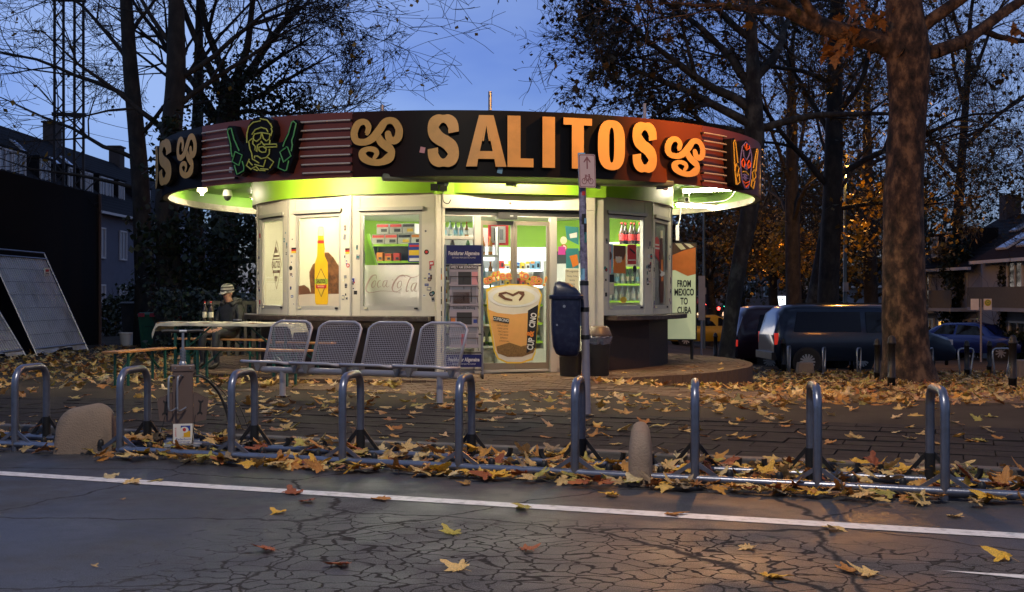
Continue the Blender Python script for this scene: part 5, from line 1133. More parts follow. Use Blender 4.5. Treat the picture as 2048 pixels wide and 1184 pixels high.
for px, d, rz, lab in ((1578, 31, 70, 'small steel bike stand by the van rear wheel'), (1648, 31.3, 68, 'small steel bike stand before the van side door'), (1718, 31.6, 62, 'small steel bike stand under the van front door'), (1862, 31, 60, 'small steel bike stand peeking out behind the plane trunk'), (1932, 28.8, 25, 'small steel bike stand around a dark bollard'), (2003, 28.4, 15, 'wide small bike stand in front of the blue car')):
    x = (px - 1024) / F * d; t = thing('bike_stand', lab, 'bike stand', (x, d, gz(x, d)), R_(rz), 'small bike stands on the far pavement')
    for n_, m_ in (('hoop', SSM), ('foot_bar', SBM)): o = bpy.data.objects.new(n_, m_); COL.objects.link(o); o.parent = t
for px, d, lab, sz in ((1610, 30.5, 'squat concrete block in front of the van wheel', (.42, .3, .3)), (2050, 27, 'pale concrete block at the pavement edge by the blue car', (.5, .5, .42))):
    x = (px - 1024) / F * d; b = MB(); b.box((0, 0, sz[2] / 2), sz, STONE, taper=.85); tag(b.build('concrete_block', X=Matrix.Translation((x, d, gz(x, d) - .01)), bevel=.02), lab, 'block')
# ================================================================ tables, seated person, left yard
GREENM = mat('folding_leg_green', (.015, .10, .075), .45, var=.2); CLOTH = mat('oilcloth', (.50, .47, .36), .45, var=.12, vs=4)
tb = thing('beer_table', 'folding beer table on green steel legs under a cream cloth', 'table', (-4.12, 18.15, PZ), R_(-14))
b = MB(); b.box((0, 0, .755), (2.1, .5, .03), WOOD); b.build('table_top', tb)
for s in (-1, 1):
    for y in (-.2, .2): b = MB(); b.bar((s * .78, y, 0), (s * .78, y, .74), .04, .03, GREENM); b.build('leg', tb)
    b = MB(); b.bar((s * .78, -.2, .3), (s * .78, .2, .3), .03, .03, GREENM); b.build('crossbar', tb)
    b = MB(); b.bar((s * .78, 0, .33), (s * .28, 0, .73), .03, .02, GREENM); b.build('stay', tb)
b = MB(); nx_, ny_ = 40, 16; LX, LY = 1.20, .315                       # draped cloth: a grid that falls past the table edge
vv = []
for j in range(ny_ + 1):
    for i in range(nx_ + 1):
        x = -LX + 2 * LX * i / nx_; y = -LY + 2 * LY * j / ny_
        ex, ey = max(0, abs(x) - 1.06), max(0, abs(y) - .26); drop = 1.0 * ex + 1.05 * ey + .25 * min(ex, ey) * 4
        X_ = math.copysign(min(abs(x), 1.06 + ex * .35), x); Y_ = math.copysign(min(abs(y), .26 + ey * .25), y)
        vv.append((X_ + .012 * math.sin(y * 30) * (ex > 0), Y_ + .015 * math.sin(x * 17) * (ey > 0), .776 - drop + .004 * math.sin(x * 9)))
b.add(vv, [(j * (nx_ + 1) + i, j * (nx_ + 1) + i + 1, (j + 1) * (nx_ + 1) + i + 1, (j + 1) * (nx_ + 1) + i) for j in range(ny_) for i in range(nx_)], CLOTH)
tag(b.build('tablecloth', X=Matrix.Translation((-4.12, 18.15, PZ)) @ Matrix.Rotation(R_(-14), 4, 'Z'), smooth=True), 'cream oilcloth hanging over the folding beer table', 'tablecloth')
def beer_bench(c, rz, L_, label):
    t = thing('beer_bench', label, 'bench', c, rz, 'folding beer benches')
    b = MB(); b.box((0, 0, .465), (L_, .25, .028), WOOD); b.build('seat', t, bevel=.005)
    for s in (-1, 1):
        for y in (-.1, .1): b = MB(); b.bar((s * (L_ / 2 - .28), y, 0), (s * (L_ / 2 - .28), y, .45), .03, .025, GREENM); b.build('leg', t)
        b = MB(); b.bar((s * (L_ / 2 - .28), 0, .2), (s * (L_ / 2 - .6), 0, .44), .025, .02, GREENM); b.build('stay', t)
beer_bench((-3.55, 16.55, gz(-3.55, 16.55) + .03), R_(-24), 2.0, 'long orange-brown beer bench in front of the clothed table')
beer_bench((-5.15, 17.2, gz(-5.15, 17.2)), R_(75), 1.5, 'weathered grey-brown beer bench seen end-on beside the table')
beer_bench((-4.62, 19.75, PZ), R_(-22), 1.75, 'beer bench with the seated person on it')
beer_bench((-3.1, 18.55 - .3, PZ), R_(-12), 1.0, 'short orange-brown beer bench against the dark kiosk base')
for px, lab in ((403, 'dark beer bottle with white label beside its taller twin on the cloth'), (417, 'dark beer bottle with raised white label on the cream cloth')):
    x = (px - 1024) / F * 18.3; o = bpy.data.objects.new('beer_bottle', bottle_mesh('dark')); COL.objects.link(o); o.location = (x, 18.45 if px > 410 else 18.5, PZ + .777); o.scale = (.95, .95, .95); tag(o, lab, 'bottle', 'beer bottles on the table')
b = MB(); b.lathe([(.05, 0), (.062, .012), (.062, .04), (.052, .04), (.048, .015), (.01, .012)], 18, DARK, caps=False); b.lathe([(.0625, .026), (.0625, .041)], 18, GREYP, caps=False)
tag(b.build('ashtray', X=Matrix.Translation(((475 - 1024) / F * 18.1, 18.1, PZ + .776)), smooth=True), 'round dark ashtray on the cream tablecloth', 'ashtray')
# ---- seated person: skinned skeleton, one continuous body
def person():
    J = {}; E = []
    def v(n, p, r, par=None):
        J[n] = (p, r); 
        if par: E.append((par, n))
    v('pel', (0, 0, .12), (.15, .13)); v('bel', (-.02, 0, .27), (.155, .135), 'pel'); v('che', (0, 0, .43), (.175, .14), 'bel'); v('nb', (.02, 0, .545), (.085, .085), 'che'); v('neck', (.045, 0, .60), (.058, .058), 'nb')
    v('jaw', (.085, 0, .665), (.070, .066), 'neck'); v('head', (.075, 0, .745), (.092, .080), 'jaw'); v('crown', (.07, 0, .81), (.07, .065), 'head')
    for s, n in ((1, 'l'), (-1, 'r')):
        v(n + 'sh', (0, s * .185, .485), (.085, .085), 'che'); v(n + 'ua', (.03, s * .25, .36), (.068, .068), n + 'sh'); v(n + 'el', (.06, s * .27, .22), (.06, .06), n + 'ua'); v(n + 'fa', (.2, s * .2, .17), (.05, .05), n + 'el'); v(n + 'wr', (.33, s * .13, .16), (.034, .034), n + 'fa'); v(n + 'ha', (.40, s * .10, .15), (.036, .024), n + 'wr')
        v(n + 'hip', (.05, s * .10, .10), (.11, .11), 'pel'); v(n + 'th', (.25, s * .13, .10), (.095, .095), n + 'hip'); v(n + 'kn', (.46, s * .15, .085), (.072, .072), n + 'th'); v(n + 'ca', (.47, s * .155, -.15), (.062, .062), n + 'kn'); v(n + 'an', (.44, s * .155, -.38), (.048, .048), n + 'ca'); v(n + 'fo', (.52, s * .16, -.43), (.045, .04), n + 'an'); v(n + 'to', (.63, s * .17, -.445), (.038, .03), n + 'fo')
    names = list(J); me = bpy.data.meshes.new('skeleton'); me.from_pydata([J[n][0] for n in names], [(names.index(a), names.index(c)) for a, c in E], [])
    o = bpy.data.objects.new('skeleton', me); COL.objects.link(o)
    sk = o.modifiers.new('skin', 'SKIN'); sk.use_smooth_shade = True
    for i, n in enumerate(names): me.skin_vertices[0].data[i].radius = J[n][1]; me.skin_vertices[0].data[i].use_root = (n == 'pel')
    su = o.modifiers.new('sub', 'SUBSURF'); su.levels = 2; su.render_levels = 2
    dg = bpy.context.evaluated_depsgraph_get(); out = bpy.data.meshes.new_from_object(o.evaluated_get(dg)); bpy.data.objects.remove(o)
    return out
SKIN = mat('skin', (.48, .25, .17), .5, var=.08); JACK = mat('dark_jacket', (.020, .021, .024), .65, var=.4, vs=9, bump=.5, bs=18); JEAN = mat('dark_trousers', (.022, .026, .036), .7, var=.3); SHOE = mat('shoe', (.02, .018, .016), .5)
try:
    pm_ = person()
    for m in (JACK, SKIN, JEAN, SHOE): pm_.materials.append(m)
    for pgn in pm_.polygons:
        x, y, z = pgn.center
        k = 0
        if z > .585: k = 1
        elif x > .335 and z > .1 and z < .22 and abs(y) < .17: k = 1
        elif z < -.37: k = 3
        elif z < .16 and (x > .08 or z < .05): k = 2
        pgn.material_index = k
    man = thing('person', 'person in striped beanie and dark hooded jacket seated on a bench', 'person', (-4.52, 19.95, PZ + .475), R_(236))
    o = bpy.data.objects.new('body', pm_); COL.objects.link(o); o.parent = man
    for s in (1, -1):
        for k in range(5):
            b = MB(); fx = .425 - (.03 if k == 4 else 0); fy = s * (.10 + (.026 - .015 * k if k < 4 else -.045 * 1)); ln = (.06, .07, .065, .05, .045)[k]
            b.tube([(fx, fy, .152), (fx + ln * .5, fy * .97, .148), (fx + ln * .85, fy * .95, .122)], [.0095, .0088, .0065], 6, SKIN); b.build('finger', o, smooth=True)
    HATM = mat('beanie_knit', (.36, .35, .31), .85, var=.1, bump=.4, bs=90); HATD = mat('beanie_stripe', (.085, .08, .075), .85, bump=.4, bs=90)
    Xh = Matrix.Translation((.075, 0, .757)) @ Matrix.Rotation(R_(6), 4, 'Y')
    b = MB(); prof = [(.107, -.02), (.112, .0), (.113, .03), (.109, .055), (.10, .08), (.082, .102), (.055, .118), (.015, .125)]
    for i in range(7): b.lathe([prof[i], prof[i + 1]], 20, HATD if i in (1, 3, 5) else HATM, Xh @ Matrix.Diagonal((1.04, .9, 1, 1)), caps=False)
    b.add([(.09, -.07, -.012), (.14, -.06, -.03), (.165, 0, -.034), (.14, .06, -.03), (.09, .07, -.012), (.09, .07, .012), (.15, 0, -.012), (.09, -.07, .012)], [(0, 1, 2, 3, 4), (5, 6, 7), (4, 3, 2, 6, 5), (7, 6, 2, 1, 0)], HATM, Xh); b.build('beanie', man, smooth=True)
    b = MB(); b.add([(.155, -.012, .70), (.155, .012, .70), (.185, 0, .695), (.162, 0, .738)], [(0, 1, 2), (0, 2, 3), (2, 1, 3)], SKIN); b.build('nose', o, smooth=True)
    for s in (1, -1):
        b = MB(); b.ell((.150, s * .030, .728), (.010, .014, .007), DARK, n=8, m=6); b.build('eye', o); b = MB(); b.ell((.07, s * .083, .715), (.02, .010, .03), SKIN, n=8, m=6); b.build('ear', o)
    b = MB(); b.ell((.145, 0, .668), (.012, .025, .005), mat('lips', (.28, .10, .08), .5), n=8, m=6); b.build('mouth', o)
    b = MB(); b.tube(smooth_path([(.10, .09, .53), (.02, .13, .575), (-.09, .10, .60), (-.14, 0, .60), (-.09, -.10, .60), (.02, -.13, .575), (.10, -.09, .53)], 4), [.03] + [.05] * 23 + [.03], 10, JACK); b.ell((-.12, 0, .54), (.09, .13, .10), JACK); b.build('hood', man, smooth=True)
except Exception as ex:
    print('person failed', ex)
# ---- wheelie bins, buckets, railing
BING = mat('bin_green', (.012, .10, .055), .45, var=.2, vs=5); BINR = mat('bin_red_clip', (.35, .03, .05), .5); BINK = mat('bin_black', (.012, .013, .018), .5)
def wheelie(px, d, h, m, label, lidm, clip=True, rz=0):
    x = (px - 1024) / F * d; t = thing('wheelie_bin', label, 'bin', (x, d, gz(x, d)), rz, 'wheeled rubbish bins')
    b = MB(); loft(b, [rsec(.44, .44, .05, .04), rsec(.56, .58, h - .1, .04)], m); b.build('bin_body', t, smooth=True)
    b = MB(); loft(b, [rsec(.59, .62, h - .1, .04), rsec(.60, .64, h - .05, .05), rsec(.5, .5, h, .05)], lidm); lid = b.build('lid', t, smooth=True)
    if clip:
        for s in (-.17, .12): b = MB(); b.box((s, -.325, h - .06), (.16, .02, .09), BINR); b.build('red_clip', lid)
    for s in (-1, 1): b = MB(); b.tube([(s * .2, .22, .1), (s * .26, .22, .1)], .1, 14, DARK); b.build('wheel', t)
    b = MB(); b.tube([(-.2, .33, h - .09), (.2, .33, h - .09)], .018, 8, m); b.build('handle', t)
    for k in range(3): b = MB(); b.box((0, -.262 - .012 * k * .3, h * (.74 - .05 * k)), (.22, .006, .012), DARK); b.build('vent_mark', t)
wheelie(306, 30.5, .96, BING, 'green wheeled bin with red clips standing clear of the table', BING, rz=R_(-4)); wheelie(376, 28.5, .90, BING, 'green wheeled bin with red clips half hidden behind the table', BING, rz=R_(6)); wheelie(264, 38.5, 1.25, BINK, 'tall black wheeled bin behind the white bucket', BINK, False)
x = (253 - 1024) / F * 35; b = MB(); b.lathe([(.16, 0), (.20, .32), (.215, .33), (.215, .37), (.19, .37), (.15, .06)], 20, WHT, caps=False); tag(b.build('white_bucket', X=Matrix.Translation((x, 35, gz(x, 35))), smooth=True), 'white plastic bucket near the black bin', 'bucket')
GREYW = mat('weathered_wood', (.13, .12, .10), .8, var=.3, vs=12)
rl = thing('wooden_railing', 'weathered slatted wooden railing behind the seated person', 'railing', (-5.75, 24.0, gz(-5.75, 24)))
for i in range(9): b = MB(); b.box((-.05 + .16 * i, 0, .62), (.055 + .02 * (i % 2), .03, 1.05), GREYW); b.build('slat', rl)
for z in (1.16, .25): b = MB(); b.box((.58, .03, z), (1.45, .06, .07), GREYW); b.build('rail', rl)
# ---- black hoarding, leaning site fences
BW = mat('black_boarding', (.004, .004, .005), .8, var=.2, spec=.1)
hb_ = thing('black_hoarding', 'tall plain black hoarding wall behind the leaning fence panels', 'wall', (-13, 28, 0))
b = MB(); b.box((0, 0, 1.9), (2.0, 16.0, 4.7), BW); b.build('boarding', hb_); b = MB(); b.box((1.0, 8.03, 1.9), (.12, .06, 4.72), mat('edge_board', (.10, .06, .05), .7)); b.build('edge_strip', hb_)
SHEET = mat('white_tarp', (.55, .55, .60), .5, var=.15, vs=1.5, bump=.4, bs=3, dirt=(.16, .13, .10), dirt_s=1.2, dirt_a=.5)
def site_fence(y0, y1, xb, xt, h, label, sign=False):
    zb = gz(xb, (y0 + y1) / 2); t = thing('site_fence', label, 'fence', (xb, (y0 + y1) / 2, zb), 0, 'site fence panels leaning on the hoarding')
    Lh = (y1 - y0) / 2; P_ = lambda y, k, o=0: Vector(((xt - xb) * k + o * .9, y, h * k + o * .35))
    for q_ in ((P_(-Lh, 0), P_(-Lh, 1)), (P_(Lh, 0), P_(Lh, 1)), (P_(-Lh, 1), P_(Lh, 1)), (P_(-Lh, .94), P_(Lh, .94)), (P_(-Lh, .07), P_(Lh, .07))): b = MB(); b.tube(q_, .021, 8, GALV); b.build('frame_tube', t, smooth=True)
    w = MB()
    for i in range(1, 26): y = -Lh + 2 * Lh * i / 26; w.tube([P_(y, .07, .012), P_(y, .94, .012)], .0028, 4, HOOPD, caps=False)
    for k in range(1, 7): kk = .07 + .87 * k / 7; w.tube([P_(-Lh, kk, .016), P_(-Lh / 2, kk, .018), P_(Lh, kk, .016)], .0035, 4, HOOPD, caps=False)
    tag(w.build('wire_grid', t), kind='stuff')
    s = MB(); n1, n2 = 24, 14; vv = []
    for j in range(n2 + 1):
        for i in range(n1 + 1):
            k = .0 + .935 * j / n2; y = -Lh * .985 + 2 * Lh * .985 * i / n1
            o = -.02 + .012 * math.sin(i * 1.3 + j * .4) + (.0 if j > 0 else .06 * math.sin(i * .9)); 
            if j == 0: k = .03 - .02 * math.sin(i * .35)
            vv.append(P_(y, k, o))
    s.add(vv, [(j * (n1 + 1) + i, j * (n1 + 1) + i + 1, (j + 1) * (n1 + 1) + i + 1, (j + 1) * (n1 + 1) + i) for j in range(n2) for i in range(n1)], SHEET); s.build('tarp', t, smooth=True)
    if sign:
        b = MB(); Xs2 = Matrix.Translation(P_(Lh - .45, .80, .03)); b.box((0, 0, 0), (.02, .34, .2), WHT, Xs2); sg2 = b.build('fence_tag', t); b = MB(); b.box((.012, -.02, .03), (.004, .2, .06), RED, Xs2); b.box((.012, -.02, -.04), (.004, .22, .03), GREYP, Xs2); b.build('tag_print', sg2)
site_fence(27.7, 31.0, -10.6, -11.7, 2.42, 'leaning site fence panel with white tarp and small tag', True)
site_fence(24.0, 27.4, -10.75, -11.8, 1.75, 'leaning site fence panel in the shade beside the tagged one')
# wire fence and dark board beyond the yard
wf = thing('wire_fence', 'thin green wire mesh fence beyond the white bucket', 'fence', (-12.6, 42, gz(-12.6, 42)))
w = MB()
for i in range(34): w.tube([(.07 * i, 0, 0), (.07 * i, 0, 2.2)], .004, 4, GREENM, caps=False)
for k in range(9): w.tube([(0, 0, .25 * k + .1), (2.3, 0, .25 * k + .1)], .005, 4, GREENM, caps=False)
tag(w.build('wire_grid', wf), kind='stuff')
for x in (0, 2.35): b = MB(); b.tube([(x, 0, 0), (x, 0, 2.4)], .03, 8, GREENM); b.build('post', wf)
db = thing('slatted_screen', 'dark horizontal slat screen under the ivy trees', 'screen', (-11.4, 40, gz(-11.4, 40)))
for k in range(9): b = MB(); b.box((.55, 0, .9 + .16 * k), (1.1, .03, .145), mat('screen_slat', (.03, .032, .04), .7) if k == 0 else bpy.data.materials['screen_slat']); b.build('slat', db)
for x in (0, 1.1): b = MB(); b.box((x, .04, 1.15), (.08, .06, 2.3), GREYW); b.build('post', db)

# ================================================================ houses
ROOFT = bpy.data.materials.new('roof_tiles'); ROOFT.use_nodes = True
_n = ROOFT.node_tree.nodes; _l = ROOFT.node_tree.links; _b = _n['Principled BSDF']; _b.inputs['Roughness'].default_value = .8; _b.inputs['Specular IOR Level'].default_value = .08
_c = _n.new('ShaderNodeTexCoord'); _w = _n.new('ShaderNodeTexWave'); _w.wave_type = 'BANDS'; _w.bands_direction = 'Z'; _w.inputs['Scale'].default_value = 1.55; _w.wave_profile = 'SAW'; _w.inputs['Distortion'].default_value = .2
_r = _n.new('ShaderNodeValToRGB'); _r.color_ramp.elements[0].color = (.008, .008, .011, 1); _r.color_ramp.elements[1].color = (.024, .025, .032, 1)
_p = _n.new('ShaderNodeBump'); _p.inputs['Strength'].default_value = .6; _p.inputs['Distance'].default_value = .05
_l.new(_c.outputs['Object'], _w.inputs[0]); _l.new(_w.outputs[0], _r.inputs[0]); _l.new(_r.outputs[0], _b.inputs[0]); _l.new(_w.outputs[0], _p.inputs['Height']); _l.new(_p.outputs[0], _b.inputs['Normal'])
ROOFR = mat('roof_tiles_red', (.030, .014, .011), .8, var=.4, vs=6, spec=.1); REND = mat('house_render', (.30, .33, .40), .8, var=.1, vs=2, dirt=(.25, .26, .28), dirt_s=1, dirt_a=.4); BRK = mat('chimney_brick', (.06, .045, .045), .8, var=.3, vs=9); WFR = mat('window_white', (.62, .64, .68), .5); PANE = mat('window_pane_dark', (.03, .04, .06), .08, spec=.8); CURT = mat('window_curtain', (.22, .26, .33), .3, var=.3, vs=3)
LITW = glow('lit_window', (1., .48, .10), 1.6); SKYL = mat('skylight_glass', (.25, .32, .42), .06, spec=1.); DORM = mat('dormer_slate', (.014, .014, .018), .8, var=.3, spec=.1)
def window(parent, X, w, h, m=PANE, mull=1):
    """window in a wall: local x right, y inward, z up"""
    b = MB()
    for (x, z, sx, sz) in ((0, h / 2, w + .12, .08), (0, -h / 2, w + .12, .08), (-w / 2, 0, .08, h), (w / 2, 0, .08, h)): b.box((x, -.02, z), (sx, .08, sz), WFR)
    if mull: b.box((0, -.015, 0), (.07, .06, h - .08), WFR)
    f = b.build('window', parent, X); b = MB(); b.box((0, .012, 0), (w, .02, h), m); b.build('pane', f); return f
def face_x(p): X = Matrix.Rotation(R_(90), 4, 'Z'); X.translation = p; return X           # wall that faces +x
h1 = thing('row_house', 'dark-roofed row house with white dormer windows behind the hoarding', 'house', (-25.5, 62, -.6))
b = MB(); b.add([(4.6, -24, 0), (4.6, 24, 0), (4.6, 24, 6.4), (4.6, -24, 6.4), (-4.6, -24, 0), (-4.6, 24, 0), (-4.6, 24, 6.4), (-4.6, -24, 6.4), (0, 24, 10.2), (0, -24, 10.2)], [(0, 1, 2, 3), (5, 4, 7, 6), (1, 5, 6, 8, 2), (4, 0, 3, 9, 7)], mat('row_house_render', (.12, .14, .20), .85, var=.15, vs=2)); b.build('wall', h1)
b = MB(); b.add([(5.0, -24.2, 6.15), (5.0, 24.2, 6.15), (0, 24.2, 10.4), (0, -24.2, 10.4), (-5.0, -24.2, 6.15), (-5.0, 24.2, 6.15)], [(0, 1, 2, 3), (5, 4, 3, 2)], ROOFT); rf1 = b.build('roof', h1)
b = MB(); b.box((5.02, 0, 6.1), (.14, 48.4, .12), WFR); b.build('gutter', h1)
slope = (10.4 - 6.15) / 5.0
for (y, w, n_) in ((-7.6, 3.0, 2), (-3.8, 1.3, 1), (-.3, 1.0, 1), (1.9, 1.8, 2), (5.0, 2.2, 2), (7.6, 1.0, 1), (12, 2.2, 2)):
    b = MB(); xf = 3.55; b.box((xf - 1.3, y, 7.75), (2.6, w + .25, 1.15), DORM); b.box((xf - 1.3, y, 8.37), (2.8, w + .4, .09), DORM); dm_ = b.build('dormer', h1)
    for k in range(n_):
        yy = y + (k - (n_ - 1) / 2) * (w / n_); window(dm_, face_x((xf + .02, yy, 7.75)), w / n_ - .2, 1.0, CURT, 1)
for (y, hh, dx) in ((-2.5, 1.3, 0), (6.8, 1.2, 0), (-14, 1.3, 0), (18, 1.2, 0)):
    b = MB(); b.box((dx, y, 10.3 + hh / 2 - .3), (.7, 1.0, hh + .6), BRK); b.box((dx, y, 10.3 + hh), (.85, 1.15, .1), BRK); b.build('chimney', h1)
for (x, y) in ((2.2, -6.2), (1.4, -5), (1.5, -1.6), (2.0, 2.2), (1.6, 4.7), (2.4, 8.4)):
    z = 10.4 - slope * x + .06; X = Matrix.Translation((x, y, z)) @ Matrix.Rotation(math.atan(slope), 4, 'Y'); b = MB(); b.box((0, 0, 0), (.95, .6, .06), WFR, X); sk_ = b.build('skylight', rf1); b = MB(); b.box((0, 0, .035), (.82, .48, .02), SKYL, X); b.build('pane', sk_)
for z, hgt in ((4.6, 1.5), (1.7, 1.5)):
    for k, y in enumerate((-6, -2.5, 1, 4.5, 8, 11.5, 15)): window(h1, face_x((4.63, y, z)), 1.1, hgt, LITW if (z > 4 and k == 4) else CURT, 1)
# ---- right-hand houses, stepping away
def house_right(px0, px1, d0, d1, zr, ze, label, render, roofm, sky, lit, balc, dorm):
    """facade from (px0,d0) to (px1,d1), facing the street"""
    a = Vector(((px0 - 1024) / F * d0, d0, 0)); c = Vector(((px1 - 1024) / F * d1, d1, 0)); t_ = (c - a); Lf = t_.length; t_.normalize()
    rz = math.atan2(t_.y, t_.x); z0 = -2.6
    H = thing('town_house', label, 'house', (a.x, a.y, z0), rz, 'town houses across the street'); dp_ = 9.
    zz_ = lambda z: z - z0
    b = MB(); e = zz_(ze); r = zz_(zr)
    b.add([(0, 0, 0), (Lf, 0, 0), (Lf, 0, e), (0, 0, e), (0, dp_, 0), (Lf, dp_, 0), (Lf, dp_, e), (0, dp_, e), (0, dp_ / 2, r), (Lf, dp_ / 2, r)], [(0, 1, 2, 3), (4, 7, 6, 5), (0, 3, 8, 7, 4), (1, 5, 6, 9, 2)], render); b.build('wall', H)
    b = MB(); b.add([(-.1, -.5, e - .25), (Lf + .02, -.5, e - .25), (Lf + .02, dp_ / 2, r + .12), (-.1, dp_ / 2, r + .12), (-.1, dp_ + .5, e - .25), (Lf + .02, dp_ + .5, e - .25)], [(0, 1, 2, 3), (3, 2, 5, 4)], roofm); rf = b.build('roof', H)
    b = MB(); b.box((Lf / 2, -.55, e - .3), (Lf, .14, .14), WFR); b.build('gutter', H)
    sl = (r - e + .37) / (dp_ / 2 + .5)
    for (fx, fy, w_, h_) in sky:
        y = -.5 + (dp_ / 2 + .5) * fy; X = Matrix.Translation((Lf * fx, y, e - .25 + sl * (y + .5) + .07)) @ Matrix.Rotation(math.atan(sl), 4, 'X'); b = MB(); b.box((0, 0, 0), (w_, h_, .08), WFR, X); s_ = b.build('skylight', rf); b = MB(); b.box((0, 0, .045), (w_ - .14, h_ - .14, .02), SKYL, X); b.build('pane', s_)
    for k, (fx, zc, w_, h_, m_) in enumerate(lit): window(H, Matrix.Translation((Lf * fx, -.02, zc)), w_, h_, m_, 1)
    for (f0, f1, zc) in balc:
        b = MB(); b.box((Lf * (f0 + f1) / 2, -.7, zc), (Lf * (f1 - f0), 1.3, .16), render); bl = b.build('balcony', H); b = MB(); b.box((Lf * (f0 + f1) / 2, -1.33, zc + .5), (Lf * (f1 - f0), .06, .85), GREYW); b.build('parapet', bl)
    for (fx, zc, w_) in dorm:
        b = MB(); b.box((Lf * fx, 1.2, zc), (w_ + .5, 2.2, 1.6), DORM); dd = b.build('dormer', H); window(dd, Matrix.Translation((Lf * fx, .08, zc + .1)), w_, 1.0, CURT, 0)
    for fx in (.12, .85): b = MB(); b.box((Lf * fx, dp_ / 2, r + .5), (.9, .8, 1.4), BRK); b.build('chimney', H)
    return H
house_right(1965, 2230, 56, 44, 5.75, 3.1, 'white town house with dark red roof and pairs of skylights', REND, ROOFR, [(.10, .62, 1.2, 1.5), (.12, .27, 1.2, 1.4), (.28, .29, 1.2, 1.4), (.40, .66, 1.2, 1.5), (.6, .3, 1.2, 1.4)], [(.30, 4.6, 1.5, 1.7, PANE), (.32, 1.9, 1.6, 1.8, PANE), (.7, 4.6, 1.4, 1.7, PANE)], [(.14, .98, 3.35)], [])
house_right(1838, 1962, 66, 58, 5.4, 2.9, 'white town house with a grey roof, ivy and a lit ground-floor window', REND, ROOFT, [(.72, .7, .9, 1.1)], [(.14, 4.3, 1.0, 1.8, PANE), (.2, 1.75, 1.2, 1.9, CURT), (.42, 1.75, .9, 1.8, LITW), (.75, 1.9, 1.3, 1.7, PANE), (.92, 1.7, .9, 2.2, PANE)], [(.0, .34, 3.1), (.62, .97, 3.25)], [(.26, 6.3, .7), (.5, 6.5, .7)])
house_right(1690, 1840, 84, 74, 4.3, 2.2, 'small pale gabled building behind the vans', REND, ROOFT, [], [(.3, 2.4, .8, 1.6, PANE), (.5, 2.4, .8, 1.6, PANE), (.7, 2.4, .8, 1.6, PANE)], [], [])

# ================================================================ vehicles
TYRE = mat('tyre_rubber', (.015, .015, .016), .8); RIM = mat('wheel_silver', (.45, .46, .48), .35, .7); CGL = mat('car_glass', (.006, .007, .009), .05, spec=.5); TAILR = mat('tail_lamp', (.45, .015, .015), .2, emit=(1, .05, .03), es=.25); HEADL = mat('head_lamp', (.6, .62, .65), .12, spec=.9); PLATE = mat('number_plate', (.6, .6, .6), .4)
def car(name, label, cat, loc, rz, st, wb, wr, wins, paint, head_=None, tail=None, bumper=None, extra=None):
    """st: stations (x, zbottom, zbelt, zroof, wbelt, wroof); x runs from rear to front"""
    T = thing(name, label, cat, loc, rz); secs = []
    for (x, zb, zt, zr, w, wr_) in st:
        hs = [(w * .90, zb), (w * .985, zb + (zt - zb) * .22), (w, zb + (zt - zb) * .55), (w * .985, zt), (wr_ + (w - wr_) * .12, zt + (zr - zt) * .82), (wr_ * .88, zr - (zr - zt) * .05), (wr_ * .5, zr)]
        secs.append([(x, -y, z) for y, z in hs] + [(x, y, z) for y, z in hs[::-1]])
    b = MB(); loft(b, secs, paint); body = b.build('body', T, smooth=True)
    def interp(x):
        for i in range(len(st) - 1):
            if st[i][0] <= x <= st[i + 1][0]:
                f = (x - st[i][0]) / max(1e-6, st[i + 1][0] - st[i][0]); return [st[i][k] + (st[i + 1][k] - st[i][k]) * f for k in range(6)]
        return list(st[-1])
    def ys(x, z):
        _, zb, zt, zr, w, wr_ = interp(x); k = (z - zt) / max(.05, zr - zt); return w * .985 + (wr_ + (w - wr_) * .12 - w * .985) * min(1.1, max(0, k / .82))
    for poly in wins:
        for s in (-1, 1):
            b = MB(); pp = [(x, s * (ys(x, z) + .02), z) for x, z in poly]; b.add(pp, [tuple(range(len(pp)))], CGL); b.build('side_window', body)
    for x in wb:
        for s in (-1, 1):
            yw = interp(x)[4]; b = MB(); b.tube([(x, s * (yw - .02), wr), (x, s * (yw + .006), wr)], wr * 1.17, 26, DARK); b.build('wheel_arch', body)
            b = MB(); b.tube([(x, s * (yw - .19), wr), (x, s * (yw + .015), wr)], wr, 26, TYRE); wh = b.build('wheel', T, smooth=False)
            b = MB(); b.tube([(x, s * (yw + .016), wr), (x, s * (yw + .02), wr)], wr * .66, 22, DARK)
            for k in range(9 if name != 'van' else 14):
                a = 2 * math.pi * k / (9 if name != 'van' else 14); c, sn = math.cos(a), math.sin(a); b.bar((x + c * wr * .2, s * (yw + .024), wr + sn * wr * .2), (x + c * wr * .62, s * (yw + .024), wr + sn * wr * .62), .05 if name != 'van' else .045, .012, RIM, up=(0, s, 0))
            b.tube([(x, s * (yw + .018), wr), (x, s * (yw + .032), wr)], wr * .2, 14, RIM); b.build('rim', wh)
    for nm, boxes, m_ in (('tail_lamp', tail or [], TAILR), ('head_lamp', head_ or [], HEADL), ('bumper', bumper or [], DARK)):
        for (c, d_) in boxes:
            for s in ((-1, 1) if c[1] != 0 else (1,)): b = MB(); b.box((c[0], s * c[1], c[2]), d_, m_); b.build(nm, body, bevel=.012)
    for nm, poly, m_ in extra or []: b = MB(); b.add(poly, [tuple(range(len(poly)))], m_); b.build(nm, body)
    return T
PV = mat('van_blue_paint', (.010, .022, .05), .28, .35, var=.1, coat=.6); PM = mat('van_maroon_paint', (.030, .008, .020), .3, .2, var=.1, coat=.5); PY_ = mat('yellow_car_paint', (.50, .30, .015), .3, .1, var=.08, coat=.5); PS = mat('blue_car_paint', (.012, .035, .22), .25, .35, var=.1, coat=.8); PG = mat('dark_car_paint', (.02, .02, .025), .3, .3, coat=.5)
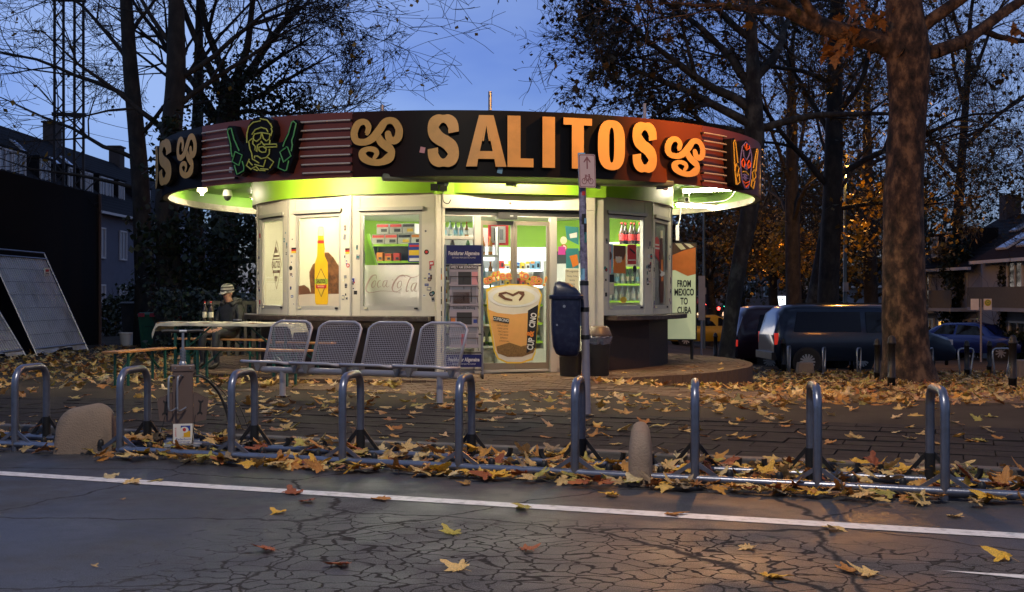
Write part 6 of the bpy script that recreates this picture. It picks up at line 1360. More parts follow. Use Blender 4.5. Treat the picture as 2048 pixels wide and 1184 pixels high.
st_v = [(0, .36, .95, 1.02, .80, .76), (.06, .34, 1.02, 1.20, .86, .76), (.16, .34, 1.05, 1.60, .88, .72), (.34, .34, 1.05, 1.76, .895, .70), (.6, .34, 1.05, 1.80, .895, .70), (3.0, .34, 1.05, 1.80, .895, .70), (3.45, .34, 1.05, 1.72, .895, .68), (4.0, .34, 1.04, 1.28, .89, .70), (4.2, .34, 1.0, 1.08, .88, .74), (4.65, .34, .86, .95, .85, .68), (4.86, .38, .62, .70, .72, .58)]
wins_v = [[(.5, 1.10), (2.28, 1.10), (2.28, 1.62), (.62, 1.62)], [(2.42, 1.08), (3.78, 1.10), (3.42, 1.60), (2.42, 1.62)]]
rearwin = lambda x0, x1, z0, z1, w: [(x0 - .02, -w, z0), (x0 - .02, w, z0), (x1 - .03, w * .9, z1), (x1 - .03, -w * .9, z1)]
x, d = (1532 - 1024) / F * 33, 33
car('van', 'dark blue passenger van parked behind the small bike stands', 'van', (x, d, gz(x + 2, d)), R_(3), st_v, (.85, 3.86), .325, wins_v, PV, head_=[((4.62, .70, .82), (.25, .22, .14))], tail=[((.06, .80, .92), (.10, .12, .30))], bumper=[((.0, 0, .47), (.14, 1.66, .2))], extra=[('rear_window', rearwin(.10, .24, 1.12, 1.62, .62), SKYL), ('windscreen', [(3.5, -.66, 1.68), (3.5, .66, 1.68), (4.1, .70, 1.18), (4.1, -.70, 1.18)], CGL), ('roof_rail', [(.6, -.66, 1.81), (3.0, -.66, 1.81), (3.0, -.66, 1.85), (.6, -.66, 1.85)], DARK)])
st_m = [(0, .42, .95, 1.0, .84, .80), (.05, .38, 1.02, 1.15, .90, .82), (.22, .38, 1.05, 1.72, .92, .76), (.4, .38, 1.05, 1.88, .92, .74), (.7, .38, 1.05, 1.94, .92, .74), (3.6, .38, 1.05, 1.94, .92, .74), (4.0, .38, 1.02, 1.7, .92, .72), (4.4, .38, 1.0, 1.1, .90, .75), (4.75, .4, .7, .8, .84, .7)]
x, d = (1457 - 1024) / F * 37.5, 37.5
car('van', 'dark maroon camper van parked behind the blue van', 'van', (x, d, gz(x + 2, d) - .1), R_(5), st_m, (1.0, 3.8), .33, [[(.6, 1.12), (1.55, 1.12), (1.55, 1.68), (.75, 1.68)], [(1.7, 1.12), (3.0, 1.12), (3.0, 1.68), (1.7, 1.68)], [(3.1, 1.12), (4.0, 1.12), (3.8, 1.64), (3.1, 1.68)]], PM, head_=[((4.7, .7, .8), (.1, .24, .16))], tail=[((.04, .84, .84), (.08, .1, .2))], bumper=[((-.02, 0, .52), (.14, 1.76, .18))], extra=[('rear_window', rearwin(.12, .30, 1.10, 1.74, .66), SKYL), ('number_plate', [(-.012, -.26, .80), (-.012, .26, .80), (-.012, .26, .91), (-.012, -.26, .91)], PLATE)])
st_c = [(0, .4, .80, .90, .74, .60), (.1, .26, .88, .98, .84, .62), (.7, .24, .90, 1.18, .88, .56), (1.3, .24, .90, 1.42, .89, .55), (2.3, .24, .90, 1.46, .89, .56), (2.9, .24, .89, 1.22, .88, .58), (3.35, .24, .86, .95, .87, .66), (4.0, .26, .74, .82, .83, .60), (4.25, .34, .56, .62, .70, .5)]
wins_c = [[(.75, .96), (1.55, .95), (1.55, 1.34), (1.15, 1.32)], [(1.65, .95), (2.95, .95), (2.5, 1.32), (1.65, 1.35)]]
x, d = (1330 - 1024) / F * 58, 58
car('car', 'ochre yellow hatchback parked beyond the poster board', 'car', (x, d, gz(x + 1, d)), R_(4), st_c, (.8, 3.4), .31, wins_c, PY_, head_=[((4.0, .62, .66), (.2, .25, .12))], tail=[((.06, .66, .78), (.06, .26, .14))])
st_s = [(0, .42, .86, .96, .76, .62), (.08, .32, .95, 1.08, .86, .66), (.45, .30, 1.0, 1.35, .90, .60), (.9, .30, 1.0, 1.52, .91, .60), (2.2, .30, .99, 1.56, .91, .61), (2.7, .30, .98, 1.42, .90, .62), (3.15, .30, .97, 1.06, .90, .70), (3.9, .32, .88, .95, .87, .66), (4.2, .36, .66, .74, .76, .56)]
x, d = (1905 - 1024) / F * 51, 51
car('car', 'metallic blue crossover car parked before the town houses', 'car', (x - .2, d + 2.2, gz(x, d)), R_(-44), st_s, (.85, 3.45), .35, [[(.55, 1.06), (1.45, 1.05), (1.45, 1.44), (.9, 1.42)], [(1.55, 1.05), (2.75, 1.04), (2.4, 1.40), (1.55, 1.45)]], PS, head_=[((4.02, .66, .80), (.12, .36, .09))], tail=[((.06, .70, .90), (.06, .3, .14))], bumper=[((4.18, 0, .50), (.05, 1.3, .22))], extra=[('windscreen', [(2.62, -.58, 1.46), (2.62, .58, 1.46), (3.12, .68, 1.08), (3.12, -.68, 1.08)], CGL), ('number_plate', [(4.22, -.26, .46), (4.22, .26, .46), (4.22, .26, .57), (4.22, -.26, .57)], PLATE)])
x, d = (1842 - 1024) / F * 38, 38

# ================================================================ mast, wires, lamp posts, far street
MAST = mat('mast_steel', (.022, .022, .03), .6, .4)
p = Vector(((138 - 1024) / F * 42, 42, 0)); ms = thing('lattice_mast', 'tall dark steel lattice mast rising behind the hoarding', 'mast', (p.x, p.y, gz(p.x, p.y)), R_(12))
for cx in (-.32, .32):
    for q_ in (-1, 1): b = MB(); b.bar((cx + q_ * .15, 0, 0), (cx + q_ * .14, 0, 15), .085, .085, MAST); b.build('chord', ms)
    for i in range(36):
        k = 1 if i % 2 else -1; b = MB(); b.bar((cx - k * .15, -.02, i * .4), (cx + k * .15, -.02, i * .4 + .4), .05, .04, MAST); b.build('lacing', ms)
for z in (3.5, 7.6, 11.5): b = MB(); b.box((0, 0, z), (1.1, .16, .12), MAST); b.build('tie_plate', ms)
for i, (a, c) in enumerate((((-40, 78, 42), (138, 82, 42)), ((-40, 212, 44), (138, 222, 42)), ((138, 82, 42), (480, -30, 60)), ((138, 222, 42), (330, 262, 70)), ((-40, 196, 46), (300, 290, 75)))):
    b = MB(); A_, B_ = at(*a), at(*c); b.tube([A_.lerp(B_, t / 8) - Vector((0, 0, .25 * (1 - (t / 4 - 1) ** 2))) for t in range(9)], .012, 5, MAST); tag(b.build('overhead_wire'), ['thin overhead wire running off from the top of the mast', 'thin overhead wire running off low on the mast', 'thin overhead wire climbing from the mast into the bare trees', 'thin overhead wire sloping from the mast over the dark roof', 'thin overhead wire passing above the chimneys'][i], 'wire', 'overhead wires at the mast')
SOD = glow('sodium_lamp', (1.0, .42, .07), 7)
LPM = mat('lamp_post_paint', (.10, .15, .18), .45, .4)
def lamp_post(px, d, h, label, P_=260, arm=.6):
    x = (px - 1024) / F * d; z = gz(x, d); t = thing('street_lamp', label, 'street lamp', (x, d, z), 0, 'street lamps among the trees')
    b = MB(); b.tube([(0, 0, 0), (0, 0, 1.2), (0, 0, h - .2), (arm * .3, -.05, h)], [.07, .065, .045, .04], 10, LPM); b.build('post', t, smooth=True); b = MB(); b.box((0, -.08, 2.6), (.16, .12, .3), GREYP); b.build('junction_box', t)
    b = MB(); b.lathe([(.05, .12), (.16, .06), (.2, 0)], 14, LPM, Matrix.Translation((arm * .3, -.05, h))); hd_ = b.build('lamp_head', t, smooth=True); b = MB(); b.ell((arm * .3, -.05, h - .03), (.15, .15, .12), SOD); b.build('bulb', hd_, smooth=True)
    l = bpy.data.lights.new('lamp_light', 'POINT'); l.energy = P_; l.color = (1, .42, .07); l.shadow_soft_size = .16; o = bpy.data.objects.new('lamp_light', l); COL.objects.link(o); o.parent = hd_; o.location = (arm * .3, -.05, h - .3)
lamp_post(1690, 41, 6.6, 'slim blue-grey street lamp post with a box beside the dark trunks', 800); lamp_post(1408, 56, 7.6, 'slim street lamp post behind the poster board and yellow car', 120); lamp_post(1546, 61, 5.6, 'street lamp hidden in glowing yellow leaves above the vans', 420)
# lanterns above the picture: one at the sign, one added over the road
def hanging_lamp(p, P_, label, col=(1, .40, .06)):
    t = thing('hanging_lamp', label, 'street lamp', p, 0, 'lanterns on the span cable'); b = MB(); b.tube([(0, 0, .1), (0, 0, .55)], .012, 6, DARK); b.lathe([(.04, .22), (.16, .16), (.30, .05), (.33, .0)], 16, LPM); b.build('lantern_cap', t, smooth=True)
    b = MB(); b.ell((0, 0, 0.03), (.09, .09, .09), SOD); b.build('bulb', t, smooth=True); l = bpy.data.lights.new('lamp_light', 'POINT'); l.energy = P_; l.color = col; l.shadow_soft_size = .05; o = bpy.data.objects.new('lamp_light', l); COL.objects.link(o); o.parent = t; o.location = (0, 0, -.10)
t = thing('street_lamp', 'sodium street lamp on a bent post beside the road, facing the sign', 'street lamp', (13.9, 15.65, gz(13.9, 15.65)), 0, 'street lamps among the trees'); h = 5.3 - gz(13.9, 15.65)
b = MB(); b.tube([(.5, 0, 0), (.5, 0, 1.2), (.5, 0, h - .1), (.3, 0, h + .16), (0, 0, h + .2)], [.07, .065, .05, .04, .04], 10, LPM); b.build('post', t, smooth=True)
b = MB(); b.lathe([(.05, .2), (.16, .14), (.2, .06)], 14, LPM, Matrix.Translation((0, 0, h))); hd_ = b.build('lamp_head', t, smooth=True); b = MB(); b.ell((0, 0, h), (.12, .12, .10), SOD); b.build('bulb', hd_, smooth=True)
l = bpy.data.lights.new('lamp_light', 'POINT'); l.energy = 150; l.color = (1, .36, .05); l.shadow_soft_size = .2; o = bpy.data.objects.new('lamp_light', l); COL.objects.link(o); o.parent = hd_; o.location = (0, 0, h - .14)
hanging_lamp((2.95, 16.3, 5.45), 400, 'sodium lantern hung above the kiosk sign')
hanging_lamp((-.5, 4.5, 7.5), 1100, 'added warm white lantern out of view above the middle of the road', (1, .84, .64))  # added lamp out of view, brightens the sign letters and the leaves
for a, c in (((-18, 22.5, 7.6), (2.95, 16.3, 6.0)), ((2.95, 16.3, 6.0), (20, 11.3, 7.6))): b = MB(); b.tube([a, c], .01, 5, DARK); tag(b.build('span_cable'), 'thin cable holding the lantern above the kiosk sign', 'cable', 'span cables above the street')
b = MB(); b.tube([(-14, 9.5, 9.5), (-.5, 4.5, 8.05), (13, -.4, 9.5)], .01, 5, DARK); tag(b.build('span_cable'), 'thin cable holding the added lantern out of view above the road', 'cable', 'span cables above the street')  # cable added along with the unseen road lantern
# lit display, stop sign, far street lights
SCRN = glow('display_white', (.85, .93, 1.), 2.2); p = at(1565, 600, 62); t = thing('lit_display', 'glowing white information display standing behind the vans', 'display', (p.x, p.y, 0))
b = MB(); b.box((0, 0, p.z), (.72, .06, .58), SCRN); dsp = b.build('screen', t); b = MB(); b.box((0, -.035, p.z + .24), (.72, .01, .1), BLUE); b.box((-.14, -.035, p.z + .02), (.06, .01, .12), TEAL); b.box((-.02, -.035, p.z + .02), (.06, .01, .12), TEAL); b.build('screen_print', dsp); b = MB(); b.tube([(0, .05, gz(p.x, 62)), (0, .05, p.z)], .05, 8, DARK); b.build('post', t)
p = at(1962, 640, 47); t = thing('bus_stop_sign', 'bus stop post with white timetable box and yellow round sign', 'sign', (p.x, p.y, gz(p.x, p.y)))
zt_ = at(0, 598, 47).z - gz(p.x, p.y); b = MB(); b.tube([(0, 0, 0), (0, 0, zt_)], .04, 8, GREYP); b.build('post', t)
b = MB(); b.box((-.25, -.03, zt_ - .2), (.3, .04, .42), WHT); b.build('timetable_box', t); b = MB(); b.box((.24, -.03, zt_ - .2), (.3, .03, .42), WHT); sg3 = b.build('stop_sign', t); b = MB(); b.prism(circ(.24, zt_ - .14, .13, 18), -.052, -.046, YEL); b.prism(circ(.24, zt_ - .14, .10, 18), -.055, -.052, GRN); b.prism(circ(.24, zt_ - .14, .075, 18), -.058, -.055, YEL); b.build('stop_symbol', sg3); text('H', .13, GRN, 'stop_letter', sg3, (.24, -.060, zt_ - .14), off=.003)
RLED = glow('red_signal', (1, .05, .04), 8); CLED = glow('green_signal', (.1, 1, .6), 5); SHOPW = glow('shop_window_glow', (1., .62, .35), 1.1); SHOPC = glow('shop_sign_white', (1, .95, .95), 3)
t = thing('traffic_signal', 'traffic signal showing red far down the street', 'traffic light', (at(1437, 0, 95).x, 95, gz(at(1437, 0, 95).x, 95))); g0 = gz(at(1437, 0, 95).x, 95); zc = at(0, 617, 95).z - g0
b = MB(); b.tube([(0, 0, 0), (0, 0, zc)], .07, 8, DARK); b.build('post', t); b = MB(); b.box((0, 0, zc - .3), (.35, .2, 1.0), DARK); hd_ = b.build('signal_head', t); b = MB(); b.ell((0, -.12, zc), (.13, .06, .13), RLED); b.build('red_lens', hd_)
t = thing('traffic_signal', 'traffic signal showing green beside the lamp post far off', 'traffic light', (at(1449, 0, 90).x, 90, gz(at(1449, 0, 90).x, 90))); g0 = gz(at(1449, 0, 90).x, 90); zc = at(0, 615, 90).z - g0
b = MB(); b.tube([(0, 0, 0), (0, 0, zc)], .07, 8, DARK); b.build('post', t); b = MB(); b.box((0, 0, zc + .4), (.35, .2, 1.2), DARK); hd_ = b.build('signal_head', t); b = MB(); b.ell((0, -.12, zc), (.11, .06, .11), CLED); b.build('green_lens', hd_)
x = at(1420, 0, 130).x; t = thing('far_shop', 'distant row of lit shop fronts at the end of the street', 'building', (x, 130, gz(x, 130)))
b = MB(); b.box((0, 3, 5), (16, 6, 12), mat('far_facade', (.16, .12, .12), .8, var=.3)); b.build('wall', t)
for k in range(6): b = MB(); b.box((-4.5 + 1.6 * k, -.06, 1.6), (1.2, .06, 2.0), SHOPW); b.build('shop_window', t)
for k in range(8):
    for j in range(2): window(t, Matrix.Translation((-6.5 + 1.8 * k, -.03, 5 + 3 * j)), .9, 1.5, PANE, 0)
b = MB(); b.box((-1.2, -.1, 3.3), (2.2, .1, .35), RLED); b.build('shop_sign', t); b = MB(); b.box((2.0, -.15, 3.6), (.5, .1, 2.0), SHOPC); b.build('blade_sign', t)
x = at(1403, 0, 42).x; t = thing('parking_sign', 'narrow white sign board on a post beyond the poster board', 'sign', (x, 42, gz(x, 42))); b = MB(); b.tube([(0, 0, 0), (0, 0, 2.6)], .035, 8, GALV); b.build('post', t); b = MB(); b.box((0, -.05, 1.95), (.22, .03, 1.5), mat('sign_dull_white', (.36, .38, .42), .6)); b.build('sign_board', t)
# ================================================================ trees
def bark(name, c0, c1, c2, sc=7., st=.6):
    m = bpy.data.materials.new(name); m.use_nodes = True; t = m.node_tree; n = t.nodes; l = t.links; b = n['Principled BSDF']; b.inputs['Roughness'].default_value = .85
    co = n.new('ShaderNodeTexCoord'); mp_ = n.new('ShaderNodeMapping'); mp_.inputs['Scale'].default_value = (1, 1, .6); l.new(co.outputs['Object'], mp_.inputs[0])
    no = n.new('ShaderNodeTexNoise'); no.inputs['Scale'].default_value = sc; no.inputs['Detail'].default_value = 8; no.inputs['Roughness'].default_value = .62; l.new(mp_.outputs[0], no.inputs[0])
    r = n.new('ShaderNodeValToRGB'); e = r.color_ramp.elements; e[0].position = .36; e[0].color = (*c0, 1); e[1].position = .64; e[1].color = (*c2, 1); x = e.new(.5); x.color = (*c1, 1); l.new(no.outputs[0], r.inputs[0]); l.new(r.outputs[0], b.inputs[0])
    v = n.new('ShaderNodeTexNoise'); v.inputs['Scale'].default_value = sc * 1.4; v.inputs['Detail'].default_value = 9; v.inputs['Roughness'].default_value = .7; l.new(mp_.outputs[0], v.inputs[0])
    bp = n.new('ShaderNodeBump'); bp.inputs['Strength'].default_value = st; bp.inputs['Distance'].default_value = .05; l.new(v.outputs[0], bp.inputs['Height']); l.new(bp.outputs[0], b.inputs['Normal'])
    return m
BARKP = bark('plane_bark', (.010, .007, .006), (.060, .034, .024), (.20, .12, .07), 6, 1.); BARKD = bark('dark_bark', (.008, .007, .007), (.018, .015, .014), (.032, .028, .025), 5); BARKM = bark('mottled_bark', (.014, .012, .012), (.03, .027, .025), (.085, .08, .07), 4)
LF_BROWN = leafm('leaves_brown', [(.03, .018, .008), (.06, .034, .012), (.14, .075, .02), (.05, .042, .013), (.03, .03, .012)]); LF_YEL = leafm('leaves_yellow', [(.30, .17, .02), (.40, .24, .03), (.22, .15, .03), (.32, .20, .02)]); LF_DARK = leafm('leaves_dark_green', [(.010, .022, .010), (.02, .035, .014), (.03, .045, .02), (.012, .025, .018)], trans=.1); LF_IVY = leafm('ivy_leaves', [(.008, .018, .009), (.014, .026, .012), (.022, .036, .014)], trans=.1); LF_OLIVE = leafm('leaves_olive', [(.035, .035, .012), (.07, .055, .016), (.11, .075, .02), (.05, .05, .02)]); LF_BLUE = leafm('shrub_leaves', [(.015, .03, .03), (.03, .05, .05), (.02, .04, .03)], trans=.1)

def segs_mesh(S, sides):
    """S: (n,8) p0 p1 r0 r1 -> verts, quads (vectorised frusta)"""
    S = np.asarray(S, dtype=np.float64); p0, p1, r0, r1 = S[:, :3], S[:, 3:6], S[:, 6], S[:, 7]
    d = p1 - p0; d /= np.maximum(1e-9, np.linalg.norm(d, axis=1))[:, None]
    a = np.where(np.abs(d[:, 2:3]) < .9, np.array([[0, 0, 1.]]), np.array([[1., 0, 0]])); nx = np.cross(d, a); nx /= np.linalg.norm(nx, axis=1)[:, None]; ny = np.cross(d, nx)
    th = 2 * np.pi * np.arange(sides) / sides; ring = nx[:, None, :] * np.cos(th)[None, :, None] + ny[:, None, :] * np.sin(th)[None, :, None]
    V = np.concatenate([p0[:, None, :] + ring * r0[:, None, None], p1[:, None, :] + ring * r1[:, None, None]], axis=1).reshape(-1, 3)
    k = np.arange(sides); q = np.stack([k, (k + 1) % sides, (k + 1) % sides + sides, k + sides], axis=1)
    Fq = (q[None] + (np.arange(len(S)) * 2 * sides)[:, None, None]).reshape(-1, 4)
    return V, Fq
LEAF_T = np.array([(0, 0), (.16, .10), (.42, .30), (.26, .36), (.40, .62), (.20, .56), (0, 1.0), (-.20, .56), (-.40, .62), (-.26, .36), (-.42, .30), (-.16, .10)])      # five-lobed outline
def leaves_mesh(P, size, rs, lobed=False, droop=.5):
    n = len(P); ang = rs.uniform(0, 2 * np.pi, n); tilt = rs.normal(0, .75, n) + droop; roll = rs.uniform(-.9, .9, n); sz = size * rs.uniform(.55, 1.25, n)
    if lobed: T = np.c_[LEAF_T, -.25 * np.abs(LEAF_T[:, 0])]
    else: T = np.array([(0, 0, 0), (.38, .45, -.08), (0, 1, 0), (-.38, .45, -.08)])
    c, s = np.cos(tilt), np.sin(tilt); x, y, z = T[:, 0], T[:, 1], T[:, 2]
    X = x[None] * np.cos(roll)[:, None] + z[None] * np.sin(roll)[:, None]; Z = -x[None] * np.sin(roll)[:, None] + z[None] * np.cos(roll)[:, None]; Y = np.broadcast_to(y[None], X.shape)
    Y2 = Y * c[:, None] + Z * s[:, None]; Z2 = -Y * s[:, None] + Z * c[:, None]
    X3 = X * np.cos(ang)[:, None] - Y2 * np.sin(ang)[:, None]; Y3 = X * np.sin(ang)[:, None] + Y2 * np.cos(ang)[:, None]
    V = np.stack([X3, Y3, Z2], axis=2) * sz[:, None, None] + np.asarray(P)[:, None, :]
    m = len(T); Fc = (np.arange(m)[None] + (np.arange(n) * m)[:, None]); return V.reshape(-1, 3), Fc
class Tree:
    def __init__(s, seed): s.r = random.Random(seed); s.thick = []; s.thin = []; s.tips = []
    def br(s, p, d, L, r, lev, maxl, up=.02, wig=.22, kids=(7, 6, 5, 4), rmin=.006, ratio=.58):
        R = s.r; n = max(3, int(L / (.55 if lev < 2 else .3))); step = L / n; x, y, z = p; dx, dy, dz = d; r0 = r
        nk = kids[min(lev, len(kids) - 1)] if lev < maxl else 0; at_ = sorted(R.uniform(.22, 1.) for _ in range(nk)); ki = 0
        for i in range(n):
            dx += R.gauss(0, wig) * .5; dy += R.gauss(0, wig) * .5; dz += R.gauss(0, wig) * .4 + up
            l = math.sqrt(dx * dx + dy * dy + dz * dz); dx /= l; dy /= l; dz /= l
            r1 = max(rmin, r * (1 - .8 * (i + 1) / n)); q = (x + dx * step, y + dy * step, z + dz * step)
            (s.thick if r0 > .035 else s.thin).append((x, y, z, *q, r0, r1)); x, y, z = q; r0 = r1
            while ki < nk and at_[ki] <= (i + 1) / n:
                ki += 1; a = R.uniform(.45, 1.05); ph = R.uniform(0, 6.283)
                ux, uy, uz = R.gauss(0, 1), R.gauss(0, 1), R.gauss(0, 1) ; dt = ux * dx + uy * dy + uz * dz; ux -= dt * dx; uy -= dt * dy; uz -= dt * dz; ul = math.sqrt(ux * ux + uy * uy + uz * uz) + 1e-9
                c, sn = math.cos(a), math.sin(a); nd = (dx * c + ux / ul * sn, dy * c + uy / ul * sn, dz * c + uz / ul * sn)
                s.br((x, y, z), nd, L * ratio * R.uniform(.65, 1.15), max(rmin, r0 * .62), lev + 1, maxl, up, wig, kids, rmin, ratio)
            if lev >= maxl - 1: s.tips.append((x, y, z))
    def parts(s, root, barkm, leafmat, nleaf, size, seed, lobed=False, trunk=None, leaf_pts=None, name='crown'):
        mats = [barkm]; V1, F1 = segs_mesh(s.thick, 7) if s.thick else (np.zeros((0, 3)), np.zeros((0, 4), int)); V2, F2 = segs_mesh(s.thin, 3)
        V = np.concatenate([V1, V2]); Fq = np.concatenate([F1, F2 + len(V1)])
        me = npmesh('branches', V, Fq, mats); o = npobj('branches', me, root)
        rs = np.random.default_rng(seed)
        if nleaf:
            T = np.array(s.tips if leaf_pts is None else leaf_pts); idx = rs.integers(0, len(T), nleaf); P = T[idx] + rs.normal(0, .10, (nleaf, 3))
            lv, lf = leaves_mesh(P, size, rs, lobed); o2 = npobj(name, npmesh(name, lv, lf, [leafmat]), root); o2['kind'] = 'stuff'; return o, o2
        return o, None
def trunk_mesh(path, root, m, flare=True, seed=1, n=28, lumps=.05, name='trunk'):
    S = smooth_path(path, 6); b = MB(); vv = []; R = random.Random(seed); ph = [R.uniform(0, 6) for _ in range(6)]
    for i, p in enumerate(S):
        for k in range(n):
            a = 2 * math.pi * k / n; f = 1 + lumps * (math.sin(3 * a + ph[0] + i * .17) * .6 + math.sin(5 * a + ph[1] - i * .3) * .35 + math.sin(9 * a + ph[2] + i * .8) * .2 + math.sin(i * .9 + ph[3]) * .25)
            if flare and i < 6: f *= 1 + .04 * (6 - i) * (1 + .5 * math.sin(5 * a + ph[4])) * .5
            vv.append((p[0] + p[3] * f * math.cos(a), p[1] + p[3] * f * math.sin(a), p[2]))
    m_ = len(S); b.add(vv, [(i * n + k, i * n + (k + 1) % n, (i + 1) * n + (k + 1) % n, (i + 1) * n + k) for i in range(m_ - 1) for k in range(n)] + [tuple(range((m_ - 1) * n, m_ * n))], m)
    return b.build(name, root, smooth=True)
def tree(name, label, pxpath, d, barkm, limbs, maxl, leafmat, nleaf, size, seed, kids=(6, 5, 5, 4), lobed=False, up=.02, wig=.22, n=18, lumps=.05, clump=None, clumpm=None, dy=None, ratio=.58, group=None):
    """pxpath: (px, py, diameter px) from the foot up; limbs: (height index fraction, dir, length, radius)"""
    x0 = (pxpath[0][0] - 1024) / F * d; z0 = gz(x0, d); root = thing(name, label, 'tree', (x0, d, z0), 0, group)
    path = []
    for i, (px, py, w) in enumerate(pxpath):
        q_ = at(px, py, d); path.append((q_.x - x0, (dy[i] if dy else 0), (q_.z - z0 if i else -.15), w / 2 / F * d))
    trunk_mesh(path, root, barkm, seed=seed, n=n, lumps=lumps)
    T = Tree(seed); S = smooth_path(path, 6)
    for (f, dr, L_, r) in limbs:
        p = S[min(len(S) - 1, int(f * (len(S) - 1)))]; v = Vector(dr).normalized(); T.br((p[0], p[1], p[2]), tuple(v), L_, r, 0, maxl, up, wig, kids, .0065, ratio)
    T.parts(root, barkm, leafmat, nleaf, size, seed + 3, lobed)
    if clump:
        rs = np.random.default_rng(seed + 9); P = []
        for (px, py, rpx, cnt) in clump: c = at(px, py, d); P.append(rs.normal(0, 1, (cnt, 3)) * np.array([rpx, rpx * .8, rpx]) / F * d * .5 + np.array([c.x - x0, rs.uniform(-.5, .5), c.z - z0]))
        lv, lf = leaves_mesh(np.concatenate(P), size * 1.1, rs, lobed); o2 = npobj('leaf_cluster', npmesh('leaf_cluster', lv, lf, [clumpm or leafmat]), root); o2['kind'] = 'stuff'
    return root
# near plane tree by the road
tree('plane_tree', 'big plane tree with flaking bark standing in the leaves', [(1817, 756, 112), (1812, 700, 92), (1808, 600, 85), (1808, 500, 81), (1808, 400, 77), (1811, 300, 74), (1815, 200, 75), (1815, 110, 86), (1808, 0, 70), (1800, -150, 60), (1800, -320, 44)], 23.3, BARKP,
     [(.70, (-.75, -.1, .62), 4.6, .24), (.70, (.95, .1, .06), 5.5, .15), (.74, (.9, -.3, .5), 4.5, .14), (.80, (-.5, .5, .8), 4.5, .16), (.86, (.5, .4, .9), 5, .15), (.92, (-.3, -.4, .9), 4.5, .12), (.98, (.1, .1, 1), 5, .16), (.78, (.3, .8, .5), 4.5, .12)], 4, LF_BROWN, 1500, .22, 41, kids=(7, 6, 5, 4), lobed=True, up=-.005, wig=.3, n=40, lumps=.045, clump=[(1800, 42, 46, 75), (1690, 80, 40, 40), (1730, 30, 70, 40), (1660, 100, 16, 16), (2035, 60, 20, 10)], clumpm=leafm('leaves_orange_brown', [(.30, .12, .03), (.40, .18, .05), (.22, .09, .03)]))
# big tree behind the kiosk with the wide crown
tree('plane_tree', 'wide-crowned dark plane tree behind the kiosk with big sparse leaves', [(1448, 735, 34), (1460, 650, 30), (1480, 520, 32), (1499, 425, 36), (1509, 300, 40), (1508, 240, 38), (1505, 120, 26), (1500, 0, 20), (1500, -120, 12)], 31, BARKM,
     [(.62, (-.95, -.2, .38), 4.3, .13), (.66, (-.85, .1, .6), 4.5, .14), (.60, (.9, -.1, .35), 4.6, .11), (.70, (-.5, -.3, .85), 5, .12), (.72, (.6, .2, .75), 5., .12), (.80, (-.8, .2, .55), 4.4, .10), (.84, (.5, -.3, .9), 4.6, .09), (.95, (0, 0, 1), 4.5, .08), (.58, (-.9, .3, .15), 3.8, .09), (.75, (-.2, .6, .8), 5, .1), (.9, (-.85, -.2, .45), 4.2, .08)], 4, LF_BROWN, 4600, .19, 7, kids=(9, 7, 6, 5), up=.0, n=20, lobed=True, wig=.33, ratio=.45)
r2 = tree('plane_tree', 'dark double-stemmed tree rising behind the blue van', [(1652, 725, 46), (1655, 620, 42), (1660, 500, 40), (1665, 380, 38), (1668, 260, 34), (1670, 120, 28), (1672, -60, 18)], 38, BARKD,
     [(.5, (-.7, -.2, .6), 6, .11), (.55, (.8, .1, .6), 6, .11), (.65, (-.5, .3, .8), 6, .10), (.72, (.6, -.3, .8), 5.5, .1), (.8, (-.7, 0, .6), 5.5, .09), (.9, (.4, .2, .9), 5, .08), (1., (0, 0, 1), 5, .08), (.45, (.9, .2, .25), 4, .08)], 4, LF_OLIVE, 3500, .17, 23, kids=(8, 6, 5, 4), up=.006, wig=.32, clump=[(1745, 420, 70, 240), (1718, 470, 40, 90), (1760, 395, 40, 90), (1900, 430, 70, 60), (1880, 455, 50, 40)], clumpm=LF_YEL)
tree('leaning_tree', 'leaning mottled trunk beside the dark double stem', [(1612, 730, 34), (1622, 640, 32), (1640, 540, 30), (1655, 440, 26), (1668, 340, 22), (1680, 220, 16)], 39.5, BARKM, [(.6, (.6, 0, .7), 4, .08), (.8, (-.4, .2, .8), 4, .07), (1., (.2, 0, 1), 4, .06)], 3, LF_OLIVE, 900, .15, 29, kids=(6, 5, 4))
for px_, d_, rz_, lab_ in ((1588, 50, 95, 'dark tree standing behind the leaning mottled trunk'), (1745, 56, 200, 'dark tree showing behind the big plane trunk')):
    x_ = (px_ - 1024) / F * d_; dup(r2, None, lab_, (x_, d_, gz(x_, d_)), R_(rz_))
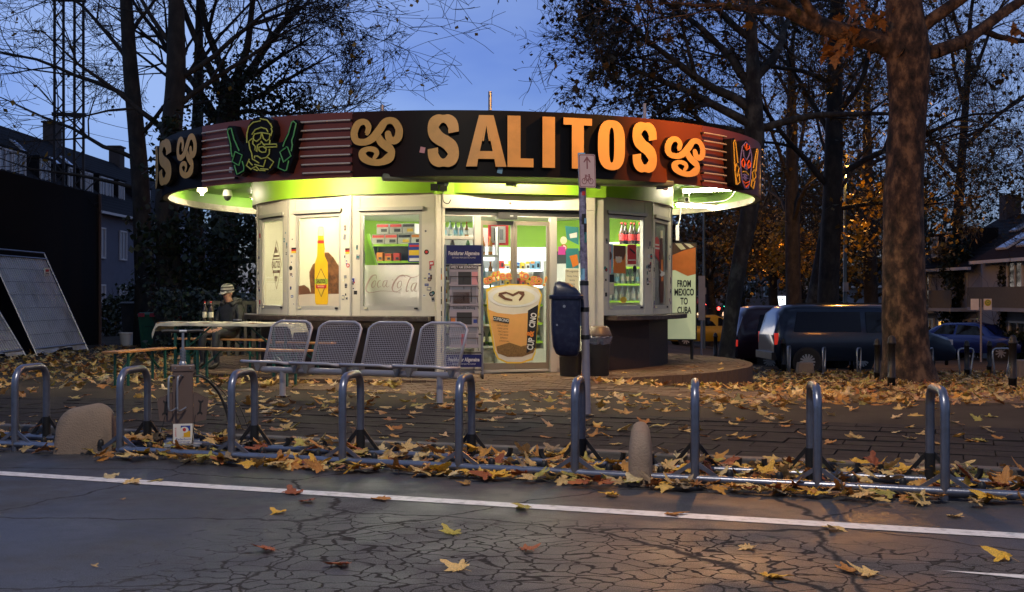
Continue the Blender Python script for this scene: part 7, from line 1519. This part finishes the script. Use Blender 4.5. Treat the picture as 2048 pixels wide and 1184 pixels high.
# trees with leaves left, deeper in the park
def park_tree(px, d, py_top, wpx, leafmat, nleaf, seed, label, tw=.35, dens=None, name='park_tree', size=.2, py_bot=None):
    x0 = (px - 1024) / F * d; z0 = gz(x0, d); top_z = at(0, py_top, d).z - z0; R_w = wpx / 2 / F * d; root = thing(name, label, 'tree', (x0, d, z0), 0, 'trees deeper in the park'); rs = np.random.default_rng(seed); low = (at(0, py_bot, d).z - z0) if py_bot else top_z * .35
    trunk_mesh([(0, 0, -.2, tw), (.1, 0, top_z * .2, tw * .8), (-.05, 0, top_z * .45, tw * .6), (.1, 0, top_z * .8, tw * .25)], root, BARKD, seed=seed, n=14)
    T = Tree(seed); 
    for k in range(9): a = k * 2.4; T.br((0, 0, low + (top_z - low) * .07 * k), (math.cos(a) * .9, math.sin(a) * .9, .55), R_w * 1.0, tw * .3, 0, 2, .01, .25, (6, 5), .012, .55)
    nc = 70; c = rs.normal(0, 1, (nc, 3)); c /= np.linalg.norm(c, axis=1)[:, None]; c *= rs.uniform(.25, 1., (nc, 1)) ** .5; c *= np.array([R_w, R_w, (top_z - low) / 2]); c[:, 2] += (top_z + low) / 2
    P = c[rs.integers(0, nc, nleaf)] + rs.normal(0, 1, (nleaf, 3)) * R_w * .16
    T.parts(root, BARKD, leafmat, nleaf, size, seed + 1, leaf_pts=P); return root
park_tree(1548, 60, 425, 210, LF_YEL, 1300, 51, 'tree with yellow leaves glowing by the hidden street lamp', name='yellow_tree', size=.3, py_bot=560)
park_tree(1420, 64, 380, 330, LF_BROWN, 3600, 52, 'brown-leaved tree behind the poster board', size=.27, py_bot=590); park_tree(1600, 72, 300, 420, LF_OLIVE, 4600, 53, 'olive-leaved tree filling the gap behind the double stem', size=.3, py_bot=600); park_tree(1740, 66, 330, 330, LF_OLIVE, 3600, 54, 'dark olive tree behind the big plane trunk', size=.28, py_bot=600); park_tree(1480, 84, 330, 480, LF_BROWN, 4600, 55, 'tall brown tree furthest back in the park', size=.34, py_bot=600); park_tree(1850, 92, 300, 420, LF_DARK, 2600, 56, 'dark sparse tree behind the town house roofs', size=.3); park_tree(1680, 100, 250, 520, LF_DARK, 4200, 57, 'broad dark tree behind the small gabled building', size=.36, py_bot=610)
# bare crown over the right-hand houses
tree('bare_tree', 'bare fine-twigged tree in front of the town houses', [(1905, 735, 26), (1910, 600, 22), (1915, 450, 20), (1925, 300, 16), (1935, 150, 12), (1940, 40, 8)], 62, BARKD, [(.55, (-.6, .1, .8), 7, .13), (.6, (.7, -.1, .7), 7.5, .13), (.7, (-.5, -.3, .8), 7, .12), (.78, (.6, .2, .8), 7, .11), (.88, (-.4, .1, .9), 6, .1), (1., (.1, 0, 1), 6, .1), (.66, (.9, .2, .4), 7, .1)], 4, LF_BROWN, 900, .2, 61, kids=(6, 5, 4, 3), up=.012)
# ---- left group
tree('bare_tree', 'slender dark tree with a few yellow leaves behind the hoarding', [(292, 700, 46), (290, 560, 40), (284, 420, 36), (276, 300, 34), (262, 150, 30), (254, 40, 26), (246, -90, 18)], 34, BARKD, [(.40, (-.9, 0, .25), 4.2, .06), (.48, (-.85, .2, .4), 5, .07), (.55, (.7, -.1, .6), 4, .07), (.62, (-.8, -.1, .5), 5, .07), (.70, (-.5, .3, .7), 4.5, .07), (.8, (.5, 0, .8), 4, .06), (.9, (-.6, 0, .7), 4.5, .06), (1., (0, 0, 1), 4, .06)], 3, LF_YEL, 260, .15, 71, kids=(7, 6, 4), up=.0, group='trees behind the kiosk')
tree('bare_tree', 'dark ivy-clad tree beside the canopy edge', [(338, 700, 56), (338, 560, 50), (334, 420, 46), (340, 300, 42), (350, 180, 40), (352, 60, 34), (350, -80, 24)], 30, BARKD, [(.48, (.85, 0, .35), 4.5, .09), (.55, (-.6, .1, .7), 4, .08), (.62, (.7, .3, .6), 4.5, .08), (.70, (.75, -.1, .6), 4.5, .08), (.8, (-.5, -.1, .8), 4, .07), (.9, (.5, .2, .8), 4, .07), (1., (0, 0, 1), 4, .07)], 3, LF_YEL, 240, .16, 73, kids=(7, 6, 4), up=.0, clump=[(336, 470, 60, 500), (330, 330, 44, 260), (330, 540, 44, 300), (350, 260, 40, 120)], clumpm=LF_IVY, group='trees behind the kiosk')
tree('bare_tree', 'many-stemmed bare tree fanning out above the canopy', [(445, 640, 60), (448, 480, 54), (452, 330, 50), (458, 230, 46), (462, 160, 36)], 36, BARKD, [(.7, (-.55, .1, .85), 6.5, .12), (.75, (-.25, -.1, .97), 7, .13), (.8, (.0, .1, 1), 7.5, .13), (.84, (.15, -.1, .97), 6.2, .13), (.86, (.38, .1, .9), 4.6, .12), (.88, (.6, 0, .75), 3.6, .11), (.8, (.95, .1, .40), 3.4, .10), (.9, (.8, -.2, .6), 3.2, .10), (.7, (-.85, .1, .5), 5, .09), (.78, (1., 0, .22), 3, .08)], 4, LF_DARK, 500, .12, 79, kids=(9, 7, 5, 4), up=.008, wig=.22, ratio=.47, clump=[(470, 190, 90, 1500), (545, 210, 70, 800), (430, 230, 70, 700), (520, 130, 60, 400), (610, 215, 40, 250)], clumpm=LF_IVY, group='trees behind the kiosk')
tree('bare_tree', 'thin dark stem between the ivy tree and the fanning tree', [(395, 700, 30), (396, 520, 28), (392, 360, 26), (396, 200, 22), (398, 60, 16), (400, -60, 10)], 38, BARKD, [(.5, (.6, 0, .7), 4.5, .06), (.6, (-.7, 0, .6), 4.5, .06), (.72, (.6, .1, .8), 4.5, .06), (.85, (-.5, .1, .8), 4, .05), (1., (0, 0, 1), 4, .05)], 3, LF_YEL, 120, .14, 83, kids=(7, 6, 4), group='trees behind the kiosk')
# ---- shrubs and hedges
def shrub(px, py_bot, py_top, wpx, d, leafmat, n_, size, seed, label, depth=1.2, name='shrub'):
    x0 = (px - 1024) / F * d; z0 = gz(x0, d); h = at(0, py_top, d).z - z0; w = wpx / F * d; root = thing(name, label, 'shrub', (x0, d, z0), 0, 'shrubs around the yard'); rs = np.random.default_rng(seed)
    nc = 60; c = np.stack([rs.uniform(-w / 2, w / 2, nc), rs.uniform(-depth / 2, depth / 2, nc), np.abs(rs.uniform(.05, 1, nc)) ** .8 * h * .92], axis=1); P = c[rs.integers(0, nc, n_)] + rs.normal(0, 1, (n_, 3)) * np.array([w * .07, depth * .12, h * .06]); P[:, 2] = np.maximum(P[:, 2], .03)
    lv, lf = leaves_mesh(P, size, rs); o = npobj('foliage', npmesh('foliage', lv, lf, [leafmat]), root); o['kind'] = 'stuff'
    T = Tree(seed); 
    for k in range(10): T.br((rs.uniform(-w / 3, w / 3), 0, 0), (rs.normal(0, .3), rs.normal(0, .3), 1), h * .8, .02, 0, 1, .01, .2, (5,), .005, .5)
    V2, F2 = segs_mesh(T.thin + T.thick, 3); npobj('stems', npmesh('stems', V2, F2, [BARKD]), root)
shrub(440, 640, 420, 210, 31, LF_DARK, 5200, .16, 91, 'dark green shrub thicket under the canopy edge', 2.2, 'thicket'); shrub(420, 640, 575, 190, 27.5, LF_BLUE, 2600, .13, 92, 'blue-green low bush behind the wooden railing'); shrub(300, 690, 560, 110, 43, LF_DARK, 1800, .18, 93, 'dark bush behind the black bin', 2.0); shrub(215, 690, 590, 60, 46, LF_DARK, 900, .18, 94, 'small dark bush beside the hoarding edge')
shrub(1930, 735, 655, 150, 57, LF_DARK, 2400, .2, 95, 'dark hedge in front of the ivy town house', 1.5, 'hedge'); shrub(2080, 735, 660, 120, 50, LF_DARK, 1600, .2, 96, 'dark hedge in front of the white town house', 1.5, 'hedge'); shrub(1915, 640, 470, 46, 60.5, LF_IVY, 3000, .22, 97, 'tall dark ivy climbing the town house wall', 1.2, 'ivy_column'); shrub(2010, 660, 520, 18, 53.6, LF_IVY, 800, .2, 98, 'narrow ivy strip between two town houses', .6, 'ivy_strip'); shrub(1380, 640, 600, 120, 75, LF_BROWN, 1200, .25, 99, 'low brown bush far behind the poster board')
# ---- fallen leaves
LEAF_G = [(.74, .44, .09), (.70, .50, .20), (.30, .10, .035), (.62, .30, .05), (.42, .28, .13), (.50, .42, .09), (.36, .13, .05), (.68, .54, .30), (.60, .36, .07)]
FLC = {k: leafm('fallen_leaf_' + k.replace(' ', '_').replace('-', '_'), c, 'object', trans=.15) for k, c in (('pale tan', [(.74, .50, .20), (.64, .42, .18)]), ('golden yellow', [(.80, .46, .05), (.72, .40, .06)]), ('rust-red', [(.36, .10, .035), (.28, .075, .03)]), ('orange-brown', [(.55, .24, .05), (.44, .19, .05)]), ('olive-yellow', [(.45, .38, .08), (.36, .30, .07)]), ('grey-brown', [(.36, .26, .16), (.26, .19, .12)]))}; FLK = list(FLC); FL = FLC['pale tan']; FLS = leafm('fallen_leaf_mass', LEAF_G, 'island', trans=.15)
def leaf_shape(seed):
    R = random.Random(seed); lob = [(-125, .42), (-70, .72), (0, 1.0), (70, .72), (125, .42)]; pts = [(0., -.10)]
    out = []
    for i, (a, l_) in enumerate(lob):
        l_ *= R.uniform(.88, 1.1); a += R.uniform(-7, 7)
        for da, k in ((-22, .60), (-13, .66), (-11, .82), (0, 1.), (11, .82), (13, .66), (22, .60)): out.append((a + da, l_ * k * (1 if abs(da) < 20 else .92)))
        if i < 4: out.append((a + 33, .50 * R.uniform(.85, 1.1)))
    P2 = [(r * math.sin(R_(a)), r * math.cos(R_(a))) for a, r in out]; n = len(P2)
    cx, cy, cu = R.uniform(-.9, .9), R.uniform(-1.1, .7), R.uniform(.2, 1.0); tw = R.uniform(-.5, .5)
    def z(x, y): rr = math.hypot(x, y); return .055 + cu * .36 * rr * rr * (1 + .6 * math.sin(math.atan2(y, x) * 2 + tw * 4)) * .8 + cx * x * y * .5 + cy * abs(x) * .28
    V = [(0, 0, z(0, 0))] + [(x * .5, y * .5, z(x * .5, y * .5) + .05 * math.sin(5 * math.atan2(y, x)) + R.gauss(0, .018)) for x, y in P2] + [(x, y, z(x, y) + R.gauss(0, .03)) for x, y in P2]
    Fs = [(0, 1 + i, 1 + (i + 1) % n) for i in range(n)] + [(1 + i, 1 + n + i, 1 + n + (i + 1) % n, 1 + (i + 1) % n) for i in range(n)]
    zmin = min(v[2] for v in V); V = [(x, y, q_ - zmin) for x, y, q_ in V]
    k = len(V); V += [(-.012, 0, V[0][2]), (.012, 0, V[0][2]), (.05 * cx + .01, -.62, .03), (.05 * cx - .01, -.62, .03)]; Fs.append((k, k + 1, k + 2, k + 3))
    return V, Fs
LS = [leaf_shape(100 + i) for i in range(12)]; LM = []
for V, Fs in LS:
    me = bpy.data.meshes.new('fallen_leaf'); me.from_pydata(V, [], Fs); me.materials.append(FL); me.polygons.foreach_set('use_smooth', [True] * len(Fs)); LM.append(me)
spots = []
def drop(x, y, z=None, s=.1, tilt=.25, name=None): spots.append((x, y, gz(x, y) if z is None else z, s, tilt, name))
R = random.Random(77)
for px, py in ((262, 965), (215, 957), (318, 962), (586, 990), (560, 1028), (1050, 1020), (540, 1103), (905, 1070), (1052, 1103), (920, 1140), (690, 1132), (1340, 1031), (1500, 1098), (1740, 1152), (1700, 1145), (1535, 1155), (1672, 1060), (1228, 993), (245, 1000), (186, 1134), (935, 970), (610, 1005), (1905, 1035), (2010, 1120), (760, 1000)):
    g_ = ground(px, py); drop(g_.x, g_.y, 0.004, (.035 if (px, py) in ((245, 1000), (186, 1134)) else R.uniform(.09, .13)), .15, 'road')
for i in range(780):                                                   # the gutter between the rails
    px = R.uniform(-60, 2100); dens = .35 + .65 * sst(150, 520, px)
    if R.random() > dens: continue
    v = R.choice([R.gauss(8.62, .17), R.gauss(9.0, .10), R.gauss(8.22, .07)]); p_ = ray_v(px, v, 0)
    h_ = abs(R.gauss(0, .05)) if v > 8.35 else .0
    if v > 9.12: v = 9.05
    drop(p_.x, p_.y, .004 + h_, R.uniform(.085, .14), .32, 'gutter')
for i in range(190): p_ = ground(R.uniform(-40, 2090), 592 + (F * 1.19) / R.uniform(9.9, 13.2)); drop(p_.x, p_.y, None, R.uniform(.075, .12), .18, 'slab')
for i in range(260):                                                   # drifts against the platform
    a = R.uniform(-62, -6) if R.random() < .7 else R.uniform(20, 62); p_ = kp(a, RP + abs(R.gauss(.0, .5)) + .12, 0); drop(p_.x + KX, p_.y + KY, None, R.uniform(.08, .12), .4, 'drift')
for i in range(330): x = R.uniform(-3.5, 4.6); y = R.uniform(12.6, 15.6) ; drop(x, y, None, R.uniform(.08, .12), .22, 'walk')
for i in range(26): a = R.uniform(-60, 75); p_ = kp(a, R.uniform(4.05, 4.9), 0); drop(p_.x + KX, p_.y + KY, PZ + .004, R.uniform(.07, .10), .2, 'platform')
far = []
def in_kiosk(x, y): return math.hypot(x - KX, y - KY) < RP + .1
for i in range(3000):                                                  # thick carpet around the plane tree
    d = R.uniform(13.5, 33) ** 1.0; px = R.uniform(1380, 2120); x = (px - 1024) / F * d
    if in_kiosk(x, d): continue
    if R.random() < .35 + .65 * sst(1420, 1750, px) * sst(13, 18, d): far.append((x, d))
for i in range(1500):                                                  # yard on the other side
    d = R.uniform(14, 34); px = R.uniform(-60, 470); x = (px - 1024) / F * d
    if in_kiosk(x, d) or x < -11 and d > 20: continue
    if R.random() < .25 + .75 * sst(15, 20, d): far.append((x, d))
spots = [s for s in spots if not (in_kiosk(s[0], s[1]) and s[5] not in ('platform',))]
spots += [(x, d, gz(x, d), R.uniform(.085, .13), .35, 'far') for x, d in far]
spots.sort(key=lambda s: -(s[3] / s[1]))
GAP = ['in the rack end before the wide stone', 'in the rack beside the wide stone', 'in the rack at the repair station', 'in the first rack gap past the repair station', 'in the second rack gap past the repair station', 'in the rack gap before the low stone', 'in the rack around the low stone', 'in the first rack gap past the low stone', 'in the second rack gap past the low stone', 'in the last rack gap past the low stone']
HP = (30, 240, 463, 685, 918, 1150, 1390, 1635, 1890)
LBL = {'road': 'lying on the asphalt road', 'slab': 'lying flat on the dark pavement slabs', 'drift': 'drifted against the kiosk platform edge', 'walk': 'on the pale walkway before the kiosk', 'platform': 'lying on the brick kiosk platform', 'far': 'in the carpet around the plane tree'}
def leaf_label(c, nm, x, y):
    if nm == 'gutter': return '%s fallen leaf heaped %s' % (c, GAP[sum(1024 + F * x / y > h for h in HP)])
    if nm == 'road': return '%s fallen leaf %s, %s' % (c, LBL[nm], 'touching the white line' if abs(xy2uv(x, y)[1] - 7.24) < .18 else ('between line and rack' if xy2uv(x, y)[1] > 7.24 else 'on the cracked lane'))
    return '%s fallen leaf %s' % (c, LBL[nm])
SV, SF, so_ = [], [], 0; mass = {3: ([], [], 0)}
MV3, MF3, MF4 = [], [], []; off_v = 0; cnt = 0
for i, (x, y, z, s, ti, nm) in enumerate(spots):
    Xm = Matrix.Translation((x, y, z)) @ Matrix.Rotation(R.uniform(0, 6.28), 4, 'Z') @ Matrix.Rotation(R.gauss(0, ti), 4, 'X') @ Matrix.Rotation(R.gauss(0, ti), 4, 'Y') @ Matrix.Scale(s, 4)
    k = R.randrange(12)
    if ti > .3: Xm = Matrix.Translation((0, 0, s * .25)) @ Xm
    if cnt < 300 and -40 < 1024 + F * x / y < 2090:
        o = bpy.data.objects.new('fallen_leaf', LM[k]); COL.objects.link(o); o.matrix_world = Xm; c_ = FLK[(0, 0, 1, 1, 2, 3, 3, 4, 5, 0)[R.randrange(10)]]; o.material_slots[0].link = 'OBJECT'; o.material_slots[0].material = FLC[c_]; tag(o, leaf_label(c_, nm, x, y), 'leaf', 'fallen leaves'); cnt += 1
    else:
        V, Fs = LS[k]; n_ = (len(V) - 5) // 2; A = np.array(V)[1 + n_:1 + 2 * n_]; A = np.concatenate([np.array(V)[:1], A]) ; A = A @ np.array(Xm.to_3x3()).T + np.array(Xm.translation)
        MV3.append(A); q_ = np.stack([np.zeros(n_, int), np.arange(1, n_ + 1), np.r_[np.arange(2, n_ + 1), 1]], axis=1); MF3.append(q_ + off_v); off_v += len(A)
o = npobj('fallen_leaves', npmesh('fallen_leaves', np.concatenate(MV3), np.concatenate(MF3), [FLS], smooth=True)); tag(o, 'carpet of yellow and brown fallen leaves over the ground', 'leaves', None, 'stuff')
